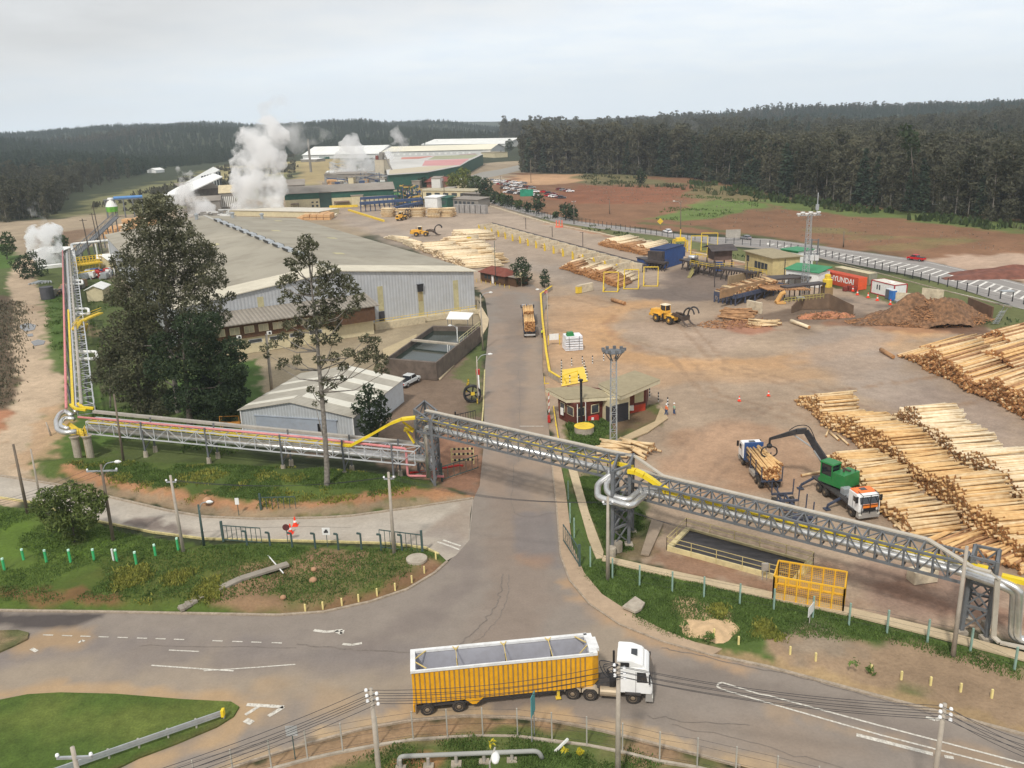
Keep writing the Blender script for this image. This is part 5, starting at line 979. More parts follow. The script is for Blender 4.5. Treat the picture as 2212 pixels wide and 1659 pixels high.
# ---- lattice towers
def tower(label,legs,h,mat=STEEL,w=.3,lv=4,hs=None):
 T=thing('pipe_tower',label,'tower',sum(legs,Vector())/len(legs));n=len(legs)
 for i,p in enumerate(legs):
  mb=MB();mb.beam(p,p+Vector((0,0,h)),w,w);mb.build('leg',mat,T,world=True)
  mb=MB();mb.box(p.x-.4,p.x+.4,p.y-.4,p.y+.4,-.3,.25);mb.build('foot',CONCG,T,world=True)
 mb=MB()
 for i in range(n):
  p,q=legs[i],legs[(i+1)%n]
  for k in range(lv):
   z0,z1_=.4+(h-.5)*k/lv,.4+(h-.5)*(k+1)/lv;a,b,c,dd=(Vector((t.x,t.y,z))for t,z in((p,z0),(q,z0),(q,z1_),(p,z1_)))
   mb.beam(a,c,w*.42);mb.beam(b,dd,w*.42);mb.beam(dd,c,w*.7)
 mb.build('bracing',mat,T,world=True);return T
t1=[A(905,1026),A(940,1056),A(951,1028),A(926,1004)]
tower('grey lattice tower carrying the high pipe bridge left of the driveway',t1,8.7)
mb=MB();mb.beam(A(898,900,8.2)+Vector((0,0,.6)),A(928,912,8.6)+Vector((0,0,.1)),.2);
f0,f1=A(928,938,6.9),A(1318,1032,6.9)
T,d2,n2=bridge('grey high lattice pipe bridge spanning the driveway',f0,f1,8.6,2.0,17,STEEL,.13)
def L2(s,off,z):p=f0+d2*s+n2*off;return Vector((p.x,p.y,z))
L2n=(f1-f0).length
mb=MB();mb.beam(L2(-2,0,8.55),L2(0,0,8.7),.2);mb.beam(L2(-2,2,8.6),L2(0,2,8.7),.2);mb.beam(L2(-2,0,8.55),L2(-2,2,8.6),.2);mb.beam(L2(-2,0,6.9),L2(0,0,6.9),.2);mb.beam(L2(-2,2,6.9),L2(0,2,6.9),.2);mb.build('end_frame',STEEL,T,world=True)
runp('pipe','silver insulated pipe inside the high bridge over the driveway',rounded([L2(-1.0,.5,1),L2(-1.0,.5,7.5),L2(L2n,.5,7.5)],.6),.33,SILV)
mb=MB();mb.beam(L2(-3,1.45,7.95),L2(L2n+1.8,1.45,7.95),.38,.3);tag(mb.build('cable_tray',YPIPE),'yellow cable tray inside the high bridge over the driveway','cable tray')
mb=MB();mb.beam(L2(-2.4,2.25,8.8),L2(L2n+1.6,2.25,8.8),.45,.14);mb.beam(L2(L2n+1.6,2.25,8.8),L2(L2n+4.6,2.6,7.2),.45,.14)
tag(mb.build('cable_tray',TRAY),'pale cable tray on the far top edge of the high bridge over the driveway','cable tray')
mb=MB();a,b=A(872,930,6.2),A(893,928,6.2)
for p,q in((a,b),(A(871,912,7.8),b),(A(878,930,6.2),A(895,957,4.6)),(A(874,924,6.6),A(893,932,6.2))):mb.beam(p,q,.3,.2)
tag(mb.build('bracket',YPIPE),'yellow stair bracket hung on the left side of the first tower','bracket')
# tower at the pipe loop
t2_=[A(1322,1193),A(1358,1178),A(1366,1150),A(1334,1150)]
tower('tall grey lattice tower under the silver pipe loops beside the driveway verge',t2_,8.9,lv=4)
mb=MB();mb.lathe([(.5,0),(.5,.9)],A(1320,1200),10);mb.lathe([(.5,0),(.5,1.0)],A(1334,1190),10);o=mb.build('footing',CONCG);tag(o,'pair of concrete pedestals at the foot of the loop tower','footing')
k0,k1=A(1380,1077,5.3),A(2078,1259,5.3)
T,d3,n3=bridge('long grey lattice pipe bridge over the log yard at the right',k0,k1,7.05,2.1,26,STEEL,.13)
def L3(s,off,z):p=k0+d3*s+n3*off;return Vector((p.x,p.y,z))
L3n=(k1-k0).length
mb=MB()
for o_ in(0,2.1):mb.beam(L3(-1.6,o_,7.05),L3(0,o_,7.05),.24);mb.beam(L3(-1.6,o_,5.3),L3(0,o_,5.3),.24)
mb.build('end_frame',STEEL,T,world=True)
pe=[L3(0,.5,5.95),L3(L3n,.5,5.95),A(2165,1266,5.6),A(2192,1278,5.2),A(2186,1375,.9),A(2240,1392,.9)]
lp=[A(1321,1024,7.2),A(1291,1046,6.4),A(1291,1072,6.0),A(1303,1078,5.95),A(1358,1092,5.9),A(1368,1090,5.9),A(1395,1066,5.95)]
runp('pipe','outer silver pipe looping at the tower and running through the right-hand bridge',rounded([L2(L2n-.5,.5,7.5)]+lp+pe,.55),.34,SILV)
runp('pipe','inner silver pipe looping at the tower and running through the right-hand bridge',rounded([L2(L2n+.8,.9,7.5),A(1310,1043,6.6),A(1311,1062,6.2),A(1325,1073,6.05),A(1357,1081,5.95),A(1384,1058,6.0),L3(1,1.25,5.95),L3(L3n,1.25,5.95),A(2172,1258,5.9),A(2204,1275,5.6),A(2196,1380,.9),A(2240,1385,.9)],.55),.32,SILV)
mb=MB();yc=[A(1357,1016,8.3),A(1372,1018,8.3),A(1390,1026,8.0),A(1408,1037,7.5),A(1428,1052,6.8),A(1440,1062,6.6)]
for a,b in zip(yc[:-1],yc[1:]):mb.beam(a,b,.8,.4)
mb.beam(yc[-1],L3(L3n+1.5,1.5,6.35),.38,.3);
tag(mb.build('cable_tray',YPIPE),'yellow curved cable duct dropping from the loop tower into the right-hand bridge','cable tray')
mb=MB();mb.beam(A(2164,1245,6.2),A(2260,1268,6.2),.5,.4);tag(mb.build('pipe',YPIPE),'thick yellow pipe leaving the picture at the right edge','pipe')
mb=MB();tr=[L3(-1.4,2.35,7.25),L3(L3n-3.3,2.35,7.25),A(2102,1226,7.2),A(2140,1236,7.2),A(2155,1250,6.6),A(2146,1375,.8),A(2160,1388,.6),A(2240,1405,.6)]
for a,b in zip(tr[:-1],tr[1:]):mb.beam(a,b,.42,.14)
tag(mb.build('cable_tray',TRAY),'pale cable tray on the right-hand bridge, bending down at the last tower','cable tray')
t3=[A(2076,1366),A(2129,1381),A(2134,1350),A(2085,1338)]
tower('grey lattice tower at the right end of the pipe bridge by the walkway',t3,7.1,lv=3)
# ================================================================ VEHICLES
TYRE=M('tyre_rubber',(.03,.028,.026),rough=.9,var=.3,scale=4,dirt=.6,dirtc=(.12,.09,.07));RIM=M('dusty_rim',C(128,112,92),rough=.6,var=.2,scale=4);CHAS=M('chassis_dark',(.045,.042,.042),rough=.7,var=.3,scale=3,dirt=.5,dirtc=(.14,.11,.09))
WTRK=M('white_truck_paint',C(232,232,230),rough=.35,var=.04,dirt=.12,spec=.5);BLUE=M('blue_paint',C(48,84,138),rough=.45,var=.12,scale=1,dirt=.2);GRN=M('green_machine_paint',C(38,120,62),rough=.4,var=.12,scale=1,dirt=.2);ORG=M('orange_roof_paint',C(232,120,56),rough=.5,var=.1)
LYEL=M('loader_yellow',C(226,172,66),rough=.5,var=.1,scale=1.2,dirt=.35,dirtc=C(150,112,60));LDARK=M('loader_arm_dark',C(74,64,58),rough=.6,var=.2,dirt=.4,dirtc=C(110,84,64));SGLS=M('dark_glass',(.02,.024,.03),rough=.08,var=.2,spec=.9);ALU=M('bare_aluminium',C(190,190,196),rough=.4,metal=.3,var=.05,scale=.4,dirt=.25,dirtc=C(120,112,104))
TYEL=M('trailer_yellow',C(230,168,34),rough=.45,var=.07,scale=.7,dirt=.35,dirtc=C(170,112,30));RIBM=M('grey_ribs',C(150,120,78),rough=.7,var=.2,scale=2);DBLU=M('dark_blue_steel',C(58,66,84),rough=.6,var=.2,dirt=.4)
def wheel(T,X,x,y,r=.52,w=.3,rim=RIM,side=-1):
 mb=MB();mb.X=X;mb.lathe([(r*.86,-w/2),(r,-w/2+.05),(r,w/2-.05),(r*.86,w/2)],(x,y,r),20,'y');t=mb.build('wheel',TYRE,T,world=True)
 mb=MB();mb.X=X;e=side*(w/2+.015);mb.lathe([(r*.56,e-.02*side),(r*.56,e),(r*.42,e-.05*side),(r*.2,e+.03*side)]if side>0 else[(r*.2,e+.03*side),(r*.42,e-.05*side),(r*.56,e),(r*.56,e-.02*side)],(x,y,r),16,'y')
 o=mb.build('rim',rim,T,world=True);o.parent=t;return t
def cab(T,X,col=WTRK,roofc=None,x0=0,L=2.2,Wd=2.45,zb=1.0,zt=3.3,hatch=True,sleeper=0.0):
 """cab-over truck cab, front bumper at x0, facing +x"""
 h=Wd/2;zr=zt
 mb=MB();mb.X=X;mb.ext([(x0-L,zb),(x0-.05,zb),(x0,zb+.35),(x0-.02,zb+.95),(x0-.28,zr-.25),(x0-.55,zr),(x0-L,zr)],-h,h);c=mb.build('cab',col,T,world=True)
 bm=bmesh.new();bm.from_mesh(c.data);bmesh.ops.bevel(bm,geom=bm.edges[:],offset=.07,segments=2,affect='EDGES');bm.to_mesh(c.data);bm.free()
 if roofc or sleeper:
  mb=MB();mb.X=X;mb.ext([(x0-L+.02,zr-.01),(x0-.62,zr-.01),(x0-.75,zr+.08+sleeper*.4),(x0-L*.6,zr+.1+sleeper),(x0-L+.05,zr+.1+sleeper)],-h+.06,h-.06);rr=mb.build('roof',roofc or col,T,world=True)
  bm=bmesh.new();bm.from_mesh(rr.data);bmesh.ops.bevel(bm,geom=bm.edges[:],offset=.06,segments=2,affect='EDGES');bm.to_mesh(rr.data);bm.free()
 mb=MB();mb.X=X;mb.add([(x0-.015,-h+.14,zb+1.0),(x0-.015,h-.14,zb+1.0),(x0-.27,h-.16,zr-.3),(x0-.27,-h+.16,zr-.3)],[(0,1,2,3)]);mb.add([(x0+.015,-h+.14,zb+1.0),(x0+.015,h-.14,zb+1.0),(x0-.24,h-.16,zr-.28),(x0-.24,-h+.16,zr-.28)],[(0,1,2,3)]);mb.build('windscreen',SGLS,T,world=True)
 for s in(-1,1):
  mb=MB();mb.X=X;y=s*(h+.012);mb.add([(x0-1.15,y,zb+1.0),(x0-.35,y,zb+1.0),(x0-.5,y,zr-.38),(x0-1.15,y,zr-.38)],[(0,1,2,3)]);mb.build('side_window',SGLS,T,world=True)
  mb=MB();mb.X=X;mb.box(x0-.28,x0-.16,y-.3 if s<0 else y+.05,y-.05 if s<0 else y+.3,zb+1.1,zb+1.8);mb.beam((x0-.25,s*h,zb+1.75),(x0-.22,s*(h+.2),zb+1.6),.04);mb.build('mirror',BLACK,T,world=True)
  mb=MB();mb.X=X;mb.box(x0-.02,x0+.05,s*h*.86-.16,s*h*.86+.16,zb-.3,zb-.08);mb.build('headlight',M('lamp_glass',C(210,210,200),rough=.2),T,world=True)
  mb=MB();mb.X=X;mb.ext([(x0-2.0,zb-.05),(x0-2.0,zb+.12),(x0-.85,zb+.12),(x0-.85,zb-.05)],s*h-.15,s*h+.02);mb.build('wheel_arch',CHAS,T,world=True)
  mb=MB();mb.X=X;mb.beam((x0-1.22,y+.004*s,zb+.1),(x0-1.22,y+.004*s,zr-.35),.02);mb.build('door_line',CHAS,T,world=True)
 mb=MB();mb.X=X;mb.box(x0-.5,x0+.06,-h+.02,h-.02,.38,zb-.02,t=.03);mb.build('bumper',M('grey_bumper',C(150,146,140),rough=.5),T,world=True)
 mb=MB();mb.X=X;mb.box(x0-.01,x0+.03,-h*.6,h*.6,zb+.1,zb+.75);mb.build('grille',BLACK,T,world=True)
 if hatch:mb=MB();mb.X=X;z=zr+.11+sleeper*(.9 if sleeper else 0);mb.box(x0-1.75,x0-1.15,-.35,.35,z-.12,z+.02);mb.build('roof_hatch',SGLS,T,world=True)
 return h
def XF(o,rz):return Matrix.Translation(o)@Matrix.Rotation(rz,4,'Z')
# ---- yellow articulated chip truck on the lower road
zT=4.05;rn,rf,fn=A(888,1449,zT),A(898,1403,zT),A(1297,1409,zT);ax=(fn-rn);TL=ax.length;r1=atan2(ax.y,ax.x);TWd=abs((rf-rn).dot(Vector((-sin(r1),cos(r1),0))))
print('trailer',TL,TWd)
T=thing('articulated_truck','long yellow open-top semi-trailer truck with white cab driving along the lower road','truck',Vector((rn.x+TL/2,rn.y+1.2,0)),0)
X=XF(Vector((rn.x,rn.y,0))+Vector((-sin(r1),cos(r1),0))*TWd/2,r1);h=TWd/2;LT_=TL
zB=1.15
mb=MB();mb.X=X;mb.box(0,LT_-.6,-h,-h+.07,zB,zT-.25);mb.box(0,LT_-.6,h-.07,h,zB,zT-.25);mb.box(0,.07,-h+.07,h-.07,zB-.75,zT-.25)
mb.add([(LT_-.6,-h,zB),(LT_-.6,-h,zT-.25),(LT_,-h+.75,zT-.25),(LT_,-h+.75,zB),(LT_-.6,h,zB),(LT_-.6,h,zT-.25),(LT_,h-.75,zT-.25),(LT_,h-.75,zB)],[(0,1,2,3),(3,2,6,7),(4,5,6,7)]);mb.build('side_panels',TYEL,T,world=True)
mb=MB();mb.X=X
for k in range(int((LT_-.7)/.36)):
 for s in(-1,1):mb.box(.16+k*.36,.25+k*.36,s*h-.045,s*h+.045,zB+.05,zT-.28)
mb.build('side_ribs',RIBM,T,world=True)
mb=MB();mb.X=X
for s in(-1,1):mb.box(-.05,LT_-.55,s*h-.08 if s<0 else h-.2,s*h+.06 if s<0 else h+.08,zT-.2,zT)
mb.box(-.06,.3,-h,h,zT-.26,zT+.01);mb.box(LT_-.75,LT_+.02,-h+.55,h-.55,zT-.26,zT+.01);mb.box(LT_-.8,LT_-.2,-h,-h+.56,zT-.25,zT);mb.box(LT_-.8,LT_-.2,h-.56,h,zT-.25,zT);mb.build('top_rim',M('white_rim',C(222,222,220),rough=.45,var=.05,dirt=.3),T,world=True)
mb=MB();mb.X=X;mb.box(.08,LT_-.7,-h+.08,h-.08,zB,zB+.08);
for s in(-1,1):mb.box(.3,LT_-.76,s*(h-.14)-.03,s*(h-.14)+.03,zB+.08,zT-.26)
mb.box(.29,.33,-h+.2,h-.2,zB+.1,zT-.27);mb.box(LT_-.8,LT_-.76,-h+.2,h-.2,zB+.1,zT-.27);mb.build('inner_lining',ALU,T,world=True)
for k,f_ in enumerate((.24,.50,.745)):
 mb=MB();mb.X=X;x=LT_*f_;mb.beam((x,h-.1,zT-.05),(x,-h+.1,zT-.08),.05);mb.beam((x-.22,h-.1,zT+.01),(x,h-.45,zT-.05),.07);mb.beam((x+.22,h-.1,zT+.01),(x,h-.45,zT-.05),.07);mb.build('cross_strap',M('cream_strap',C(200,176,110)),T,world=True)
 mb=MB();mb.X=X;mb.tube([(x,-.2,zT-.08),(x+.04,-.25,zT-.6),(x-.05,-.2,zT-1.0)],.06,5);mb.build('hook',BLACK,T,world=True)
for sx,sy in((.3,-1),(.3,1),(LT_-.8,-1),(LT_-.8,1)):
 mb=MB();mb.X=X;dx=.8 if sx<1 else-.7;mb.beam((sx,sy*.2,zT-.06),(sx+dx,sy*(h-.2),zT-.06),.07);mb.build('corner_brace',M('cream_strap',C(200,176,110)),T,world=True)
mb=MB();mb.X=X;mb.box(.1,LT_-.5,-.55,-.35,.8,zB);mb.box(.1,LT_-.5,.35,.55,.8,zB);mb.box(.2,4.2,-1.1,1.1,.7,.85)
for x in(1,3,5,7,9,11):mb.box(x,x+.1,-h+.05,h-.05,zB-.16,zB-.02)
mb.build('chassis',CHAS,T,world=True)
inv=X.inverted();wx=[(inv@A(924,1539)).x,(inv@A(992,1535)).x]
for x in wx:
 for s in(-1,1):wheel(T,X,x,s*(h-.22),.52,.38,side=s)
mb=MB();mb.X=X;x=wx[1]+1.15;mb.ext([(x-.7,zB),(x+.7,zB),(x+.15,zB-.5),(x-.15,zB-.5)],-h+.02,-h+.1);mb.build('bracket',TYEL,T,world=True)
for s in(-1,1):
 mb=MB();mb.X=X;x=(inv@A(1204,1504)).x;mb.box(x-.1,x+.1,s*.95-.1,s*.95+.1,.25,zB);mb.box(x-.2,x+.2,s*.95-.17,s*.95+.17,.18,.25);mb.beam((x,s*.95,.8),(x-1.2,s*.95,zB),.07);mb.build('landing_leg',YEL,T,world=True)
mb=MB();mb.X=X;mb.box(-.06,.02,-h,h,zB-.7,zB-.1);mb.build('tailgate_skirt',TYEL,T,world=True)
fw,dw=A(1367,1521),A(1275,1514);ax2=fw-dw;r2=atan2(ax2.y,ax2.x);nl=Vector((-sin(r2),cos(r2),0))
X2=XF(fw+nl*1.15,r2);wb=ax2.length;d0=-(A(1237,1511)-fw).length
print('tractor',wb,d0,math.degrees(r2))
cab(T,X2,WTRK,WTRK,1.42,2.65,2.5,1.0,3.25,True,.45)
wheel(T,X2,0,-1.05,.54,.32);wheel(T,X2,0,1.05,.54,.32,side=1)
for x in(-wb,d0):
 wheel(T,X2,x,-.98,.53,.5);wheel(T,X2,x,.98,.53,.5,side=1)
mb=MB();mb.X=X2;mb.box(d0-.7,.9,-.5,-.3,.72,1.0);mb.box(d0-.7,.9,.3,.5,.72,1.0);mb.box(d0-.6,-.9,-.9,.9,.98,1.06);mb.build('tractor_chassis',CHAS,T,world=True)
mb=MB();mb.X=X2;mb.lathe([(.34,-2.45),(.36,-2.4),(.36,-1.2),(.34,-1.15)],(0,-.95,.82),14,'x');mb.build('fuel_tank',M('dusty_tank',C(168,152,128),rough=.5,metal=.3,var=.1,dirt=.4),T,world=True)
mb=MB();mb.X=X2;mb.tube([(-1.5,.6,1.1),(-1.5,.6,3.3)],.09,6);mb.box(-1.75,-1.35,-.9,-.2,1.05,1.9)
for k in range(4):mb.tube([(-.95,-.4+k*.2,2.2),(-1.5,-.4+k*.2,1.4),(-2.0,-.2+k*.12,2.0)],.03,5)
mb.build('air_hoses',BLACK,T,world=True)
mb=MB();mb.X=X2;mb.box(-1.2,-.3,-1.3,-1.22,3.3,3.62);mb.build('air_intake',BLACK,T,world=True)
for x,y0 in((-wb,-1.25),(d0,-1.25)):
 mb=MB();mb.X=X2;mb.ext([(x-.62,.75),(x-.62,.95),(x-.35,1.16),(x+.35,1.16),(x+.62,.95),(x+.62,.75),(x+.56,.75),(x+.5,.92),(x+.3,1.1),(x-.3,1.1),(x-.5,.92),(x-.56,.75)],y0,y0+.55);mb.build('mudguard',M('tan_mudguard',C(176,162,140)),T,world=True)
# ---- logs helpers
LOGM={}
BK={'pale':(C(186,152,108),C(228,206,166)),'warm':(C(186,144,94),C(226,192,138)),'brown':(C(132,96,68),C(192,150,108)),'white':(C(204,180,142),C(240,224,194))}
def logmat(kind):
 n='log_bark_'+kind
 if n in MC:return MC[n]
 a,b=BK[kind];m=leafmat(n,a,b,rough=.85,sc=1.5,tr=0);MC[n]=m;return m
ENDM=leafmat('log_end_grain',C(112,76,50),C(204,150,98),rough=.9,sc=4,tr=0)
LB_={}
def logbatch(P,Q_,R,n=7):
 """many tapered logs at once -> side verts/quads + cap polys; arrays of ends and radii"""
 P=np.asarray(P,float);Q_=np.asarray(Q_,float);R=np.asarray(R,float);m=len(P);d=Q_-P;d/=np.linalg.norm(d,axis=1)[:,None]
 u=np.cross(d,np.array([0,0,1.0])+1e-3);u/=np.linalg.norm(u,axis=1)[:,None];w=np.cross(u,d);a=np.arange(n)*2*pi/n
 ring_=(u[:,None]*np.cos(a)[None,:,None]+w[:,None]*np.sin(a)[None,:,None]);v=np.concatenate([P[:,None]+ring_*R[:,None,None],Q_[:,None]+ring_*(R*.86)[:,None,None]],1);return v
def logmesh(name,v,mats,n=7):
 m=len(v);base=(np.arange(m)*2*n)[:,None,None];k=np.arange(n);q=np.stack([k,(k+1)%n,n+(k+1)%n,n+k],1)[None]+base
 fs=[tuple(x)for x in q.reshape(-1,4)];nq=len(fs);c1=[tuple(range(i*2*n+n-1,i*2*n-1,-1))for i in range(m)];c2=[tuple(range(i*2*n+n,i*2*n+2*n))for i in range(m)]
 me=bpy.data.meshes.new(name);me.from_pydata(v.reshape(-1,3).tolist(),[],fs+c1+c2);me.update()
 for x in mats:me.materials.append(x)
 mi=np.zeros(len(me.polygons),'i');mi[nq:]=1;me.polygons.foreach_set('material_index',mi);sm=np.zeros(len(me.polygons),bool);sm[:nq]=True;me.polygons.foreach_set('use_smooth',sm);return me
NLOG=[0];REST=[]
def onelog(p,q,r,kind,label,group,name='log'):
 p,q=Vector(p),Vector(q);c=(p+q)/2;v=logbatch([p-c],[q-c],[r],9);o=link(name,logmesh(name,v,[logmat(kind),ENDM],9),loc=c);tag(o,label,'log',group);NLOG[0]+=1;return o
def bundle(X,x0,x1,wy,z0,z1,r,kind,label,group,jit=.25,g=None,every=1,maxn=40):
 """stack of logs lying along local x between stakes"""
 g=g or rng;n=0;row=0;z=z0+r
 while z<z1:
  y=-wy+r+(r if row%2 else 0)
  while y<wy-r*.5:
   rr=r*g.uniform(.75,1.15);p=X@Vector((x0+g.uniform(-jit,jit),y+g.uniform(-.05,.05),z+g.uniform(-.03,.03)));q=X@Vector((x1+g.uniform(-jit,jit),y+g.uniform(-.12,.12),z+g.uniform(-.03,.05)))
   edge=(z+r*1.9>=z1)or abs(y)>wy-r*2.6
   if n<maxn and edge:onelog(p,q,rr,kind,label,group);n+=1
   else:REST.append((p,q,rr,kind))
   y+=2*r
  z+=r*1.8;row+=1
# ---- timber lorries
def timber_lorry(label,X,cabcol,headcol,loads,trailer=True,empty_trailer=False):
 T=thing('timber_lorry',label,'truck',X.translation,X.to_euler().z);cab(T,X,cabcol,None,0,2.0,2.4,.95,2.95,True)
 mb=MB();mb.X=X;mb.box(-2.35,-2.1,-1.15,1.15,.95,3.2);mb.build('headboard',headcol,T,world=True)
 mb=MB();mb.X=X;mb.box(-10.4,-.4,-.5,-.32,.8,1.05);mb.box(-10.4,-.4,.32,.5,.8,1.05);mb.build('chassis',CHAS,T,world=True)
 for x in(-1.45,-7.1,-8.4):
  for s in(-1,1):wheel(T,X,x,s*.98,.5,.34 if x>-2 else .5,side=s)
 def bunks(xs):
  for x in xs:
   mb=MB();mb.X=X;mb.box(x-.1,x+.1,-1.2,1.2,1.05,1.28);
   for s in(-1,1):mb.beam((x,s*1.18,1.1),(x,s*1.22,2.9),.11)
   mb.build('bunk',DBLU,T,world=True)
 bunks((-3.1,-4.9,-7.0,-9.2))
 for s in(-1,1):mb=MB();mb.X=X;mb.box(-6.3,-4.6,s*1.05-.25,s*1.05+.2,.5,.95);mb.build('tool_box',GPIPE,T,world=True)
 if trailer:
  mb=MB();mb.X=X;mb.beam((-10.3,0,.8),(-12.3,0,.8),.14);mb.box(-19.3,-12.2,-.5,-.32,.8,1.02);mb.box(-19.3,-12.2,.32,.5,.8,1.02)
  for k in range(6):mb.box(-18.8+k*1.2,-18.6+k*1.2,-.5,.5,.8,1.0)
  mb.build('trailer_chassis',CHAS if not empty_trailer else DBLU,T,world=True);bunks((-12.8,-14.6,-16.8,-18.8))
  for x in(-13.2,-17.2,-18.4):
   for s in(-1,1):wheel(T,X,x,s*.98,.48,.45,side=s)
  mb=MB();mb.X=X;mb.box(-19.5,-19.3,-1.1,1.1,.55,.8);mb.build('rear_bar',M('pale_bar',C(190,186,180)),T,world=True)
 return T
a=A(1145,731);b=A(1138,668);dd_=(b-a).normalized();X=XF(a+dd_*19.6,atan2(dd_.y,dd_.x))
timber_lorry('white and blue timber lorry stacked with logs, seen from behind on the driveway',X,WTRK,BLUE,1)
for x0,x1 in((-2.9,-9.6),(-12.6,-19.2)):bundle(X,x1,x0,1.12,1.28,3.5,.13,'warm','log lying in the load of the timber lorry on the driveway','logs on the driveway lorry',maxn=26)
a=A(1647,1059);b=A(1605,1004);dd_=(b-a).normalized();nn_=Vector((dd_.y,-dd_.x,0));X=XF(b+dd_*1.5+nn_*1.0,atan2(dd_.y,dd_.x))
timber_lorry('timber lorry with blue headboard being loaded by the crane, empty trailer behind',X,WTRK,BLUE,1,True,True)
XB=X
bundle(X,-9.3,-3.0,1.12,1.28,2.9,.15,'warm','log lying in the load of the lorry under the crane','logs on the crane lorry',jit=.4,maxn=26)
# ---- crane truck with green rotating cab
fwp,rwp=A(1840,1115),A(1770,1062);dd_=(fwp-rwp).normalized();nn_=Vector((-dd_.y,dd_.x,0));rzc=atan2(dd_.y,dd_.x);X=XF(fwp+nn_*1.05,rzc);L_=(fwp-rwp).length;print('crane wb',L_)
T=thing('log_loader_truck','crane truck with white and orange cab and a green rotating operator cabin lifting logs','crane truck',X.translation,rzc)
cab(T,X,WTRK,ORG,1.4,2.1,2.45,1.0,2.95,True)
wheel(T,X,0,-1.05,.54,.32);wheel(T,X,0,1.05,.54,.32,side=1)
for x in(-L_+1.3,-L_):
 for s in(-1,1):wheel(T,X,x,s*1.0,.53,.5,side=s)
mb=MB();mb.X=X;mb.box(-L_-1.2,1,-.55,.55,.75,1.1);mb.box(-L_-1.6,-1.0,-1.2,1.2,1.1,1.3);mb.build('chassis',CHAS,T,world=True)
mb=MB();mb.X=X;mb.lathe([(.3,-1.5),(.3,-.95)],(0,-.6,1.65),12,'x');mb.box(-3.2,-2.4,-.6,.4,1.3,2.0);mb.build('air_tank',GALV,T,world=True)
mb=MB();mb.X=X
for y in(-.95,0,.95):mb.beam((1.5,y,.9),(1.5,y,3.0),.06)
for z in(1.2,1.9,3.0):mb.beam((1.5,-.95,z),(1.5,.95,z),.05)
mb.beam((1.5,-.95,3.0),(.6,-.95,3.15),.05);mb.beam((1.5,.95,3.0),(.6,.95,3.15),.05);mb.build('bull_bar',BLACK,T,world=True)
mb=MB();mb.X=X;mb.box(1.42,1.47,-.8,.9,1.55,1.95);mb.build('warning_board',M('orange_board',C(240,130,40)),T,world=True)
for x in(-L_-1.3,-2.2):
 for s in(-1,1):
  mb=MB();mb.X=X;mb.beam((x,s*1.1,1.15),(x,s*2.6,.5),.22);mb.beam((x,s*2.6,.55),(x,s*2.7,.05),.16);mb.box(x-.35,x+.35,s*2.7-.3,s*2.7+.3,0,.1);mb.build('stabiliser',DBLU,T,world=True)
tc_=X@Vector((-L_+.9,.2,0));XG=Matrix.Translation(tc_)@Matrix.Rotation(rzc+radians(200),4,'Z')
# operator house faces along the boom, away from the lorry cab
mb=MB();mb.X=XG;mb.lathe([(1.0,1.3),(1.0,1.6)],n=20);mb.build('slew_ring',CHAS,T,world=True)
mb=MB();mb.X=XG;mb.box(-2.2,1.2,-1.35,1.35,1.6,1.95);mb.box(-2.2,-.6,-1.35,1.35,1.95,3.2,t=.04);mb.build('engine_deck',GRN,T,world=True)
mb=MB();mb.X=XG;mb.box(-.55,1.05,-.15,1.3,1.95,2.5);mb.box(-.65,1.15,-.2,1.35,3.9,4.05,t=.05)
for x,y in((-.5,-.1),(1.0,-.1),(1.0,1.25),(-.5,1.25)):mb.beam((x,y,2.4),(x,y,3.95),.1)
mb.build('operator_cabin',GRN,T,world=True)
mb=MB();mb.X=XG;mb.box(-.45,.95,-.06,1.2,2.5,3.9);mb.build('cabin_glass',SGLS,T,world=True)
mb=MB();mb.X=XG;mb.tube([(-1.3,.3,3.2),(-1.3,.3,3.7)],.12,8);mb.tube([(-1.7,-.3,3.25),(-.9,-.3,3.25)],.16,8);mb.tube([(-1.9,-.9,3.2),(-1.9,-.9,3.6)],.06,6);mb.build('exhaust',LDARK,T,world=True)
bp=XG@Vector((.9,-.7,2.0));gp_=XB@Vector((-6.2,0,4.2));e1=Q(1741,931,bp.y+(gp_.y-bp.y)*.38);e0_=Q(1722,932,bp.y+(gp_.y-bp.y)*.5);tip=Q(1663,948,gp_.y)
BLK=M('boom_black',(.03,.03,.034),rough=.5,var=.3,dirt=.2)
def taper(mb,p,q,w0,w1):
 p,q=Vector(p),Vector(q);d=(q-p).normalized();r=d.cross(Vector((0,0,1))).normalized();u=r.cross(d);vs=[]
 for c,w in((p,w0),(q,w1)):vs+=[c-r*w*.35-u*w*.5,c+r*w*.35-u*w*.5,c+r*w*.35+u*w*.5,c-r*w*.35+u*w*.5]
 mb.add(vs,[(0,3,2,1),(4,5,6,7),(0,1,5,4),(1,2,6,5),(2,3,7,6),(3,0,4,7)])
mb=MB();taper(mb,bp,e1,.95,.6);bo=mb.build('main_boom',BLK,T,world=True);mb=MB();taper(mb,e1+Vector((.1,0,.05)),e0_,.6,.6);taper(mb,e0_,tip,.6,.3);st=mb.build('stick',BLK,T,world=True)
mb=MB();mb.tube([bp+Vector((-.6,0,.4)),bp.lerp(e1,.55)+Vector((-.45,0,0))],.12,6);mb.tube([bp.lerp(e1,.6)+Vector((-.4,0,0)),e0_.lerp(tip,.12)+Vector((0,0,-.3))],.09,6);o=mb.build('hydraulic_cylinder',GALV,T,world=True)
mb=MB();mb.tube(spline([bp.lerp(e1,.7)+Vector((.2,0,.3)),e1+Vector((.3,0,.5)),e0_+Vector((0,0,.7)),e0_.lerp(tip,.3)+Vector((0,0,.4))],4),.05,5);mb.build('hoses',BLACK,T,world=True)
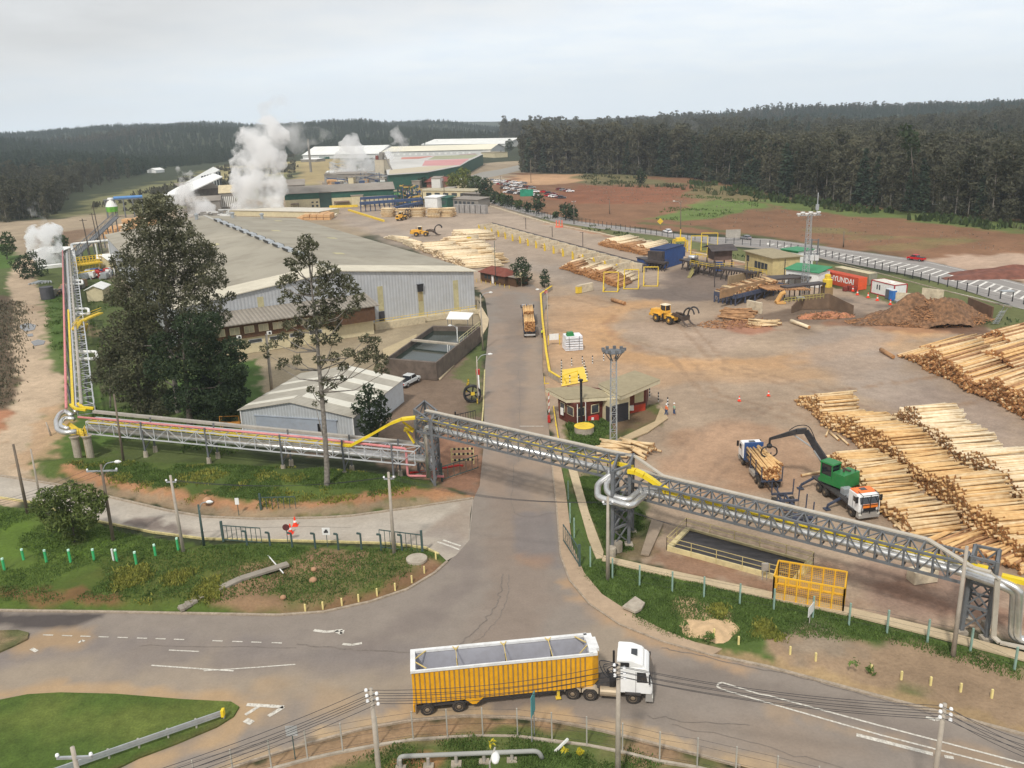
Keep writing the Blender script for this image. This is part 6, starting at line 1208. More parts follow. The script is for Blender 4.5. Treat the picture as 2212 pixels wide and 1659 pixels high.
mb=MB();mb.tube([tip,tip+Vector((0,0,-.7))],.13,8);mb.lathe([(.28,0),(.34,.3),(.2,.5)],tip+Vector((0,0,-1.1)),10)
for s in(-1,1):mb.tube(spline([tip+Vector((s*.15,0,-.9)),tip+Vector((s*.8,0,-1.2)),tip+Vector((s*.9,0,-1.9)),tip+Vector((s*.3,0,-2.3))],4),.09,6)
mb.build('grapple',BLACK,T,world=True)
g=np.random.default_rng(31)
for k in range(7):
 c=tip+Vector((g.uniform(-.35,.35),g.uniform(-.3,.3),-2.0-g.uniform(0,.5)));dl=(XB.to_3x3()@Vector((1,0,0)))*2.7+Vector((g.uniform(-.6,.6),g.uniform(-.3,.3),g.uniform(-.5,.6)));onelog(c-dl,c+dl,.13,'warm','log held up in the crane grapple over the lorry','logs in the crane grapple')
# ---- wheel loaders
def wheel_loader(label,loc,rz):
 T=thing('wheel_loader',label,'loader',loc,rz,'log loaders working in the yard');I=MW(T)
 for x in(-1.85,1.85):
  for s in(-1,1):wheel(T,I,x,s*1.15,.86,.68,LYEL,side=s)
 mb=MB();mb.X=I;mb.ext([(-4.1,1.1),(-4.2,1.6),(-3.9,2.5),(-.9,2.7),(-.4,2.0),(-.4,.9),(-3.6,.9)],-.85,.85);b_=mb.build('engine_hood',LYEL,T,world=True)
 bm=bmesh.new();bm.from_mesh(b_.data);bmesh.ops.bevel(bm,geom=bm.edges[:],offset=.1,segments=2,affect='EDGES');bm.to_mesh(b_.data);bm.free()
 mb=MB();mb.X=I;mb.ext([(-.3,.8),(-.3,1.8),(.6,2.0),(2.6,1.6),(2.6,.8)],-.55,.55);mb.box(-.7,0,-.5,.5,.7,1.4);mb.build('front_frame',LYEL,T,world=True)
 for x in(-1.85,1.85):
  for s in(-1,1):mb=MB();mb.X=I;mb.ext([(x-1.05,1.5),(x-.7,1.85),(x+.7,1.85),(x+1.05,1.5),(x+.95,1.45),(x+.65,1.76),(x-.65,1.76),(x-.95,1.45)],s*1.15-.36,s*1.15+.36);mb.build('mudguard',LYEL,T,world=True)
 mb=MB();mb.X=I;mb.box(-1.2,.35,-.78,.78,2.0,2.5);
 for x,y in((-1.15,-.72),(.25,-.72),(.25,.72),(-1.15,.72)):mb.beam((x,y,2.4),(x-.05,y*.95,3.65),.1)
 mb.build('cab_frame',LYEL,T,world=True);mb=MB();mb.X=I;mb.box(-1.12,.22,-.7,.7,2.5,3.62,t=.04);mb.build('cab_glass',SGLS,T,world=True);mb=MB();mb.X=I;mb.box(-1.3,.4,-.8,.8,3.62,3.78,t=.05);mb.build('cab_roof',M('cream_roof',C(226,214,186),var=.06,dirt=.3),T,world=True)
 mb=MB();mb.X=I;mb.tube([(-2.0,.4,2.6),(-2.0,.4,3.4)],.09,8);mb.build('exhaust',BLACK,T,world=True);mb=MB();mb.X=I;mb.box(-4.3,-4.15,-.95,.95,.95,1.5);mb.build('counterweight',LYEL,T,world=True)
 mb=MB();mb.X=I;mb.box(-4.26,-4.19,-.55,.55,1.6,2.35);mb.build('radiator_grille',BLACK,T,world=True)
 for s in(-1,1):mb=MB();mb.X=I;mb.beam((-.3,s*1.0,.5),(-.3,s*1.0,1.9),.08,.5);[mb.box(-.55,-.05,s*1.0-.15,s*1.0+.15,z,z+.06)for z in(.6,1.0,1.4)];mb.build('ladder',CHAS,T,world=True)
 mb=MB();mb.X=I
 for s in(-1,1):mb.add([(a_[0],s*.5+o_,a_[1])for o_ in(-.09,.09)for a_ in((1.6,1.9),(2.2,2.5),(4.3,2.2),(5.2,1.5),(5.0,1.2),(4.0,1.6),(2.6,1.7))],[tuple(range(7)),tuple(range(13,6,-1))]+[(i,(i+1)%7,7+(i+1)%7,7+i)for i in range(7)])
 mb.beam((3.9,-.5,1.9),(3.9,.5,1.9),.2);mb.tube([(2.2,0,2.3),(3.9,0,2.6),(5.0,0,2.3)],.12,6);mb.build('lift_arm',LDARK,T,world=True)
 mb=MB();mb.X=I;mb.beam((5.1,-1.1,1.7),(5.1,1.1,1.7),.5,1.0)
 mb.build('grapple_frame',LDARK,T,world=True)
 for y in(-.9,.9):
  mb=MB();mb.X=I;mb.tube([(5.1,y,1.5),(5.7,y,.8),(6.6,y,.35),(7.6,y,.45)],[.2,.2,.15,.05],6);mb.build('lower_tine',LDARK,T,world=True)
  mb=MB();mb.X=I;mb.tube(spline([(5.1,y*.8,2.0),(5.5,y*.8,3.3),(6.5,y*.8,4.1),(7.6,y*.8,3.9),(8.1,y*.8,3.0)],4),.17,6);mb.build('upper_clamp',BLK,T,world=True)
 mb=MB();mb.X=I;mb.tube([(6.2,-.75,3.9),(6.2,.75,3.9)],.13,6);mb.build('clamp_bar',BLK,T,world=True)
 return T
a,b=A(1416,694),A(1449,701);d_=(b-a).normalized();n_=Vector((-d_.y,d_.x,0));wl=wheel_loader('yellow wheel loader with raised open log grapple in the middle of the yard',(a+b)/2+n_*1.15,atan2(d_.y,d_.x)-.02)
print('loader wb',(a-b).length)
a=A(910,511);dup(wl,a+Vector((0,1.3,0)),radians(-4),'yellow log loader driving before the pale log heaps beyond the warehouse')
a=A(872,476);dup(wl,a+Vector((-1,1.3,0)),radians(70),'distant yellow log loader facing the log stacks by the sawmill')
# ---- cars
def car(label,loc,rz,col,kind='car',group=None,name='parked_car',scale=1):
 T=thing(name,label,kind,loc,rz,group);I=MW(T);pick=kind=='pickup'
 mb=MB();mb.X=I
 prof=[(-2.2,.35),(-2.25,.75),(-2.1,.95),(1.0,.98),(2.05,.82),(2.2,.6),(2.2,.35)]if not pick else[(-2.6,.45),(-2.6,1.05),(.9,1.1),(2.3,.98),(2.45,.7),(2.45,.45)]
 mb.ext(prof,-.86,.86);b_=mb.build('body',col,T,world=True)
 bm=bmesh.new();bm.from_mesh(b_.data);bmesh.ops.bevel(bm,geom=bm.edges[:],offset=.08,segments=2,affect='EDGES');bm.to_mesh(b_.data);bm.free()
 cp=[(-1.9,.93),(-1.35,1.40),(.25,1.42),(1.05,.95)]if not pick else[(-.75,1.05),(-.6,1.68),(.75,1.70),(1.45,1.08)]
 mb=MB();mb.X=I;mb.ext(cp,-.72,.72);mb.build('cabin_glass',SGLS,T,world=True)
 mb=MB();mb.X=I;mb.ext([(cp[1][0]-.05,cp[1][1]-.02),(cp[1][0],cp[1][1]+.05),(cp[2][0],cp[2][1]+.05),(cp[2][0]+.08,cp[2][1]-.02)],-.73,.73);mb.ext([(-.35,.95),(-.35,cp[1][1]),(-.25,cp[1][1]),(-.25,.95)],-.735,.735);mb.build('roof',col,T,world=True)
 if pick:mb=MB();mb.X=I;mb.box(-2.5,-.85,-.72,.72,1.0,1.13);mb.build('load_bed',BLACK,T,world=True)
 for x in((-1.4,1.4)if not pick else(-1.6,1.6)):
  for s in(-1,1):wheel(T,I,x,s*.78,.33 if not pick else .4,.22,M('alloy_rim',C(170,170,170),rough=.4),side=s)
 for s in(-1,1):
  mb=MB();mb.X=I;mb.box(prof[-2][0]-.05,prof[-2][0]+.03,s*.62-.16,s*.62+.16,.6,.78);mb.build('headlight',MC['lamp_glass'],T,world=True)
  mb=MB();mb.X=I;mb.box(prof[0][0]-.04,prof[0][0]+.05,s*.66-.12,s*.66+.12,.65,.85);mb.build('tail_light',REDP,T,world=True)
 return T
CARW=M('white_car_paint',C(236,236,236),rough=.3,var=.03);CARS=M('silver_car_paint',C(150,152,156),rough=.3,metal=.4,var=.05);CARR=M('red_car_paint',C(190,28,32),rough=.3,var=.05);CARM=M('maroon_car_paint',C(120,44,46),rough=.3,var=.05);CARK=M('dark_car_paint',C(62,64,70),rough=.3,var=.05)
def hd(u0,v0,u1,v1):a,b=A(u0,v0),A(u1,v1);return atan2(b.y-a.y,b.x-a.x)
car('white saloon car driving along the highway',A(1442,503),hd(1455,506,1430,500),CARW,name='car');car('silver hatchback driving along the highway near the road sign',A(1610,517),hd(1620,518,1597,515),CARS,name='car')
car('red pickup truck stopped on the far verge of the highway',A(1978,563),hd(2000,566,1958,561),CARR,'pickup',name='pickup_truck')
car('silver pickup parked between the small grey shed and the settling basins',A(884,830),hd(878,832,898,822),M('pale_silver_paint',C(206,208,206),rough=.35),'pickup',name='pickup_truck')
P0=car('car parked in the car park between the highway and the red clearing',A(1072,396),.3,CARW,group='cars in the dirt car park')
protos=[P0]+[car('car parked in the car park between the highway and the red clearing',A(1072+i*7,398+i),.3,c_,group='cars in the dirt car park')for i,c_ in enumerate((CARR,CARM,CARS,CARK),1)]
g=np.random.default_rng(77)
rows_=[((1064,391),(1132,398),9,.2),((1080,399),(1150,407),11,.2),((1088,408),(1158,416),10,.2),((1096,417),(1156,424),9,.25),((1176,417),(1196,422),3,.25),((1186,425),(1214,429),5,.25),((1209,411),(1232,415),4,.3)]
for(u0,v0),(u1,v1),n,rz_ in rows_:
 for k in range(n):
  f_=k/(n-1);w_=g.random();p=protos[0 if w_<.52 else 1 if w_<.64 else 2 if w_<.76 else 3 if w_<.88 else 4]
  z_=float(height(0,0));dup(p,A(u0+(u1-u0)*f_+g.uniform(-.8,.8),v0+(v1-v0)*f_),rz_-.5+g.uniform(-.06,.06)+(pi if g.random()<.3 else 0),scale=1.12)
# ================================================================ LOG PILES
def pile(front,towards,L,h,r,kind,ends=(3,3),jit=.3,lean=0,seed=1,top=None,hv=.25,skew=.04):
 """rows of logs lying side by side; front = ground line of the cut ends, towards = where the other ends point"""
 g=np.random.default_rng(seed);F_=[A(*p)for p in front];s=[0]
 for a,b in zip(F_[:-1],F_[1:]):s.append(s[-1]+(b-a).length)
 S=s[-1];dv_=(A(*towards[1])-A(*towards[0]));dv_.z=0;dv_.normalize();out=[]
 n=int(S/(2*r));ph=g.uniform(0,6,4)
 for i in range(n):
  t=i*2*r;k=max(j for j in range(len(s))if s[j]<=t+1e-6);k=min(k,len(F_)-2);p0=F_[k].lerp(F_[k+1],(t-s[k])/(s[k+1]-s[k]))
  hh=h*(1-hv+hv*(sin(t*.35+ph[0])+.6*sin(t*.83+ph[1]))*.6)*min(1,(t+.3)/ends[0])**.8*min(1,(S-t+.3)/ends[1])**.8
  nl=max(1,int(hh/(1.75*r)));slab_=.35*sin(t*.6+ph[2])
  for l in range(nl):
   al=(F_[k+1]-F_[k]).normalized();off=al*(r if l%2 else 0);z=r+l*1.75*r;j=g.normal()*jit+slab_+l*lean
   sk=al*g.normal()*skew*L;rr=r*g.uniform(.72,1.18);LL=L*g.uniform(.94,1.05)
   p=p0+off+dv_*j+Vector((0,0,z+g.normal()*.04));q=p+dv_*LL+sk+Vector((0,0,g.normal()*.05+(.06 if l==nl-1 else 0)*g.normal()))
   kd=kind if isinstance(kind,str)else kind[int(g.integers(0,len(kind)))]
   if l==nl-1 and top is not None:out.append((p,q,rr,kd))
   else:REST.append((p,q,rr,kd))
 if top is not None:top+=[(o,)+(None,)for o in out]if False else[(o,seed)for o in out]
TOP=[]
D1=((1751,842),(1819,837))
pile([(1722,866),(1790,924),(1862,966),(1938,1016),(2040,1094),(2120,1156),(2260,1262)],D1,5.2,4.0,.16,('warm','warm','pale'),(7,2),seed=3,top=TOP)
pile([(1925,903),(2000,956),(2080,1014),(2212,1110),(2300,1180)],((1971,906),(2049,900)),6.0,3.7,.16,('white','white','pale'),(3,2),seed=4,top=TOP)
pile([(1776,990),(1815,1022),(1850,1064),(1905,1112),(1975,1164)],((1800,1000),(1880,992)),5.6,2.7,.17,('warm','pale'),(3,2),seed=5,top=TOP,skew=.06)
pile([(2000,1170),(2080,1196),(2200,1238),(2260,1260)],((2000,1170),(2110,1130)),6.0,1.5,.17,('brown','warm'),(3,2),seed=6,top=TOP,skew=.07)
pile([(1942,768),(2020,806),(2100,848),(2212,900),(2300,944)],((1937,760),(2040,732)),12.5,4.2,.19,('brown','pale','warm'),(10,2),seed=7,jit=.35,skew=.02,top=TOP)
pile([(1990,752),(2060,775),(2140,806),(2212,836),(2300,870)],((1990,745),(2090,718)),14,4.2,.22,('brown','pale','warm'),(10,2),seed=8,skew=.02)
pile([(2080,738),(2212,780),(2300,810)],((2080,738),(2180,712)),16,4,.24,('brown','pale'),(6,2),seed=9,skew=.02)
pile([(2150,722),(2230,744),(2300,760)],((2150,722),(2230,702)),12,3.2,.24,('brown','pale'),(6,2),seed=19,skew=.02)
pile([(1210,580),(1260,596),(1338,622)],((1226,570),(1262,559)),7.5,2.6,.2,'brown',(5,2),seed=10,jit=.2)
pile([(1214,577),(1262,592),(1345,616)],((1226,570),(1262,559)),10,2.6,.22,'white',(5,2),seed=11,jit=.2)
pile([(1290,529),(1340,541),(1396,553)],((1300,525),(1340,517)),10,2.6,.22,'brown',(5,2),seed=12,jit=.2)
pile([(1294,526),(1345,538),(1400,549)],((1300,525),(1340,517)),13,2.7,.24,'white',(5,2),seed=13,jit=.2)
DW=((900,533),(960,529))
pile([(831,515),(868,524),(889,536)],((831,515),(885,520)),8,2.2,.26,'white',(3,2),seed=14,skew=.03);pile([(889,535),(925,548),(1005,582)],DW,11,3.0,.26,'white',(3,2),seed=15,skew=.05)
pile([(905,531),(960,545),(1022,575)],DW,11,2.8,.26,'pale',(3,2),seed=16,skew=.05);pile([(955,520),(990,535),(1010,556)],DW,9,2.6,.26,'white',(3,2),seed=17,skew=.05);pile([(975,508),(996,516),(1010,522)],((975,508),(1030,505)),10,3.4,.26,'white',(2,2),seed=18)
for i,u in enumerate((824,858,889,924,953)):
 a=A(u,469+(i%2));d_=(A(u+26,469)-A(u,469)).normalized();n_=Vector((-d_.y,d_.x,0));L_=(A(u+26,469)-A(u,469)).length
 for k in range(11):
  for l in range(11):
   j=rng.normal()*.35;p=a+n_*(k*.42+(.2 if l%2 else 0))+d_*j+Vector((0,0,.2+l*.36));REST.append((p,p+d_*L_*rng.uniform(.85,.95),.19*rng.uniform(.75,1.2),'pale' if rng.random()<.6 else 'white'))
def jumble(u,v,n,spread,L,r,kind,ang,dang,zmax,seed,label,group,indiv=True):
 g=np.random.default_rng(seed);c=A(u,v)
 for k in range(n):
  a=ang+g.normal()*dang;d_=Vector((cos(a),sin(a),g.normal()*.05));f_=g.uniform(-1,1);off=Vector((-sin(ang),cos(ang),0))*f_*spread;z=r+(1-abs(f_))*zmax*g.uniform(.2,1);p=c+off+d_*(-L/2+g.normal()*.4)+Vector((0,0,z))
  if indiv:onelog(p,p+d_*L*g.uniform(.8,1.05),r*g.uniform(.75,1.2),kind,label,group)
  else:REST.append((p,p+d_*L*g.uniform(.8,1.05),r*g.uniform(.75,1.2),kind))
jumble(1335,975,26,2.2,4.6,.19,'pale',radians(-28),.16,1.3,1,'log in the untidy heap at the foot of the floodlight tower','logs heaped by the floodlight tower');jumble(1375,975,22,1.9,4.6,.19,'pale',radians(-40),.2,1.3,2,'log in the untidy heap at the foot of the floodlight tower','logs heaped by the floodlight tower')
jumble(1595,684,34,4.5,7,.19,'brown',radians(-28),.10,1.6,3,'l','g',False);jumble(1655,700,14,2.5,6,.17,'pale',radians(-22),.08,.5,4,'l','g',False)
for(u0,v0,u1,v1,r,k,l)in((1322,647,1350,655,.45,'brown','thick brown log lying alone in the yard left of the big loader'),(1903,755,1930,771,.38,'brown','thick dark log lying alone in the middle of the right-hand yard'),(1790,928,1784,942,.14,'pale','short loose log above the crane, leftmost of three'),(1793,934,1812,950,.16,'pale','loose log above the crane, middle of three'),(1808,938,1833,960,.15,'pale','loose log above the crane, rightmost and longest of three'),
 (1731,1027,1776,1018,.16,'pale','long log lying on the ground left of the green crane cabin'),(1929,1124,1955,1150,.2,'pale','loose log before the near pile, left of two'),(1938,1122,1975,1154,.2,'pale','loose log before the near pile, right of two'),(1709,693,1748,707,.4,'white','pale sawn log lying alone before the bark bunker'),(1943,882,1958,884,.25,'white','short white log end lying beyond the long piles')):onelog(A(u0,v0,r),A(u1,v1,r),r,k,l,None)
TOP.sort(key=lambda o:-math.dist(pv(o[0][0]),pv(o[0][1])));nmax=298-NLOG[0];inview=[o for o in TOP if pv(o[0][0])[0]<2215 and pv(o[0][0])[1]<1400];rest=[o for o in TOP if o not in inview]
TL_={3:('warm tan log in the top layer of the long middle pile','top logs of the long middle pile'),4:('whitish log in the top layer of the palest pile','top logs of the palest pile'),5:('tan log in the top layer of the near pile beside the crane truck','top logs of the near pile'),6:('brownish log in the low pile beside the last lattice tower','top logs of the low brown pile'),7:('long brown log in the top layer of the big pile at the right edge','top logs of the big brown pile')}
for o,sd_ in inview[:nmax]:onelog(o[0],o[1],o[2],o[3],*TL_[sd_])
REST+=[o for o,_ in inview[nmax:]]+[o for o,_ in rest]
# ================================================================ SORTING LINE AND LOG DECKS
def place(u,v,rz=0,z=0):return Matrix.Translation(A(u,v)+Vector((0,0,z)))@Matrix.Rotation(rz,4,'Z')
DARKS=M('oily_dark_steel',C(66,60,60),rough=.6,var=.3,dirt=.5,dirtc=C(100,84,70));BBLU=M('blue_sheet',C(46,80,138),rough=.5,var=.15,scale=.6,dirt=.35,dirtc=C(40,44,60));CREAMH=M('cream_hut',C(196,180,130),var=.1,dirt=.3);GRNR=M('green_roof_edge',C(44,128,82),rough=.5,var=.1)
pA,pB=A(1058,494),A(1385,588);dl=(pB-pA).normalized();LL=(pB-pA).length;nl=Vector((dl.y,-dl.x,0));nl=nl if nl.y<0 else-nl
T=thing('sorting_conveyor','long dark log-sorting conveyor running through the yard above a row of concrete bays','conveyor',(pA+pB)/2)
mb=MB();up=Vector((0,0,1.9));b_=-nl*1;mb.beam(pA+b_+up,pB+b_+up,1.2,.35);mb.beam(pA+b_+up+Vector((0,0,.5)),pB+b_+up+Vector((0,0,.5)),.15);mb.build('belt',DARKS,T,world=True)
mb=MB()
for k in range(31):q=pA.lerp(pB,k/30)+b_;mb.beam(q-nl*.6,q-nl*.6+up,.18);mb.beam(q+nl*.6,q+nl*.6+up,.18);mb.beam(q-nl*.6+Vector((0,0,1)),q+nl*.6+Vector((0,0,2.3)),.1)
mb.build('supports',DARKS,T,world=True)
BAYC=M('bay_concrete',C(204,190,164),var=.15,scale=.5,dirt=.5,dirtc=C(128,108,88));nb=17;dn=(dl*.25+nl).normalized()
for k in range(nb):
 f_=(k+.4)/nb;q=pA.lerp(pB,f_)+nl*.2;T=thing('concrete_divider','concrete bay wall with yellow painted end under the sorting conveyor','bay wall',q,group='bay walls along the sorting conveyor')
 rz_=atan2(dn.y,dn.x);I=Matrix.Translation(q)@Matrix.Rotation(rz_,4,'Z');hh=2.5
 mb=MB();mb.X=I;mb.box(0,6.2,-.25,.25,0,hh);mb.box(0,.5,.25,4.2,0,hh-.2);mb.build('wall',BAYC,T,world=True);mb=MB();mb.X=I;mb.box(5.85,6.25,-.28,.28,0,hh*.75);mb.box(6.2,6.26,-.3,.3,0,hh);mb.build('yellow_end',YEL,T,world=True)
 if k in(2,3,5,6,8,10,12,13,14):
  for j in range(6):p=q+nl*(3+rng.uniform(-.2,.2))+dl*(1.6+rng.uniform(-.2,.2))+Vector((0,0,.25+.42*(j%3)))+nl*.5*(j//3);REST.append((p-dl*.4,p+dl*3.0,.24,'white'))
for k,(u,v,t)in enumerate(((1136,495,471),(1193,512,490),(1259,532,502),(1450,560,520))):
 mb=MB();h_=HZ(u,v,t);mb.tube([(0,0,0),(0,0,h_)],.12,6);mb.beam((-1,0,h_),(.3,0,h_),.12);o=mb.build('lamp_post',DARKS,None,origin=(0,0,0));o.location=A(u,v);tag(o,'thin dark lamp post standing over the sorting conveyor','lamp post','lamp posts over the sorting conveyor')
def boxhouse(name,label,cat,a,b,dep,h,wall,roofm,roof='flat',windows=(),door=None,over=.4,trim=None,rise=.8,group=None):
 """a, b: ground pixels of the front wall's left and right corners; depth goes back"""
 a,b=A(*a),A(*b);d_=b-a;L_=d_.length;rz_=atan2(d_.y,d_.x);T=thing(name,label,cat,a,rz_,group)
 mb=MB();mb.box(0,L_,0,dep,0,h)
 if roof=='gable':mb.add([(0,0,h),(0,dep,h),(0,dep/2,h+rise),(L_,0,h),(L_,dep,h),(L_,dep/2,h+rise)],[(0,1,2),(3,5,4)])
 mb.build('wall',wall,T)
 if roof=='flat':mb=MB();mb.box(-over,L_+over,-over,dep+over,h,h+.22)
 elif roof=='shed':mb=MB();mb.add([(-over,-over,h+.02),(L_+over,-over,h+.02),(L_+over,dep+over,h+rise),(-over,dep+over,h+rise),(-over,-over,h+.2),(L_+over,-over,h+.2),(L_+over,dep+over,h+rise+.2),(-over,dep+over,h+rise+.2)],[(0,3,2,1),(4,5,6,7),(0,1,5,4),(1,2,6,5),(2,3,7,6),(3,0,4,7)])
 else:
  mb=MB();m_=dep/2
  for y0,z0,y1,z1_ in((-over,h-.0,m_,h+rise+.04),(m_,h+rise+.04,dep+over,h-.0)):mb.add([(-over,y0,z0),(L_+over,y0,z0),(L_+over,y1,z1_),(-over,y1,z1_),(-over,y0,z0+.15),(L_+over,y0,z0+.15),(L_+over,y1,z1_+.15),(-over,y1,z1_+.15)],[(0,3,2,1),(4,5,6,7),(0,1,5,4),(1,2,6,5),(2,3,7,6),(3,0,4,7)])
 mb.build('roof',roofm,T)
 for w in windows:mb=MB();mb.box(w[0]*L_,w[1]*L_,-.06,.02,w[2]*h,w[3]*h);mb.build('window',GLASS if len(w)<5 else w[4],T)
 if door:mb=MB();mb.box(door[0]*L_,door[1]*L_,-.05,.02,0,door[2]*h);mb.build('door',GPIPE,T)
 if trim:mb=MB();mb.box(-.05,L_+.05,-.08,.0,h-trim[1],h-.01);mb.build('trim',trim[0],T)
 return T,L_
# blue debarker house with dark end
T,L_=boxhouse('debarker_house','blue sheet-metal debarker house on legs with a black left end','machine house',(1437,580),(1476,568),5,5.2,BBLU,M('dark_blue_roof',C(40,56,92)),over=.1)
mb=MB();mb.box(-1.6,-.05,.2,4.8,.8,4.9);mb.build('black_end',DARKS,T);mb=MB();mb.box(L_,L_+3,1,4,1.5,4.2);mb.build('chute',BBLU,T)
boxhouse('control_cabin','small blue cabin at the end of the sorting conveyor','cabin',(1376,572),(1394,577),2.5,2.0,BBLU,DARKS,over=.2)
T=thing('infeed_conveyor','black log conveyor with trestle legs between the blue house and the black-roofed hut','conveyor',A(1500,600));mb=MB()
for(a,b,w_,z)in(((1396,580),(1440,585),2,2.2),((1476,580),(1560,600),3,2.6),((1560,602),(1640,612),3,2.8),((1500,595),(1500,572),2,2.6)):
 p,q=A(*a),A(*b);mb.beam(p+Vector((0,0,z)),q+Vector((0,0,z)),w_,.5);mb.beam(p+Vector((0,-w_/2,z+1)),q+Vector((0,-w_/2,z+1)),.08)
 for k in range(8):t=p.lerp(q,k/7);mb.beam(t+Vector((-.8,-w_/2+.2,0)),t+Vector((.3,-w_/2+.2,z)),.22);mb.beam(t+Vector((0,w_/2-.2,0)),t+Vector((0,w_/2-.2,z)),.22)
mb.build('frame',DARKS,T,world=True)
mb=MB()
for a,b in(((1487,590),(1530,600)),((1530,600),(1580,596)),((1500,574),(1540,582)),((1604,606),(1650,614))):
 p,q=A(*a),A(*b)
 for z in(3.4,3.9):mb.beam(p+Vector((0,-1.9,z)),q+Vector((0,-1.9,z)),.09)
 for k in range(6):t=p.lerp(q,k/5)+Vector((0,-1.9,2.6));mb.beam(t,t+Vector((0,0,1.3)),.08)
mb.build('railing',YEL,T,world=True);mb=MB();p=A(1488,600);q=A(1506,590);mb.beam(p,q+Vector((0,0,2.7)),1,.15);[mb.beam(p+Vector((0,o,1)),q+Vector((0,o,3.7)),.08)for o in(-.5,.5)];mb.build('stair',M('olive_stair',C(140,130,80)),T,world=True)
T,L_=boxhouse('machine_hut','hut on posts with black curved roof over the sawing machine','hut',(1542,588),(1580,586),6,2.6,M('rusty_board',C(96,78,70),var=.3),DARKS,'gable',rise=1.1,over=1.2)
T.location.z=3.2
mb=MB()
for x in(0,L_):
 for y in(0,6):mb.box(x-.15,x+.15,y-.15,y+.15,-3.2,0)
mb.build('post',DARKS,T)
mb=MB();mb.box(.3,2.2,-.6,-.1,-2.8,-.4);mb.build('blue_panel',BBLU,T)
mb=MB();mb.lathe([(1.3,0),(1.3,3.2),(1.2,3.4)],n=16);o=mb.build('tank',M('bright_tank',C(206,206,204),rough=.3,metal=.4));o.location=A(1501,582)+Vector((0,3,0));tag(o,'bright round tank behind the black conveyor','tank')
T,L_=boxhouse('control_building','cream flat-roofed control building with ribbon windows beside the log machinery','building',(1609,578),(1668,596),8,4.6,CREAMH,FEL,windows=((.05,.15,.45,.8),(.36,.46,.2,.6),(.48,.58,.2,.6),(.6,.7,.2,.6),(.72,.82,.2,.6)),over=.6)
boxhouse('control_building','white hut with green roof edge behind the cream control building','building',(1686,574),(1722,580),6,4.6,WHITE,GRNR,windows=((.55,.75,.5,.75),),over=.3,trim=(GRNR,.4));boxhouse('switch_room','low white switch room with green and white roof in front of the mast','building',(1696,612),(1766,622),5,3.6,WHITE,GRNR,'shed',rise=.8,windows=((.1,.16,.4,.7),),over=.4)
# feed deck with logs
T=thing('log_deck','blue steel log deck on legs loaded with brown logs','log deck',A(1610,650));q4=[A(1543,652),A(1588,660),A(1690,634),A(1652,622)];mb=MB();z=2.0
for a,b in zip(q4,q4[1:]+q4[:1]):mb.beam(a+Vector((0,0,z)),b+Vector((0,0,z)),.4,.9);[mb.beam(a.lerp(b,t),a.lerp(b,t)+Vector((0,0,z)),.28)for t in(0,.2,.4,.6,.8)];[mb.beam(a.lerp(b,t),a.lerp(b,t+.2)+Vector((0,0,z)),.12)for t in(0,.2,.4,.6)]
mb.build('frame',M('blue_grey_deck',C(58,68,92),var=.25,dirt=.4),T,world=True);mb=MB();c4=[p+Vector((0,0,2.2))for p in q4];mb.add(c4+[p+Vector((0,0,.1))for p in c4],[(0,1,2,3),(4,5,6,7)]);mb.build('deck',DARKS,T,world=True)
mb=MB();p,q=A(1556,636,3.2),A(1652,612,3.2);mb.beam(p,q,.35,1.8);mb.build('back_board',M('rusty_panel',C(150,118,84),var=.2,dirt=.4),T,world=True)
for k,(u,v)in enumerate(((1543,620),(1612,622),(1693,616))):mb=MB();mb.beam(A(u,v),A(u,v)+Vector((0,0,6.5)),.18);mb.build('post',DARKS,T,world=True)
g=np.random.default_rng(3);e1_=(q4[2]-q4[1]);e2_=(q4[0]-q4[1])
for k in range(62):
 s_=g.uniform(.02,.93);l=int(g.integers(0,3));p=q4[1]+e1_*s_+Vector((0,0,2.5+l*.38));d_=e2_.lerp(q4[3]-q4[2],s_);j=g.normal()*.07;REST.append((p+d_*.06+e1_*j*.3,p+d_*1.0-e1_*j*.3,.2,'brown' if k%2 else 'pale'))
T=thing('chip_conveyor','second log deck and catwalk with steel stairs right of the loaded deck','log deck',A(1740,645));mb=MB()
for a,b,w_,z in(((1655,622),(1765,615),4.5,2.4),((1690,650),(1775,640),2.4,3.2),((1735,655),(1790,650),1.2,1.4)):
 p,q=A(*a),A(*b);mb.beam(p+Vector((0,0,z)),q+Vector((0,0,z)),w_,.4);[mb.beam(p.lerp(q,t)+Vector((0,-w_/2,0)),p.lerp(q,t)+Vector((0,-w_/2,z)),.22)for t in np.linspace(0,1,9)]
mb.build('frame',DARKS,T,world=True);mb=MB();p,q=A(1690,652,3.4),A(1775,642,3.4)
for z in(.5,1.0):mb.beam(p+Vector((0,-1.2,z)),q+Vector((0,-1.2,z)),.1)
for t in np.linspace(0,1,12):mb.beam(p.lerp(q,t)+Vector((0,-1.2,0)),p.lerp(q,t)+Vector((0,-1.2,1)),.08)
mb.build('railing',M('olive_rail',C(170,160,90)),T,world=True);mb=MB();a,b=A(1742,658),A(1728,640,3.3)
for k in range(12):t=a.lerp(b,k/11);mb.beam(t+Vector((-.8,0,0)),t+Vector((.8,0,0)),.3,.08)
mb.build('stairs',GALV,T,world=True)
for k in range(16):p=A(1660+k*6,626,2.9);REST.append((p,p+Vector((-1.5,6.5,0)),.2,'brown'))
mb=MB();mb.box(-1,1,-1,1,.4,.8);mb.tube([(-.8,0,.8),(.2,0,2.6),(1,0,2.9)],.5,8);o=mb.build('chute_machine',M('tan_machine',C(206,160,96),var=.1));o.location=A(1685,655);tag(o,'small tan-coloured machine standing under the catwalk','machine')
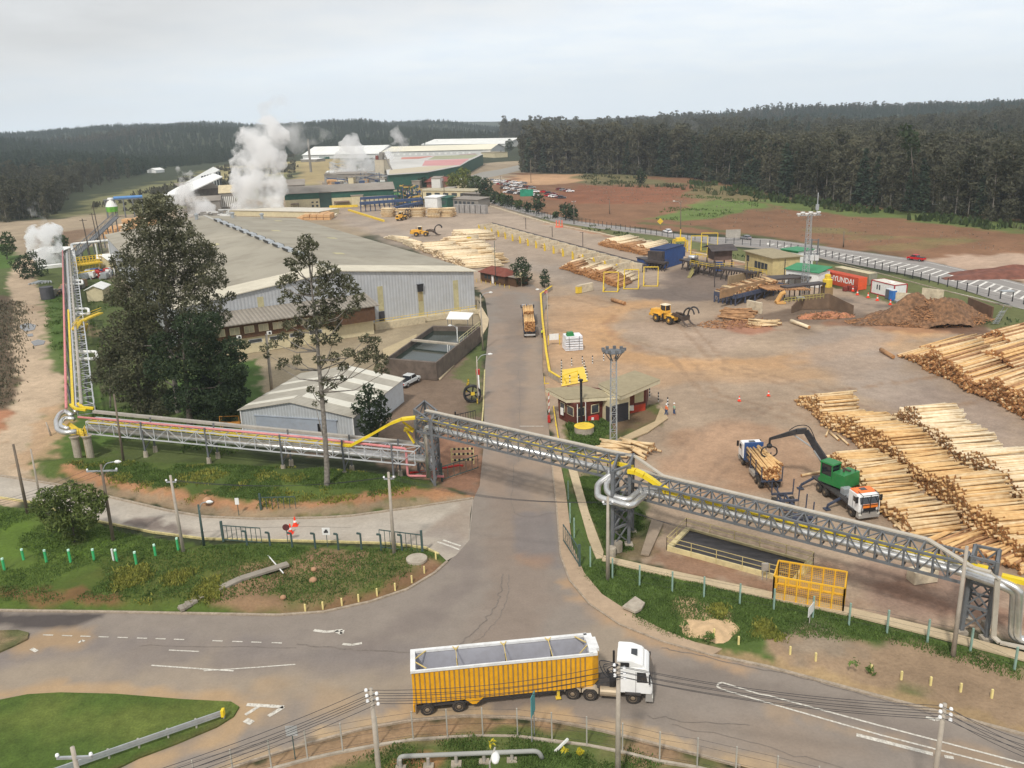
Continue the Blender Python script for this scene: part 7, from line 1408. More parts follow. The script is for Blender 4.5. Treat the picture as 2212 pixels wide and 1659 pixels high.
mb=MB();mb.lathe([(1.1,0),(1.1,1.8),(.7,2.0),(.7,2.8),(.5,3.0)],n=14);o=mb.build('hopper',YEL);o.location=A(1785,640)+Vector((0,0,2.2));tag(o,'yellow round hopper at the top of the bark chute','hopper')
mb=MB();mb.box(-1.1,1.1,-1,1,0,2.3);o=mb.build('hopper_stand',M('tan_stand',C(140,116,80),var=.2));o.location=A(1785,640);tag(o,'brown stand carrying the yellow hopper','stand')
# bark bunker wall, bark heap, panels
wl_=[A(1710,676),A(1733,668),A(1790,668),A(1843,680)];mb=MB();hs_=(1.4,3.2,3.4,2.0)
for(a,b),h0,h1 in zip(zip(wl_[:-1],wl_[1:]),hs_[:-1],hs_[1:]):
 n_=Vector((0,.4,0));mb.add([a,b,b+Vector((0,0,h1)),a+Vector((0,0,h0)),a+n_,b+n_,b+n_+Vector((0,0,h1)),a+n_+Vector((0,0,h0))],[(0,1,2,3),(7,6,5,4),(3,2,6,7),(0,3,7,4),(1,5,6,2)])
tag(mb.build('bunker_wall',M('brown_bunker',C(112,92,74),var=.25,scale=.4,dirt=.5,dirtc=C(80,64,52))),'curved dark concrete bunker wall with bark spilling in front','wall')
def heap(name,label,cat,c,rx,ry,h,mat,seed,n=46,rough_=.25,rz=0):
 g=np.random.default_rng(seed);ys,xs=np.mgrid[-1:1:complex(n),-1:1:complex(n)];r=np.hypot(xs,ys);th=np.arctan2(ys,xs);edge=1-.12*np.sin(th*3+seed)-.08*np.sin(th*5+2*seed);z=np.clip(1-(r/edge),0,1)**.85*h;z=z*(1+rough_*nz(xs*8,ys*8,2.2,seed))+np.where(z>0,nz(xs*20,ys*20,1.2,seed+1)*.08*h*rough_,0);z=np.where(z<=0,-.6,z)
 V=np.stack([xs*rx,ys*ry,z],-1).reshape(-1,3);i,j=np.meshgrid(np.arange(n-1),np.arange(n-1),indexing='ij');f=np.stack([i*n+j,i*n+j+1,(i+1)*n+j+1,(i+1)*n+j],-1).reshape(-1,4)
 me=raw_mesh(name,V,f,mat);o=link(name,me,loc=c);o.rotation_euler=(0,0,rz);tag(o,label,cat);return o
BARKP=M('bark_heap',C(128,94,66),var=.5,scale=1.4,dirt=.8,dirtc=C(80,64,50),bump=.25);heap('bark_heap','big brown heap of stripped bark at the right side of the yard','bark heap',A(2030,700)+Vector((0,4,0)),12.5,7.5,5.2,BARKP,3,rough_=.35)
heap('bark_heap','low flat spread of bark left of the big heap','bark heap',A(1905,703)+Vector((0,3,0)),6,3,.7,M('bark_low',C(116,88,66),var=.5,scale=1.6,dirt=.7,dirtc=C(70,58,46),bump=.2),5,rough_=.5);heap('bark_heap','small reddish bark spill in front of the bunker wall','bark heap',A(1782,684),6,2.2,1.0,M('bark_red',C(170,112,80),var=.4,scale=2,dirt=.4,bump=.2),6,rough_=.5)
SANDM=M('sand_heap',C(196,166,128),var=.15,scale=1.4,dirt=.3,dirtc=C(140,116,84),bump=.05);heap('sand_heap','rounded heap of pale sand on the grass verge at the right','sand heap',A(1535,1362)+Vector((0,0,.1)),2.7,2.2,.6,SANDM,9,rough_=.15)
heap('soil_heap','low mound of dark red soil on the far side of the highway','soil heap',A(2210,592),22,7,2.2,M('red_soil',C(112,70,56),var=.3,scale=.6,bump=.1),12)
g=np.random.default_rng(8);V=[]
for c,rx,ry,h in((A(2030,700)+Vector((0,4,0)),12,7,4.6),(A(1905,703)+Vector((0,3,0)),6,3,.6),(A(1782,684),6,2.2,.9),(A(1600,700),9,4,.1)):
 for k in range(1300 if rx>11 else 260):
  a,r=g.uniform(0,6.28),sqrt(g.uniform(0,1));p=c+Vector((cos(a)*r*rx,sin(a)*r*ry,max(0,(1-r))*h*.95+.1));d_=Vector((g.normal(),g.normal(),g.normal()*.5)).normalized()*g.uniform(.25,.8);w_=d_.orthogonal().normalized()*.09;V+=[p-d_-w_,p+d_-w_,p+d_+w_,p-d_+w_]
o=link('bark_strips',raw_mesh('bark_strips',np.array([tuple(v)for v in V]),np.arange(len(V)).reshape(-1,4),leafmat('bark_strip',C(84,62,46),C(196,144,100),sc=1)));tag(o,'loose strips of bark scattered over the heaps and the yard','bark',kind='stuff')
for i,(a,b,h_)in enumerate((((2090,668),(2142,690),2.6),((1990,650),(2036,656),3.0),((1930,648),(1985,652),1.8))):
 p,q=A(*a),A(*b);mb=MB();mb.beam(p+Vector((0,0,h_/2)),q+Vector((0,0,h_/2)),.3,h_);tag(mb.build('barrier_wall',BAYC if i else M('brown_barrier',C(104,80,62),var=.2)),['low brown barrier wall at the right end of the bark heap','concrete panel wall behind the bark heap','low rubble-covered concrete wall left behind the bark heap'][i],'wall')
mb=MB()
for k in range(9):mb.beam(A(2150+k*2,698-k*3.2,.2+k*.35)+Vector((-.6,0,0)),A(2150+k*2,698-k*3.2,.2+k*.35)+Vector((.6,0,0)),.3,.07)
mb.beam(A(2148,698),A(2168,664,3.4),.12);mb.beam(A(2156,700,1),A(2176,666,4.4),.07);mb.beam(A(2168,662),A(2168,662,4.0),.12);mb.box(*[x for x in(A(2168,662).x-1,A(2168,662).x+1.6,A(2168,662).y-.8,A(2168,662).y+.8,3.3,3.45)]);tag(mb.build('inspection_platform',GALV),'small steel inspection platform with steps beside the highway fence','platform')
mb=MB()
for k in range(4):mb.box(-3,3,-.4+k*.0-.5,.5,k*.12,k*.12+.08)
o=mb.build('sheet_stack',GALV,None);o.location=A(1962,652);tag(o,'flat stack of metal sheets beside the bark heap','stack')
# ---- containers and site cabins
CORG=M('container_orange',C(206,84,54),var=.12,scale=.4,dirt=.35,dirtc=C(140,60,42),stripe=((1,0,0),.35,.04,.25));CORE=M('container_end',C(236,96,52),var=.08,dirt=.25)
def container(label,a,b,L_,Wd,H,m1,m2,mr,text=None):
 a,b=A(*a),A(*b);e_=(b-a).normalized();l_=Vector((-e_.y,e_.x,0));rz_=atan2(e_.y,e_.x);T=thing('shipping_container',label,'container',a,rz_);I=MW(T)
 mb=MB();mb.box(0,Wd,-.0,.12,0,H);mb.build('doors',m2,T);mb=MB();mb.box(0,Wd,.12,L_,0,H-.05);mb.build('body',m1,T);mb=MB();mb.box(.03,Wd-.03,.1,L_,H-.05,H);mb.build('roof',mr,T);return T
u0,v0=1853,628
ca,cb=A(1853,627),A(1875,622);side=A(1770,600)-ca;Lc=12.2;dirL=(A(1769.5,583,2.6)-A(1847,599.5,2.6)).normalized()
def cont2(label,corner,dirl,L_,Wd,H,mside,mend,mroof,name='shipping_container',cat='container',endw=True):
 rz_=atan2(dirl.y,dirl.x);T=thing(name,label,cat,corner,rz_);mb=MB();mb.box(.08,L_,-Wd,0,0,H-.06);mb.build('body',mside,T);mb=MB();mb.box(0,.08,-Wd,0,0,H);
 for y in(-Wd*.27,-Wd*.73):mb.beam((-.03,y,.1),(-.03,y,H-.1),.05)
 mb.build('doors',mend,T);mb=MB();mb.box(.06,L_+.02,-Wd-.02,.02,H-.06,H);mb.build('roof',mroof,T);return T
T=cont2('long orange shipping container with white lettering at the back of the yard',ca,dirL,13.6,2.6,2.9,CORG,CORE,CORG);print('cont dir',dirL,T.rotation_euler)
# lettering on the side that faces the yard
def text(T,s,loc,rot,size,mat,name='lettering',ext=.01):
 cu=bpy.data.curves.new('t','FONT');cu.body=s;cu.size=size;cu.extrude=ext;cu.align_x='CENTER';cu.align_y='CENTER';cu.offset=size*.018;o=bpy.data.objects.new('t',cu);COL.objects.link(o)
 dg=bpy.context.evaluated_depsgraph_get();me=bpy.data.meshes.new_from_object(o.evaluated_get(dg));bpy.data.objects.remove(o);me.materials.clear();me.materials.append(mat);m=bpy.data.objects.new(name,me);COL.objects.link(m);m.parent=T;m.location=loc;m.rotation_euler=rot;return m
text(T,'HYUNDAI',(5.6,.03,1.6),(radians(90),0,radians(180)),1.85,WHITE)
cont2('weathered grey-green shipping container behind the orange one',A(1876,617),dirL,12.2,2.5,2.9,M('greyish_container',C(150,140,110),var=.15,dirt=.4,stripe=((1,0,0),.35,.04,.2)),M('grey_doors',C(140,136,120)),M('tan_container_roof',C(196,184,150),var=.12,dirt=.4))
mb=MB();
for k in range(3):mb.box(-1.6+k*1.1,-.7+k*1.1,-.5,.5,.2,1.2+.2*(k%2))
o=mb.build('machinery',M('dark_red_machine',C(120,52,44),var=.3));o.location=A(1835,628);tag(o,'dark red and white plant crates in front of the orange container','machinery')
a=A(1930,645);dW=(A(1880,632)-a).normalized();T=thing('site_office','white portable site office with red frame edges','cabin',a,atan2(dW.y,dW.x));Lw=7.6;Ww=3.4;mb=MB();mb.box(0,Lw,-Ww,0,.15,3.0);mb.build('wall',WHITE,T);RF=M('red_frame',C(170,40,48));mb=MB()
for x in(0,Lw):
 for y in(0,-Ww):mb.box(x-.1,x+.1,y-.1,y+.1,0,3.1)
for z in(.08,3.05):mb.beam((0,0.02,z),(Lw,0.02,z),.16);mb.beam((0,-Ww-.02,z),(Lw,-Ww-.02,z),.16);mb.beam((-.02,0,z),(-.02,-Ww,z),.16);mb.beam((Lw+.02,0,z),(Lw+.02,-Ww,z),.16)
mb.build('frame',RF,T);mb=MB();mb.box(-.0,Lw,-Ww,0,3.0,3.12,t=.12);mb.build('roof',M('cabin_roof',C(212,208,196),var=.06,dirt=.35),T)
for x in(4.9,5.7):mb=MB();mb.box(x-.25,x+.1,0,.06,1.2,2.3);mb.build('window',GLASS,T)
mb=MB();mb.box(2.0,3.2,-1.6,-.6,3.12,3.5);mb.build('air_conditioner',WHITE,T)
for(u,v,m_,l)in((1916,643,M('grey_toilet',C(92,96,100),var=.1),'grey portable toilet against the white site office'),(1924,646,M('blue_toilet',C(52,110,178),var=.1),'blue portable toilet against the white site office')):
 T=thing('portable_toilet',l,'portable toilet',A(u,v)+Vector((0,-.9,0)),atan2(dW.y,dW.x));mb=MB();mb.box(-.6,.6,-.6,.6,0,2.2,t=.03);mb.build('body',m_,T);mb=MB();mb.box(-.45,.45,.58,.64,.1,2.0);mb.build('door',m_,T);mb=MB();mb.box(-.6,.6,-.6,.6,2.2,2.38,t=.12);mb.build('roof',M('pale_lid',C(200,204,206)),T)
CONEM=M('cone_orange',C(240,70,40),var=.06,rough=.5)
def cone(label,loc,group=None,s=1):
 T=thing('traffic_cone',label,'traffic cone',loc,0,group);T.scale=(s,)*3;mb=MB();mb.lathe([(.17,.03),(.04,.75),(.03,.75)],n=14);mb.box(-.22,.22,-.22,.22,0,.04);b_=mb.build('body',CONEM,T);mb=MB();mb.lathe([(.125,.32),(.092,.48)],n=14);mb.build('band',WHITE,T);return T
for k,(u,v)in enumerate(((1842,629),(1852,637),(1875,643),(1895,649),(1923,658))):cone('orange and white cone in the line before the site office',A(u,v),'cones before the site office',1.6)
for(u,v,l,s)in((1776,914,'lone orange cone right of the people in the yard',1.0),(1660,855,'small orange cone far out in the open yard',1.1),(1597,866,'small orange cone beyond the two workers',1.1)):cone(l,A(u,v),None,s)if v!=914 else None
cone('fallen-looking nearer orange cone of two on the concrete side road',A(638,1136),None,1.45);cone('orange cone behind the round sign on the concrete side road',A(628,1152),None,1.5)
# ---- yellow racks, barriers
def rack(label,u,v,w_,h_,rz,group='yellow steel racks beside the log piles'):
 T=thing('log_rack',label,'rack',A(u,v),rz,group);mb=MB()
 for y in(0,2.2):
  mb.beam((-w_/2,y,0),(-w_/2,y,.2),.2);mb.beam((w_/2,y,0),(w_/2,y,.2),.2)
 for x in(-w_/2,w_/2):mb.beam((x,0,0),(x,0,h_),.22);mb.beam((x,-2.4,.1),(x,1.0,.1),.22);mb.beam((x,-2.2,.15),(x,0,h_*.75),.18)
 mb.beam((-w_/2,0,h_),(w_/2,0,h_),.22);mb.beam((-w_/2,-2.3,.12),(w_/2,-2.3,.12),.18);mb.build('frame',YEL,T);return T
rack('leftmost tall yellow rack standing at the end of the big sorted log pile',1320,627,3.6,4.6,radians(-12));rack('middle tall yellow rack of the three before the big sorted log pile',1364,621,3.6,4.6,radians(-12));rack('rightmost tall yellow rack, standing clear of the log pile',1406,615,3.6,4.6,radians(-12))
rack('yellow rack behind the blue house, left one',1510,548,5,5.5,radians(-15));rack('yellow rack behind the blue house, right one',1532,541,5,5.5,radians(-15));
T=thing('loading_gantry','yellow loading frame standing behind the blue debarker house','frame',A(1471,545));mb=MB();[mb.beam((x,y,0),(x,y,3.6),.3)for x in(-2,2)for y in(0,3)];[mb.beam((-2,y,z),(2,y,z),.3)for y in(0,3)for z in(1.5,3.6)];mb.box(-1.4,1.4,.5,2.5,3.6,4.4);mb.beam((0,1.5,4.4),(0,1.5,7),.3);mb.build('frame',YEL,T)
def barrier(label,a,b,h_,th,mat=BAYC,cap=None,group=None):
 p,q=A(*a),A(*b);T=thing('concrete_barrier',label,'barrier',(p+q)/2,0,group);mb=MB();mb.beam(p+Vector((0,0,h_/2)),q+Vector((0,0,h_/2)),th,h_);mb.build('block',mat,T,world=True)
 if cap:mb=MB();e_=(q-p).normalized();mb.beam(p-e_*.05+Vector((0,0,h_*.42)),p+e_*1.4+Vector((0,0,h_*.42)),th+.06,h_*.8);mb.build('yellow_end',YEL,T,world=True)
 return T
barrier('lone concrete barrier block with yellow end in the yard before the racks',(1246,634),(1279,627),2.0,.8,cap=True);barrier('concrete barrier block between the log deck and the loose logs',(1614,671),(1644,678),2.4,.6);barrier('big grey concrete block behind the yellow loading frame',(1478,541),(1492,540),3.0,.6)
barrier('long tan concrete wall along the front of the black log conveyor',(1573,617),(1640,602),2.4,.5,M('tan_wall',C(150,128,98),var=.15,dirt=.4));T=barrier('angled concrete block with yellow edge under the right-hand pipe bridge',(1966,1257),(2016,1250),1.2,1.2);barrier('concrete bay block holding the small pile at the warehouse corner',(1010,526),(1034,524),2.8,.6,cap=True)
# ---- finish: all remaining logs as one body
kinds=['pale','warm','brown','white'];me_v,idx=[],[]
P=[o[0]for o in REST];v=logbatch([tuple(o[0])for o in REST],[tuple(o[1])for o in REST],[o[2]for o in REST],7)
me=logmesh('stacked_logs',v,[logmat(k)for k in kinds]+[ENDM],7);n_=len(REST);mi=np.zeros(len(me.polygons),'i');kk=np.array([kinds.index(o[3])for o in REST]);mi[:n_*7]=np.repeat(kk,7);mi[n_*7:]=4;me.polygons.foreach_set('material_index',mi)
o=link('stacked_logs',me);tag(o,'thousands of peeled logs stacked in long piles and bays across the yard','logs',kind='stuff');print('logs',NLOG[0],len(REST))
# ================================================================ FAR PLANT
GW=M('far_white_roof',C(222,222,216),var=.05,scale=.03,dirt=.15,stripe=((1,0,0),6,.05,.12));GWW=M('far_pale_wall',C(206,206,202),var=.05,dirt=.1);DKG=M('dark_green_sheet',C(34,84,70),var=.15,dirt=.2);WEA=M('weathered_grey_roof',C(140,132,122),var=.15,scale=.08,dirt=.5,dirtc=C(110,100,92));GREYW=M('grey_wall',C(132,128,122),var=.15,scale=.1,dirt=.3);BGR=M('bright_green_wall',C(120,190,120),var=.08);PKR=M('faded_pink_roof',C(190,136,134),var=.06,scale=.03);LUM=M('sawn_timber',C(200,158,112),var=.18,scale=.5,dirt=.2,island=.4);LUM2=M('wrapped_timber',C(226,214,190),var=.08,island=.3);BLST=M('blue_steelwork',C(52,74,110),var=.2,dirt=.3);MRF=M('maroon_tiles',C(124,66,56),var=.15)
boxhouse('factory_shed','far long white shed with stepped white roof at the foot of the wood','factory',(911,324),(1092,323),62,8,GWW,GW,'gable',rise=7,over=1,windows=((.1,.16,0,.4,DARKG),(.3,.36,0,.4,DARKG),(.5,.56,0,.4,DARKG),(.72,.78,0,.4,DARKG)))
T,L_=boxhouse('factory_hall','long cream-roofed factory hall in front of the far white shed','factory',(828,345),(1060,340),60,9,GWW,M('cream_roof_far',C(214,208,186),var=.06,scale=.03),'gable',rise=5,over=1,windows=[(.03+.055*k,.05+.055*k,.5,.75,WHITE)for k in range(15)])
def roofprism(name,label,cat,pts,z,wall,patches,base=0):
 w=[A(u,v,z)for u,v in pts];T=thing(name,label,cat,Vector((sum(p.x for p in w)/len(w),sum(p.y for p in w)/len(w),0)));mb=MB();mb.prism([(p.x,p.y)for p in w],base,z-.4);mb.build('wall',wall,T,world=True);c0=sum(w,Vector())/len(w)
 mb=MB();mb.prism([tuple(c0.lerp(p,1.01)[:2])for p in w],z-.4,z);mb.build('roof',patches[0],T,world=True)
 for pt,m_ in patches[1:]:q=[A(u,v,z+.03)for u,v in pt];mb=MB();mb.prism([(p.x,p.y)for p in q],z+.01,z+.12);mb.build('roof_panel',m_,T,world=True)
 return T
roofprism('factory_hall','very wide low factory hall with faded pink, grey and green roof areas','factory',[(828,340),(1043,333),(1010,348),(993,358),(925,371),(838,377)],10,DKG,[M('pale_grey_roof',C(190,188,182),var=.08,scale=.02,dirt=.2),([(918,347),(1014,343),(993,357),(912,358)],PKR),([(868,340),(940,337),(905,343),(866,344)],M('rust_pink_roof',C(176,118,104),var=.15,scale=.05)),([(940,337),(1035,334),(1018,342),(925,345)],M('mossy_roof',C(150,150,120),var=.12,scale=.04)),([(842,367),(925,359),(985,357),(925,370),(840,376)],M('tan_roof',C(184,172,148),var=.06))])
T,L_=boxhouse('factory_shed','pale wide-gabled shed left of the factory halls behind the steam','factory',(655,348),(818,345),60,7,GWW,GW,'gable',rise=9,over=1,windows=((.22,.36,0,.7,DKG),))
boxhouse('outbuilding','small white-roofed outbuilding at the left end of the pale shed','building',(650,352),(683,352),15,4,GREYW,WHITE,'shed',rise=1);boxhouse('annex','white annex block with bright wall at the right end of the pink-roofed hall','building',(930,385),(992,380),14,6,WHITE,M('white_flat_roof',C(214,212,204)),'flat',over=.8)
boxhouse('office_building','white buildings with red trim by the road beyond the factory','building',(1008,352),(1040,350),25,6,WHITE,MRF,'gable',rise=2);boxhouse('office_building','cream house with flat tan roof near the two conifers beyond the factory','building',(1040,341),(1068,342),18,6,CREAM,FEL,'flat')
boxhouse('plant_office','red-roofed plant office nearer the yard, lower of two','office',(922,405),(968,404),14,3.6,M('brick_wall',C(140,92,78)),MRF,'gable',rise=2.6,over=1.5);boxhouse('plant_office','red-roofed plant office with white wall behind the lower one','office',(928,392),(972,390),14,5,M('brick_wall',C(140,92,78)),M('red_tiles',C(160,82,66),var=.1),'gable',rise=3,over=1.2)
boxhouse('kiln_wall','long grey kiln building with pipes on top in front of the steaming roofs','building',(702,398),(813,396),26,7,GREYW,WEA,'flat');boxhouse('warehouse','low dark green fronted store right of the concrete silo tower','building',(836,394),(924,393),20,6,DKG,WEA,'shed',rise=1.5)
T,L_=boxhouse('silo_tower','square beige silo tower with inclined conveyor rising over the kilns','tower',(813,398),(832,398),8,17,M('beige_silo',C(186,176,156),var=.1),WEA,'flat',over=.1);mb=MB();mb.beam((4,3,17),(5,3,22),3,3);mb.beam((6,3,22),(17,-3,8),.8,.8);mb.build('conveyor',GREYW,T);mb=MB();mb.lathe([(1.2,17),(1.2,20)],(1,2,0),10);mb.build('cyclone',MRF,T)
# sawmill with green band
T,L_=boxhouse('sawmill','long cream and dark green sawmill with grey corrugated roof facing the yard','sawmill',(618,452),(852,440),22,7.8,CREAM,WEA,'gable',rise=3,over=.8,windows=((.235,.255,.32,.42),(.275,.295,.32,.42),(.235,.255,.05,.2),(.275,.295,.05,.2),(.40,.405,0,.6,DARKG),(.62,.66,.35,.5)),trim=(DKG,3.1))
mb=MB();mb.box(L_*.31,L_*.42,-.3,-.1,0,8.2);mb.build('green_panel',M('dark_green_panel',C(44,66,60),var=.15),T);mb=MB();mb.box(L_*.60,L_*.71,-5,-.1,0,5.6);mb.build('annex',CREAM,T);mb=MB();mb.box(L_*.595,L_*.715,-5.4,-.1,5.6,5.8);mb.build('annex_roof',WEA,T)
for x0,x1 in((.05,.12),(.44,.58)):mb=MB();mb.box(L_*x0,L_*x1,-5,-.2,2.6,2.9);mb.box(L_*x0,L_*x0+.3,-4.8,-4.5,0,2.6);mb.box(L_*x1-.3,L_*x1,-4.8,-4.5,0,2.6);mb.build('lean_to',M('brown_lean_to',C(122,104,92),var=.2),T)
boxhouse('green_house','bright green gabled machine house at the right end of the sawmill','building',(822,434),(841,433),16,7.6,BGR,DKG,'gable',rise=2.2,windows=((.1,.2,.1,.8,DKG),));boxhouse('green_house','lower bright green lean-to beside the green machine house','building',(842,433),(851,433),8,4.2,BGR,DKG,'flat')
boxhouse('sawmill_wing','grey-roofed left wing of the sawmill half hidden by steam','building',(560,425),(660,420),22,6,GREYW,WEA,'gable',rise=3)
for(a,b,dep,h,w_,r_,l)in(((908,428),(1023,430),9,4.2,CREAM,M('tan_sheet',C(170,160,134)),'long low cabin row with ribbon windows right of the sawmill machinery'),((918,448),(945,449),7,5,WHITE,WHITE,'white-roofed twin cabin behind the right-hand log stacks'),((946,447),(966,448),7,4.5,DKG,DKG,'dark green container shed between cabins'),((976,446),(1033,449),9,3.8,GREYW,WEA,'open grey shed at the yard edge by the fence'),((1000,430),(1038,433),6,3.2,M('dark_shed',C(90,84,76)),WEA,'small dark shed at the fence corner of the far yard')):
 boxhouse('cabin',l,'cabin',a,b,dep,h,w_,r_,'shed',rise=.6,windows=[(.12+.16*k,.22+.16*k,.3,.75)for k in range(5)]if h<4.6 else())
for k in range(6):barrier('grey concrete block in the row beside the far cabins',(985+k*11.5,459+k*.5),(994+k*11.5,459.5+k*.5),4.0,2.0,M('grey_block',C(150,146,142),var=.2),group='concrete blocks by the far cabins')
# machinery in front of the sawmill
def clutter(name,label,cat,u0,u1,v,hmax,dep,n,mats,seed,wmax=3):
 g=np.random.default_rng(seed);a,b=A(u0,v),A(u1,v);T=thing(name,label,cat,(a+b)/2)
 for mi_,m_ in enumerate(mats):
  mb=MB()
  for k in range(n//len(mats)):
   p=a.lerp(b,g.random())+Vector((0,g.uniform(0,dep),0));h=g.uniform(.3,1)*hmax
   t=g.random()
   if t<.35:mb.beam(p,p+Vector((0,0,h)),g.uniform(.25,.5))
   elif t<.7:q=a.lerp(b,g.random()*.999)+Vector((0,g.uniform(0,dep),0));q=p.lerp(q,.4);mb.beam(p+Vector((0,0,h)),q+Vector((0,0,h*g.uniform(.6,1.1))),g.uniform(.3,.8))
   else:w_=g.uniform(.8,wmax);mb.box(p.x-w_,p.x+w_,p.y-1,p.y+1,h*.2,h*.2+g.uniform(.8,2.4))
  mb.build('framework',m_,T,world=True)
 return T
g_=np.random.default_rng(6)
for k in range(13):
 u=705+k*23+g_.uniform(-6,6);v=384+(k%3)*9+.18*max(0,u-860);w_=g_.uniform(10,20);c_=(GWW,GREYW,CREAM,WEA,DKG)[k%5]
 boxhouse('outbuilding','small outbuilding in the cluster between the sawmill and the pink-roofed hall','building',(u,v),(u+w_,v-.3),g_.uniform(6,12),g_.uniform(3,6.5),c_,(GW,WEA,GPIPE)[k%3],('gable','shed','flat')[k%3],rise=1,group='small outbuildings behind the sawmill')
clutter('pipework','steel pipework and tanks between the kilns and the sawmill roof','machinery',700,900,402,9,20,110,(GREYW,GALV,WEA,BLST),11,2.2)
clutter('sorting_machinery','tangle of dark blue and green sorting machinery right of the green house','machinery',855,912,446,11,12,130,(BLST,DKG,DARKS,M('ochre_parts',C(180,150,80))),2)
T=thing('log_infeed','dark blue steel log infeed deck on legs in front of the sawmill','conveyor',A(840,460));mb=MB()
for(a,b,z,w_)in(((780,458),(912,448),4.2,3),((780,448),(905,440),4.6,2),((850,462),(912,448),2.5,2)):
 p,q=A(*a),A(*b);mb.beam(p+Vector((0,0,z)),q+Vector((0,0,z)),w_,1.3)
 for k in range(14):t=p.lerp(q,k/13);mb.beam(t,t+Vector((0,0,z)),.4)
mb.build('frame',BLST,T,world=True)
clutter('kiln_pipework','pipework and vents along the kiln roofs under the steam','machinery',706,815,385,13,6,70,(GREYW,GALV),5,2)
def lumber(label,u0,u1,v,rows,cols,hgt,group,mat=LUM,w=None,seed=1):
 g=np.random.default_rng(seed);a,b=A(u0,v),A(u1,v)
 for i in range(cols):
  for r_ in range(rows):
   h=hgt*g.uniform(.7,1.05);p=a.lerp(b,(i+.5)/cols)+Vector((0,r_*6.5,0));L_=(b-a).length/cols*.92;nl_=max(1,int(h/1.3));mb=MB()
   for k in range(nl_):mb.box(-L_/2+g.uniform(0,.3),L_/2-g.uniform(0,.3),-2.6,2.6,k*1.3,k*1.3+1.12)
   o=mb.build('timber_stack',mat if g.random()<.75 else LUM2);o.location=p;tag(o,label,'timber stack',group)
lumber('stack of orange sawn timber packs behind the sawmill in front of the kilns',708,796,399,1,8,5,'timber packs before the kilns',seed=2);lumber('stack of sawn timber packs behind the warehouse roof left of the yard ramp',643,716,474,3,5,3.2,'timber packs behind the warehouse',seed=3)
lumber('stack of brown sawn timber packs beside the receding gallery on the left',226,278,512,3,5,4.5,'timber packs on the left',seed=4);lumber('stack of timber packs half hidden behind the big eucalyptus',270,335,490,2,5,4.5,'timber packs behind the eucalyptus',seed=5);lumber('stack of pale timber packs beside the far store',830,868,400,1,4,3,'timber packs by the far store',seed=6)
barrier('yellow kerb rail curving down the ramp behind the log stacks',(753,455),(829,479),.8,.8,YEL);barrier('yellow rail in front of the sawmill',(712,449),(773,447),1.2,.6,YEL)
boxhouse('flat_roof_store','low store with pale parapet roof directly behind the warehouse','building',(500,466),(690,470),16,2.6,CREAM,M('parapet_roof',C(196,190,176),var=.06),'flat')
# dryer shed on the left and grey buildings below it
T=thing('drying_shed','tall shed with white sloping roof and dark slatted end, left of the main steam plume','shed',A(430,440));zs=15
rp=[A(352,424,9),A(402,420,9),A(481,383,16),A(462,376,16),A(382,407,11)];mb=MB();mb.add(rp+[p+Vector((0,0,.5))for p in rp],[tuple(range(4,-1,-1)),tuple(range(5,10))]+[(k,(k+1)%5,5+(k+1)%5,5+k)for k in range(5)]);mb.build('roof',WHITE,T,world=True)
q=[A(372,446),A(402,442),A(480,410),A(466,400)];mb=MB();mb.add([p for p in q]+[Vector((q[0].x,q[0].y,8.6)),Vector((q[1].x,q[1].y,8.6)),Vector((q[2].x,q[2].y,14)),Vector((q[3].x,q[3].y,14))],[(0,1,5,4),(1,2,6,5),(2,3,7,6),(3,0,4,7),(4,5,6,7)]);mb.build('wall',GWW,T,world=True)
mb=MB()
for k in range(7):p=A(444+k*6,424-k*2.2);mb.beam(p+Vector((0,-1,0)),p+Vector((0,-1,13)),1.2)
mb.build('slats',M('slat_dark',C(70,72,76)),T,world=True)
boxhouse('boiler_house','dark grey weathered boiler house with sloping roof under the white shed roof','building',(403,446),(478,440),20,9,M('dark_weathered_wall',C(104,98,94),var=.2,dirt=.4),WEA,'shed',rise=3);boxhouse('boiler_house','lower grey building with vaulted roof in front of the dark boiler house','building',(405,462),(478,458),16,6,GREYW,WEA,'gable',rise=2)
boxhouse('louvre_house','cream-roofed building with slatted front at the foot of the big plume','building',(478,455),(512,453),18,9,GREYW,M('cream_sheet',C(196,180,146)),'shed',rise=3,windows=[(.05+.12*k,.11+.12*k,.2,.8,WHITE)for k in range(8)])
clutter('roof_equipment','white tanks and vents on the ground behind the warehouse left gable','machinery',420,500,474,4,10,50,(GWW,GREYW),7,2.5)
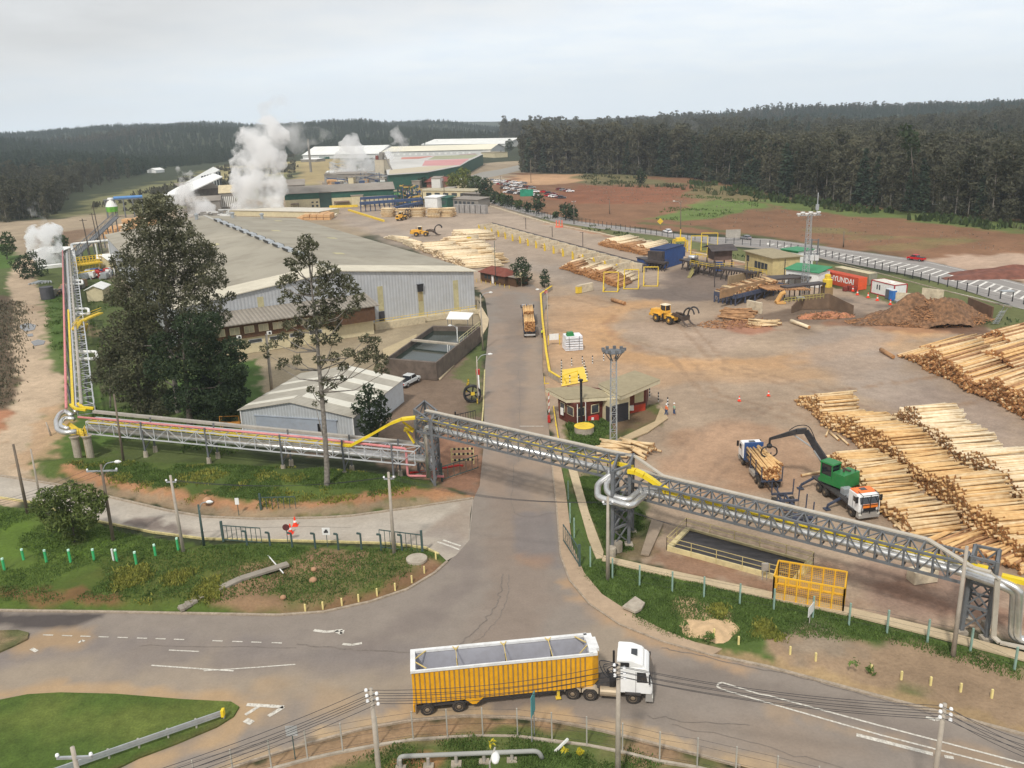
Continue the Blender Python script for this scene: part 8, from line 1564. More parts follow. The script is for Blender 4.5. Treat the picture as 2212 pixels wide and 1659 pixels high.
# left plant: gallery, green silo, pipe rack, pump platform
T=thing('conveyor_gallery','long inclined conveyor gallery rising from the pipe bridge to the green silo','conveyor',A(200,520));p,q=A(163,552,3),A(250,470,9);mb=MB();mb.beam(p,q,2.2,.4);mb.beam(p+Vector((-1.1,0,1.6)),q+Vector((-1.1,0,1.6)),.2);mb.beam(p+Vector((1.1,0,1.6)),q+Vector((1.1,0,1.6)),.2)
for k in range(30):t=p.lerp(q,k/29);mb.beam(t+Vector((-1.1,0,0)),t+Vector((-1.1,0,1.6)),.12);mb.beam(t+Vector((1.1,0,0)),t+Vector((1.1,0,1.6)),.12)
for k in range(9):t=p.lerp(q,k/8);mb.beam(Vector((t.x,t.y,0)),t,.35)
mb.build('frame',STEEL,T,world=True)
T=thing('silo','green and white striped dust silo under the blue overhead duct','silo',A(245,470));mb=MB();mb.lathe([(2.6,3),(2.9,5.6)],n=16);mb.build('lower_cone',M('lime_green_silo',C(110,180,60),var=.15,stripe=((1,0,0),2.2,.05,.4)),T);mb=MB();mb.lathe([(2.9,5.6),(1.3,10)],n=16);mb.build('upper_cone',WHITE,T);mb=MB();[mb.beam((cos(a)*2.3,sin(a)*2.3,0),(cos(a)*2.3,sin(a)*2.3,4),.3)for a in(.5,2.1,3.7,5.3)];mb.build('leg',STEEL,T)
T=thing('overhead_duct','blue overhead duct on tall steel supports behind the big eucalyptus','duct',A(270,470));mb=MB();z=HZ(270,470,428);mb.tube([A(252,470)+Vector((0,0,z)),A(314,466)+Vector((0,0,z))],.8,8);mb.build('duct',M('light_blue_duct',C(92,138,190),var=.1),T,world=True);mb=MB();mb.beam(A(230,471)+Vector((0,0,z-.8)),A(314,466)+Vector((0,0,z-.8)),2.6,.5);[mb.beam(A(u,470),A(u,470)+Vector((0,0,z-.6)),.5)for u in(233,252,272,292,312)];mb.build('supports',STEEL,T,world=True)
T=thing('pipe_rack','white pipe portal on legs crossing beside the receding bridge','pipe rack',A(170,560));mb=MB();mb.tube(rounded([A(168,590,0),A(160,562)+Vector((0,0,5.5)),A(265,550)+Vector((0,0,5.5))],1.2),.45,8)
for u in(172,176,212,240):mb.beam(A(u,560),A(u,560)+Vector((0,0,5.3)),.35)
mb.tube([A(164,600,.8),A(152,600,.8)],.5,8);mb.build('pipes',WHITE,T,world=True)
mb=MB();mb.tube([A(252,545,3),A(268,590,1)],1.2,10);tag(mb.build('duct',GALV,smooth=True),'fat silver inclined duct between timber packs and tanks','duct')
T=thing('pump_platform','yellow pump platform with railings right of the receding bridge','platform',A(185,595));mb=MB();z=2.4;p,q=A(158,592),A(214,584);mb.beam(p+Vector((0,2,z)),q+Vector((0,2,z)),3.4,.4)
for zz in(.6,1.2):mb.beam(p+Vector((0,.4,z+zz)),q+Vector((0,.4,z+zz)),.15);mb.beam(p+Vector((0,3.6,z+zz+1)),q+Vector((0,3.6,z+zz+1)),.15)
for k in range(9):t=p.lerp(q,k/8);mb.beam(t+Vector((0,.4,0)),t+Vector((0,.4,z+1.2)),.2);mb.beam(t+Vector((0,3.6,0)),t+Vector((0,3.6,z+2.2)),.2)
mb.beam(A(170,590,3),A(200,584,5.4),1,.3);mb.build('frame',YEL,T,world=True)
clutter('pumps','blue and white pumps and pipework below the yellow platform','pumps',172,232,604,2.6,8,60,(BBLU,WHITE,GALV,REDP),8,.9)
for(u0,v0,u1,v1,dep,h,l)in((214,580,238,578,6,3,'small white-roofed hut left of the cream tanks'),(238,584,282,578,10,3.2,'white hipped canopy roof beside the eucalyptus'),(225,650,240,640,4,3,'little grey roofed hut at the end of the yellow gangway')):boxhouse('hut',l,'hut',(u0,v0),(u1,v1),dep,h,CREAM,WHITE,'gable',rise=1)
T,L_=boxhouse('cooling_basin','low white-roofed cooling building inside the steam at the left edge','building',(66,560),(128,560),7,2.2,GREYW,WHITE,'shed',rise=1)
barrier('low white concrete basin edge in front of the steaming building',(80,582),(134,576),1,2.5,WHITE);
mb=MB();[mb.tube([A(62+k*7,614-k*.6,.3+.35*(k%3)),A(84+k*3.6,607,.3+.35*(k%3))],.22,6)for k in range(8)];tag(mb.build('pipe_stack',GALV),'stack of grey pipes lying on the grass near the steaming building','pipes')
mb=MB();mb.lathe([(1.7,0),(1.7,3.2)],n=16);o=mb.build('tank',M('dark_tank',C(74,74,78),var=.2));o.location=A(104,645);tag(o,'dark round tank standing left of the receding bridge','tank')
clutter('scrap','scrap metal and pallets scattered left of the receding bridge','scrap',112,134,640,1.2,14,40,(GREYW,DARKS,M('scrap_wood',C(150,124,96),var=.2)),9,1)
for(u,v,t,l)in((200,577,472,'dark wooden pole left of the big eucalyptus, nearest the platform'),(224,556,447,'tall dark pole rising behind the pump platform'),(216,545,460,'thin dark pole between the two taller ones by the gallery'),(262,640,560,'wooden pole in front of the big eucalyptus left side')):
 h_=HZ(u,v,t);mb=MB();mb.tube([(0,0,0),(-.6,0,h_)],[.22,.14],6);mb.beam((-1.6,0,h_-.6),(.8,0,h_-.6),.15);o=mb.build('utility_pole',BARKD,None,origin=(0,0,0));o.location=A(u,v);tag(o,l,'pole')
mb=MB();h_=HZ(672,372,300);mb.tube([(0,0,0),(0,0,h_)],[1.2,.9],8);o=mb.build('chimney',GREYW,None,origin=(0,0,0));o.location=A(672,372);tag(o,'tall thin grey chimney in the drifting steam','chimney')
boxhouse('farmhouse','tiny white house far off in the left-hand pine slopes','house',(338,377),(356,375),10,4,WHITE,WHITE,'gable',rise=2)
# ---- steam
def steammat(name,dens,nsc=.06,thr=.42):
 m=bpy.data.materials.new(name);m.use_nodes=True;nt=m.node_tree;nt.nodes.clear();out=node(nt,'ShaderNodeOutputMaterial');v=node(nt,'ShaderNodeVolumePrincipled');v.inputs['Color'].default_value=(1,1,1,1);v.inputs['Anisotropy'].default_value=.2
 v.inputs['Density'].default_value=dens;nt.links.new(v.outputs[0],out.inputs['Volume']);
 g=node(nt,'ShaderNodeNewGeometry');n=node(nt,'ShaderNodeTexNoise');n.inputs['Scale'].default_value=nsc*1.8;n.inputs['Detail'].default_value=5;n.inputs['Roughness'].default_value=.6;nt.links.new(g.outputs['Position'],n.inputs['Vector'])
 nt.links.new(mth(nt,'MULTIPLY',mth(nt,'MULTIPLY_ADD',n.outputs[0],9,-9*(thr+.05),clamp=True),dens),v.inputs['Density']);return m
def plume(label,y,pts,dens,vox=1.2,disp=3.0,tex=8,nsc=.06,thr=.42,seed=1,depth=.5):
 g=np.random.default_rng(seed);mb=MB();mpp=(Q(pts[0][0]+10,pts[0][1],y)-Q(pts[0][0],pts[0][1],y)).length/10
 for u,v,r in pts:
  r*=1.15
  for k in range(3 if r*mpp>3 else 1):
   R=r*mpp*g.uniform(.75,1.05);c=Q(u+g.uniform(-.25,.25)*r,v+g.uniform(-.25,.25)*r,y+g.uniform(-1,1)*depth*r*mpp);mb.lathe([(R*max(.02,sin(pi*i/8)),-R*cos(pi*i/8))for i in range(9)],c,12)
 o=mb.build('steam_plume',steammat('steam',dens,nsc,thr));tag(o,label,'steam');o['kind']='stuff'
 rm=o.modifiers.new('union','REMESH');rm.mode='VOXEL';rm.voxel_size=vox
 for sc_,st in((tex,disp),(tex*.4,disp*.45)):
  t=bpy.data.textures.new('puff','CLOUDS');t.noise_scale=sc_;t.noise_depth=3;dm=o.modifiers.new('puffs','DISPLACE');dm.texture=t;dm.strength=st;dm.mid_level=.55;dm.texture_coords='GLOBAL'
 return o
Y1=A(555,462).y
plume('big dense white steam column rising behind the warehouse',Y1,[(520,450,18),(545,452,20),(575,452,20),(598,452,15),(530,425,22),(560,420,26),(590,425,20),(525,395,24),(555,385,28),(590,395,24),(522,360,24),(550,350,28),(585,360,28),(525,325,24),(555,320,28),(590,330,26),(525,298,22),(560,292,26),(592,300,24),(575,275,22),(545,282,18)],.42,1.3,8,9,.06,.38,1)
plume('thin upper haze of the big steam column drifting right',Y1+8,[(600,275,26),(625,290,26),(590,250,26),(615,245,22),(600,228,18),(655,280,20),(690,285,22),(720,292,16),(640,320,18)],.06,2.2,9,14,.04,.42,2)
plume('small steam cloud rising left of the big column',A(410,470).y,[(410,465,22),(430,462,18),(400,440,20),(395,415,18),(405,395,18),(392,378,12),(415,375,10),(440,455,18),(375,440,12),(420,420,18),(452,470,16),(385,362,9)],.34,1.3,6,8,.07,.40,3)
plume('white steam cloud boiling off the pond at the left edge',A(95,570).y,[(95,562,20),(115,564,18),(86,545,22),(108,538,24),(78,520,22),(100,512,24),(70,502,15),(118,520,16),(108,496,15),(122,552,14)],.9,.7,3.2,5,.12,.40,4)
plume('faint grey wisp of steam above the left-edge cloud',A(95,570).y+5,[(90,480,12),(78,465,12),(62,450,11),(70,435,9),(100,490,10),(55,432,7)],.14,.9,3,5,.09,.42,5)
plume('steam cloud over the kiln roofs, left of two',A(760,390).y,[(735,372,16),(760,368,18),(790,365,18),(815,360,16),(740,345,16),(720,355,10),(755,330,16),(750,305,12),(765,300,12),(740,312,10),(780,345,16),(810,345,14),(835,340,12),(775,318,10)],.22,1.8,6,9,.05,.38,6)
plume('steam wisp rising at the right end of the kiln roofs',A(760,390).y+60,[(840,330,14),(855,318,13),(862,300,11),(852,285,9),(872,308,10),(858,272,6)],.12,1.8,5,8,.06,.42,7)
plume('faint smoke wisp over the left-hand valley',700,[(160,400,8),(162,415,7),(158,388,4)],.015,1.6,3,6,.08,.42,8);plume('thin smoke rising out of the right-hand wood',900,[(1460,258,12),(1480,268,14),(1452,270,10),(1500,275,12)],.006,3,8,14,.03,.40,9)
# ================================================================ POLES, WIRES, FENCES, SMALL THINGS, PEOPLE
CPOLE=M('concrete_pole',C(172,162,148),var=.1,scale=.8,dirt=.35);WPOLE=M('timber_pole',C(112,100,86),var=.2,scale=.8);PORC=M('porcelain',C(232,232,232),rough=.25,var=.03);WIRE=M('wire',(.04,.04,.045),rough=.6)
GPOST=M('green_post',C(136,164,150),var=.15,scale=2,dirt=.3);GPOST2=M('bright_green_post',C(60,176,108),var=.1,scale=2,dirt=.2);DPOST=M('dark_green_post',C(66,84,80),var=.15);WCH=M('worn_concrete_post',C(168,164,154),var=.12,dirt=.3)
def pole(label,top,h,mat=CPOLE,r=.2,ins=True,arm=None,base=None,lamp=None,name='utility_pole'):
 if base:p=A(*base);h=HZ(base[0],base[1],top[1]);t=A(top[0],top[1],h);t=Vector((t.x,p.y,0));lean=t-p;lean.z=0;lean*=.5
 else:q=A(top[0],top[1],h);p=Vector((q.x,q.y,0));lean=Vector()
 T=thing(name,label,'pole',p);mb=MB();mb.tube([(0,0,-.3),(lean.x*.5,0,h*.5),(lean.x,0,h)],[r,r*.82,r*.62],8);mb.build('shaft',mat,T,smooth=True);tip=Vector((lean.x,0,h));at=[]
 if arm:mb=MB();mb.beam(tip+Vector((-arm,0,-.7)),tip+Vector((arm,0,-.7)),.14);mb.build('crossarm',GALV,T);at=[tip+Vector((x,0,-.5))for x in(-arm*.95,0,arm*.95)]
 elif ins:at=[tip+Vector((x,-.12,z))for x,z in((-.28,-.02),(-.26,-.42),(-.24,-.8),(.34,-.28),(.36,-.66),(.38,-1.02))]
 for a in at:mb=MB();mb.lathe([(.05,0),(.11,.03),(.11,.1),(.07,.13),(.09,.17),(.04,.2)],a+Vector((0,0,-.1)),8);mb.build('insulator',PORC,T);
 if ins and not arm:mb=MB();[mb.beam(tip+Vector((0,0,z)),tip+Vector((x,-.1,z)),.05)for x,z in((-.28,-.1),(-.26,-.5),(.34,-.35),(.36,-.75))];mb.build('brackets',GALV,T)
 if lamp:mb=MB();L_=Vector((lamp,-.2,.35));mb.tube(spline([tip+Vector((0,0,-.8)),tip+Vector((lamp*.4,-.1,.1)),tip+L_],4),.05,6);mb.build('lamp_arm',GALV,T);mb=MB();s_=1 if lamp>0 else-1;mb.lathe([(.03,0),(.15,.15),(.19,.45),(.06,.75)]if s_>0 else[(.06,-.75),(.19,-.45),(.15,-.15),(.03,0)],tip+L_,10,'x');mb.build('lamp_head',WHITE,T,smooth=True)
 return T,[p+a for a in at]
def wires(pa,pb,sag,grp,lab,r=.016):
 for a,b in zip(pa,pb):
  n=14;mb=MB();mb.tube([a.lerp(b,k/n)-Vector((0,0,sag*4*(k/n)*(1-k/n)))for k in range(n+1)],r,4,caps=False);o=mb.build('overhead_wire',WIRE);tag(o,lab,'wire',grp)
_,wa_=pole('concrete utility pole with six white insulators in front of the trailer rear wheels',(801,1487),9.2);_,wb_=pole('concrete utility pole standing in front of the white truck cab',(1336,1432),9.4);_,wc_=pole('utility pole with white insulators near the lower right corner',(2041,1520),9)
_,wd_=pole('concrete pole head with crossarm at the bottom left corner',(156,1614),9,arm=1.0)
for i,k in enumerate(range(7)):pass
GRW='wires along the lower road';lo_=[A(60,1745+i*9,8.6-i*.3)for i in range(6)];hi_=[A(2330,1632+i*9,8.8-i*.3)for i in range(6)]
wires(wa_,lo_,.5,GRW,'dark overhead wire running from the first pole to the lower left');wires(wa_,wb_,.55,GRW,'dark overhead wire passing in front of the yellow trailer');wires(wb_,wc_,.5,GRW,'dark overhead wire crossing the lower road right of the truck');wires(wc_,hi_,.3,GRW,'dark overhead wire leaving at the lower right edge')
mb=MB();[mb.tube(spline([wb_[0]+Vector((.25,0,0)),wb_[0]+Vector((-.9+i*.25,0,.3-i*.3)),wb_[3]+Vector((-1.1+i*.2,0,-.6)),wb_[4]+Vector((-.2,0,-.3))],6),.03,4,caps=False)for i in range(4)];tag(mb.build('cable_coil',WIRE),'loops of black cable hanging on the pole before the truck cab','cable')
_,p1=pole('grey concrete pole on the grass tip between the driveway and side road',(841,1020),0,base=(852,1205),arm=.5);_,p2=pole('grey concrete pole at the edge of the left lawn beside the gate',(366,1027),0,base=(398,1201),arm=.5)
_,p3=pole('dark timber pole with wide crossarm beside the round bushy tree',(222,1004),0,WPOLE,base=(246,1176),arm=1.6,lamp=1.5);pole('dark timber pole leaning at the left end of the side road',(30,960),0,WPOLE,base=(62,1120),ins=False)
pole('pale lamp column on the left side of the side road',(68,970),0,CPOLE,.14,False,base=(87,1078),name='lamp_post');pole('timber pole rising through the left end of the low bridge',(251,852),0,WPOLE,.18,False,base=(268,1004));pole('leaning grey pole by the dirt track left of the bridge corner',(95,912),0,CPOLE,.15,False,base=(110,940))
_,p4=pole('tall grey pole against the loop tower at the driveway verge',(1313,1073),0,base=(1313,1256),arm=.45);_,p5=pole('tall beige pole in front of the last lattice tower',(2086,1180),0,base=(2058,1421),ins=False);pole('pair of green painted poles with a lamp at the left gate',(429,1090),0,DPOST,.16,False,base=(441,1180),lamp=.9)
pole('grey pole with lamp beside the warehouse end of the driveway',(1037,636),0,CPOLE,.15,False,base=(1043,756),lamp=1.6,name='lamp_post');pole('lamp post on the kerb beside the black coil',(1031,770),0,CPOLE,.13,False,base=(1033,872),lamp=1.7,name='lamp_post');pole('white lamp post standing on the wall of the settling basins',(988,706),0,WHITE,.1,False,base=(989,762),lamp=-.9,name='lamp_post')
pole('grey concrete pole group left of the slender eucalyptus',(577,722),0,CPOLE,.3,False,base=(587,842));pole('thin pole at the yard side of the driveway with a camera',(1181,628),0,CPOLE,.12,False,base=(1184,728),lamp=-1.5,name='lamp_post');pole('dark slim pole by the brown wooden office',(1068,520),0,DPOST,.1,False,base=(1071,615))
g3=lambda p:p[:3];wires(p1,p2,.8,'wires over the side road','thin wire strung over the grass bank between two concrete poles',.016);wires(p1,p4,.9,'wires over the side road','thin wire crossing the driveway below the pipe bridge',.016);wires(p3,[A(-120,1108+i*4,7)for i in range(3)],.5,'wires over the side road','thin wire running left from the bushy tree pole',.016);wires(p4,[A(1500,1140+i*3,6)for i in range(3)],.3,'wires over the side road','thin wire running right from the loop tower pole',.016)
for(b,t,l,ar,lm)in(((1470,518),436,'tall dark pole beside the highway behind the white saloon',0,-2),((1240,484),432,'lamp pole at the left trees of the highway verge',.8,0),((1317,462),432,'short pole in the red clearing',0,0),((2029,462),437,'pylon with two-armed crossbar in front of the wood',3,0),((1905,532),525,'l',0,0),((1822,534),500,'thin pole on the red field edge',0,0),((1147,395),345,'tall pale pole at the left end of the wood',0,0),((1082,415),380,'pole among the parked cars',.8,0),((960,432),378,'slim pole behind the green machine house',0,0)):
 if l!='l':pole(l,(b[0]-1,t),0,WPOLE if b[0]!=2029 else WCH,.22,False,arm=ar or None,base=b,lamp=lm or None)
def posts_fence(name,label,cat,tops,h,w,mat,rails=(),base=None,bm_=None,pname='post',wm=WIRE,wr=.02,bend=0):
 P=[A(u,v,h)for u,v in tops];P=[Vector((p.x,p.y,0))for p in P];T=thing(name,label,cat,P[len(P)//2])
 for p in P:
  mb=MB();z0=float(gz(np.array([p.x]),np.array([p.y]))[0])-.1;mb.beam((p.x,p.y,min(0,z0)),(p.x,p.y,h),w)
  if bend:mb.beam((p.x,p.y,h),(p.x-.35,p.y-.1,h+.12),w)
  mb.build(pname,mat,T,world=True)
 if rails:
  mb=MB()
  for z in rails:[mb.beam(a+Vector((0,0,z)),b+Vector((0,0,z)),wr)for a,b in zip(P[:-1],P[1:])]
  mb.build('wires',wm,T,world=True)
 if base:mb=MB();[mb.beam(a+Vector((0,0,base*.4)),b+Vector((0,0,base*.4)),.22,base)for a,b in zip(P[:-1],P[1:])];mb.build('base_wall',bm_ or CONCG,T,world=True)
 return T
posts_fence('wire_fence','wire fence on thin grey posts along the bottom of the picture before the lower road','fence',[(330,1672),(414,1642),(496,1619),(578,1598),(657,1578),(734,1562),(812,1548),(888,1537),(963,1532),(1040,1529),(1116,1530),(1191,1539),(1267,1548),(1345,1562),(1426,1581),(1508,1594),(1592,1613),(1681,1633),(1770,1655)],2.5,.09,WCH,(.5,1.2,1.9,2.4),.22,wr=.012)
posts_fence('wire_fence','fence of pale green concrete posts between the driveway verge and the walkway','fence',[(1227,1039),(1231,1087),(1240,1119),(1275,1181),(1323,1206),(1382,1221),(1453,1235),(1522,1246),(1600,1261),(1674,1272),(1759,1288),(1838,1303),(1921,1318),(2009,1338),(2103,1357),(2199,1398)],2.3,.14,GPOST,(.6,1.3,2.0),wr=.012)
GP_=[(4,1206),(46,1186),(95,1188),(147,1187),(199,1186),(248,1187),(290,1192),(332,1176),(381,1162)]
for i,(u,v)in enumerate(GP_):
 p=A(u,v,1.9);T=thing('green_post','bright green post in the row along the lower lawn edge','post',(p.x,p.y,.3),group='green posts on the lawn');mb=MB();mb.tube([(0,0,-.4),(0,0,1.6)],.13,8);mb.build('post',GPOST2,T);mb=MB();mb.lathe([(.135,1.45),(.13,1.62)],n=8);mb.build('cap',M('pale_cap',C(190,226,206)),T)
p=A(243,1186,1.9);mb=MB();mb.tube([(0,0,-.3),(0,0,1.7)],.1,8);o=mb.build('white_post',WHITE,None,origin=(0,0,0));o.location=(p.x-.1,p.y,.2);tag(o,'single white post beside a green one on the lawn','post')
posts_fence('fence','row of dark bent fence posts along the near edge of the side road','fence',[(530,1148),(580,1151),(628,1152),(678,1153),(728,1154),(778,1153),(821,1155),(866,1156)],2.2,.17,DPOST,bend=1)
HF=[(1090,441),(1150,455),(1200,466),(1248,473),(1311,484),(1377,495),(1456,507),(1531,515),(1626,524),(1671,526.5),(1771,545),(1891,573),(2003,602),(2100,626),(2184,644),(2290,670)]
hp=np.array([tuple(A(u,v+7)[:2])for u,v in HF]);ss=np.concatenate([[0],np.cumsum(np.hypot(*np.diff(hp,axis=0).T))]);T=thing('highway_fence','long dark post fence between the yard and the highway','fence',(float(hp[7][0]),float(hp[7][1]),0));n=92;Pf=[Vector((float(np.interp(t,ss,hp[:,0])),float(np.interp(t,ss,hp[:,1])),0))for t in np.linspace(0,ss[-1],n)]
for p in Pf:mb=MB();mb.beam(p,p+Vector((0,0,2.1)),.17);mb.build('post',BLACK,T,world=True)
mb=MB();[[mb.beam(a+Vector((0,0,z)),b+Vector((0,0,z)),.03)for a,b in zip(Pf[:-1],Pf[1:])]for z in(.6,1.9)];mb.build('wires',BLACK,T,world=True)
kerb([(1040,440),(1100,458),(1190,484),(1210,488),(1290,503),(1400,528),(1560,558),(1700,588),(1760,598),(1795,612)],w=.9,h=.3,mat=M('pale_kerb',C(190,176,150),dirt=.4));kerb([(1250,483),(1400,506),(1531,527),(1671,538),(1771,558),(1891,588),(2003,618),(2184,664)],w=.3,h=.1)
# yellow-capped wall, gate furniture
T=thing('driveway_wall','low wall with yellow top along the right side of the upper driveway','wall',A(1172,720));wl2=[A(1192,625),(A(1168,642)),A(1172,700),A(1180,770),A(1187,812),A(1210,826)];mb=MB();[mb.beam(a+Vector((0,0,.4)),b+Vector((0,0,.4)),.35,.9)for a,b in zip(wl2[:-1],wl2[1:])];mb.build('wall',CONCG,T,world=True);mb=MB();[mb.beam(a+Vector((0,0,.9)),b+Vector((0,0,.9)),.4,.14)for a,b in zip(wl2[:-1],wl2[1:])];mb.build('yellow_top',YEL,T,world=True)
T=thing('guard_rail','yellow pipe rail beside the gatehouse lane','rail',A(1200,930));mb=MB();r_=[A(1196,890),A(1200,920),A(1207,965)];[mb.beam(a+Vector((0,0,.9)),b+Vector((0,0,.9)),.14)for a,b in zip(r_[:-1],r_[1:])];[mb.beam(a,a+Vector((0,0,.9)),.1)for a in r_];mb.beam(A(1176,830),A(1176,830)+Vector((0,0,1.3)),.12);mb.beam(A(1176,828,1.3),A(1186,828,1.3),.12);mb.build('rail',YEL,T,world=True)
T=thing('boom_barrier','raised red and white boom barrier at the left of the gatehouse','barrier',A(1186,912));mb=MB();mb.box(-.2,.2,-.2,.2,0,1.0);mb.build('housing',REDP,T);mb=MB();[mb.beam((0,0,1+k*.5),(.08,0,1.5+k*.5),.1)for k in range(0,7,2)];mb.build('red_sections',REDP,T);mb=MB();[mb.beam((0,0,1+k*.5),(.08,0,1.5+k*.5),.1)for k in range(1,7,2)];mb.build('white_sections',WHITE,T)
o=sheet('yard_marking',[(1213,799),(1262,792),(1270,824),(1213,835)],.03,[],C(226,192,84),1,asph);o2=None
T=thing('step_frame','yellow steel steps and frame standing on the yellow painted floor','frame',A(1235,820));mb=MB();q=[A(1216,822),A(1248,812),A(1252,824),A(1222,830)]
for a,b in zip(q,q[1:]+q[:1]):mb.beam(a+Vector((0,0,.9)),b+Vector((0,0,.9)),.12);mb.beam(a,a+Vector((0,0,.9)),.12)
mb.build('frame',YPIPE,T,world=True)
for u,v in((1213,794),(1235,790),(1258,786),(1280,785),(1304,779),(1262,796),(1265,808),(1268,820),(1213,806),(1213,818),(1213,830),(1403,858),(1422,867),(1442,878),(1250,826),(1231,828)):
 T=thing('striped_bollard','black and white striped bollard in the group around the gatehouse yard','bollard',A(u,v),group='striped bollards around the gatehouse');
 mb=MB();[mb.lathe([(.1,k*.24),(.1,k*.24+.24)],n=8)for k in range(0,6,2)];mb.build('white_bands',WHITE,T);mb=MB();[mb.lathe([(.1,k*.24),(.1,k*.24+.24)],n=8)for k in range(1,6,2)];mb.build('black_bands',BLACK,T)
T=thing('wrapped_load','big cube wrapped in white sheeting tied with dark straps in the yard','wrapped load',A(1241,757),.15);mb=MB();mb.box(-1.7,1.7,0,3,0,2.7,t=.12);b_=mb.build('sheeting',M('white_sheeting',C(226,228,232),var=.06,scale=1.2,bump=.3,rough=.5),T);mb=MB()
for k in range(5):mb.beam((-1.68,-.03,.4+k*.45),(1.66,-.0,.2+k*.5),.05)
mb.beam((-.9,-.02,.05),(-1.0,.06,2.7),.05);mb.beam((.9,-.02,.05),(1.0,.06,2.7),.05);mb.build('straps',BLACK,T);mb=MB();mb.box(-1.3,.1,.4,1.6,2.7,3.4,t=.15);mb.build('machine_top',GRN,T)
T=thing('info_board','white notice board on yellow legs beside the wrapped white cube','sign',A(1197,745),.1);mb=MB();mb.box(-.9,.9,-.05,.05,1.0,2.2);mb.build('board',WHITE,T);mb=MB();[mb.beam((x,0,0),(x,0,1.9),.14)for x in(-1.1,1.1)];mb.build('leg',YEL,T)
# floodlight tower, mast
def mast(label,base,h,w0,w1,mat=GALV,n=14):
 T=thing('lattice_tower',label,'tower',base);c=[(-1,-1),(1,-1),(1,1),(-1,1)];f=lambda k,t:Vector((c[k][0],c[k][1],0))*(w0+(w1-w0)*t)/2+Vector((0,0,h*t));mb=MB()
 for k in range(4):mb.beam(f(k,0),f(k,1),.09)
 mb.build('legs',mat,T);mb=MB()
 for i in range(n):
  for k in range(4):mb.beam(f(k,i/n),f((k+1)%4,(i+1)/n),.045);mb.beam(f(k,(i+1)/n),f((k+1)%4,(i+1)/n),.05)
 mb.build('bracing',mat,T);return T
h_=HZ(1325,966,762);T=mast('slim lattice floodlight tower with round platform in front of the gatehouse',A(1325,966),h_,.85,.7,n=11);mb=MB();mb.lathe([(1.35,h_+.1),(1.35,h_+.22),(.2,h_+.26)],n=12);[mb.beam((cos(k)*.4,sin(k)*.4,h_-1),(cos(k)*1.2,sin(k)*1.2,h_+.1),.1)for k in(0,1.05,2.1,3.14,4.2,5.2)];mb.build('platform',STEEL,T)
for k in range(9):a=k*.7;mb=MB();mb.box(cos(a)*1.4-.2,cos(a)*1.4+.2,sin(a)*1.2-.12,sin(a)*1.2+.12,h_+.25,h_+.62);mb.build('floodlight',STEEL,T)
h_=HZ(1737,640,465);T=mast('tall grey lattice mast with white floodlights on a crossbar beside the switch room',A(1737,640),h_,1.4,.8,n=18);
for k in range(6):mb=MB();mb.lathe([(.2,0),(.5,.5),(.5,.7)],(-2.5+k*.9,0,h_-.2+.3*(k%2)),8);mb.build('floodlight',WHITE,T)
mb=MB();mb.beam((-2.7,0,h_),(2.6,0,h_),.2);mb.tube([(1.6,0,h_),(1.6,0,h_+5)],.12,6);mb.box(1.3,1.9,-.3,.3,h_+1.2,h_+2.4);mb.build('antenna',GALV,T)
T=thing('transformer_stand','pole-mounted transformer platform right of the lattice mast','transformer',A(1750,600));mb=MB();h2=HZ(1750,600,516)
for u in(1735,1748,1762):p=A(u,600)-T.location;mb.beam(p,p+Vector((0,0,h2)),.3)
for z in(h2-.3,h2*.62,h2*.45):mb.beam(A(1733,600)-T.location+Vector((0,0,z)),A(1764,600)-T.location+Vector((0,0,z)),.22)
mb.build('frame',STEEL,T)
for x in(-1.4,0,1.2):mb=MB();mb.box(x-.5,x+.5,-.5,.5,h2*.45,h2*.45+1.4);mb.build('transformer',GWW,T)
# black sump, cage
sq=[A(1440,1188),A(1482,1146),A(1756,1222),A(1721,1264)];T=thing('covered_pit','long rectangular pit covered with black sheeting, concrete rim and handrails','pit',sq[0]);ci=sum(sq,Vector())/4;inn2=[p+(ci-p).normalized()*.55 for p in sq];mb=MB();ring(mb,sq,inn2,-.1,.45);mb.build('rim',M('cream_rim',C(206,190,142),var=.1,dirt=.4),T,world=True);mb=MB();mb.add([(p.x,p.y,.22)for p in inn2],[(0,1,2,3)]);mb.build('black_cover',M('black_sheeting',C(62,58,58),rough=.6,var=.25,scale=.8,stripe=((.3,1,0),1.0,.03,.5)),T,world=True);mb=MB()
for a,b in zip(sq,sq[1:]+sq[:1]):
 n=max(2,int((b-a).length/2.4))
 for z in(.95,1.45):mb.beam(a+Vector((0,0,z)),b+Vector((0,0,z)),.05)
 for k in range(n+1):mb.beam(a.lerp(b,k/n),a.lerp(b,k/n)+Vector((0,0,1.45)),.06)
mb.build('handrail',M('dull_yellow_rail',C(186,170,118),var=.1),T,world=True)
c0_,c1_=A(1669,1298),A(1820,1326);dn_=(c1_-c0_);bk=Vector((-dn_.y,dn_.x,0)).normalized()*3.0;hc=2.5;T=thing('yellow_cage','yellow steel mesh cage standing between the black pit and the walkway','cage',(c0_+c1_)/2);mb=MB();cs_=[c0_,c1_,c1_+bk,c0_+bk]
for a,b in zip(cs_,cs_[1:]+cs_[:1]):
 n=6 if(b-a).length>5 else 2
 for z in(.15,hc):mb.beam(a+Vector((0,0,z)),b+Vector((0,0,z)),.12)
 for k in range(n+1):mb.beam(a.lerp(b,k/n),a.lerp(b,k/n)+Vector((0,0,hc)),.12)
mb.build('frame',M('cage_yellow',C(232,178,44),var=.08,dirt=.2),T,world=True);mb=MB()
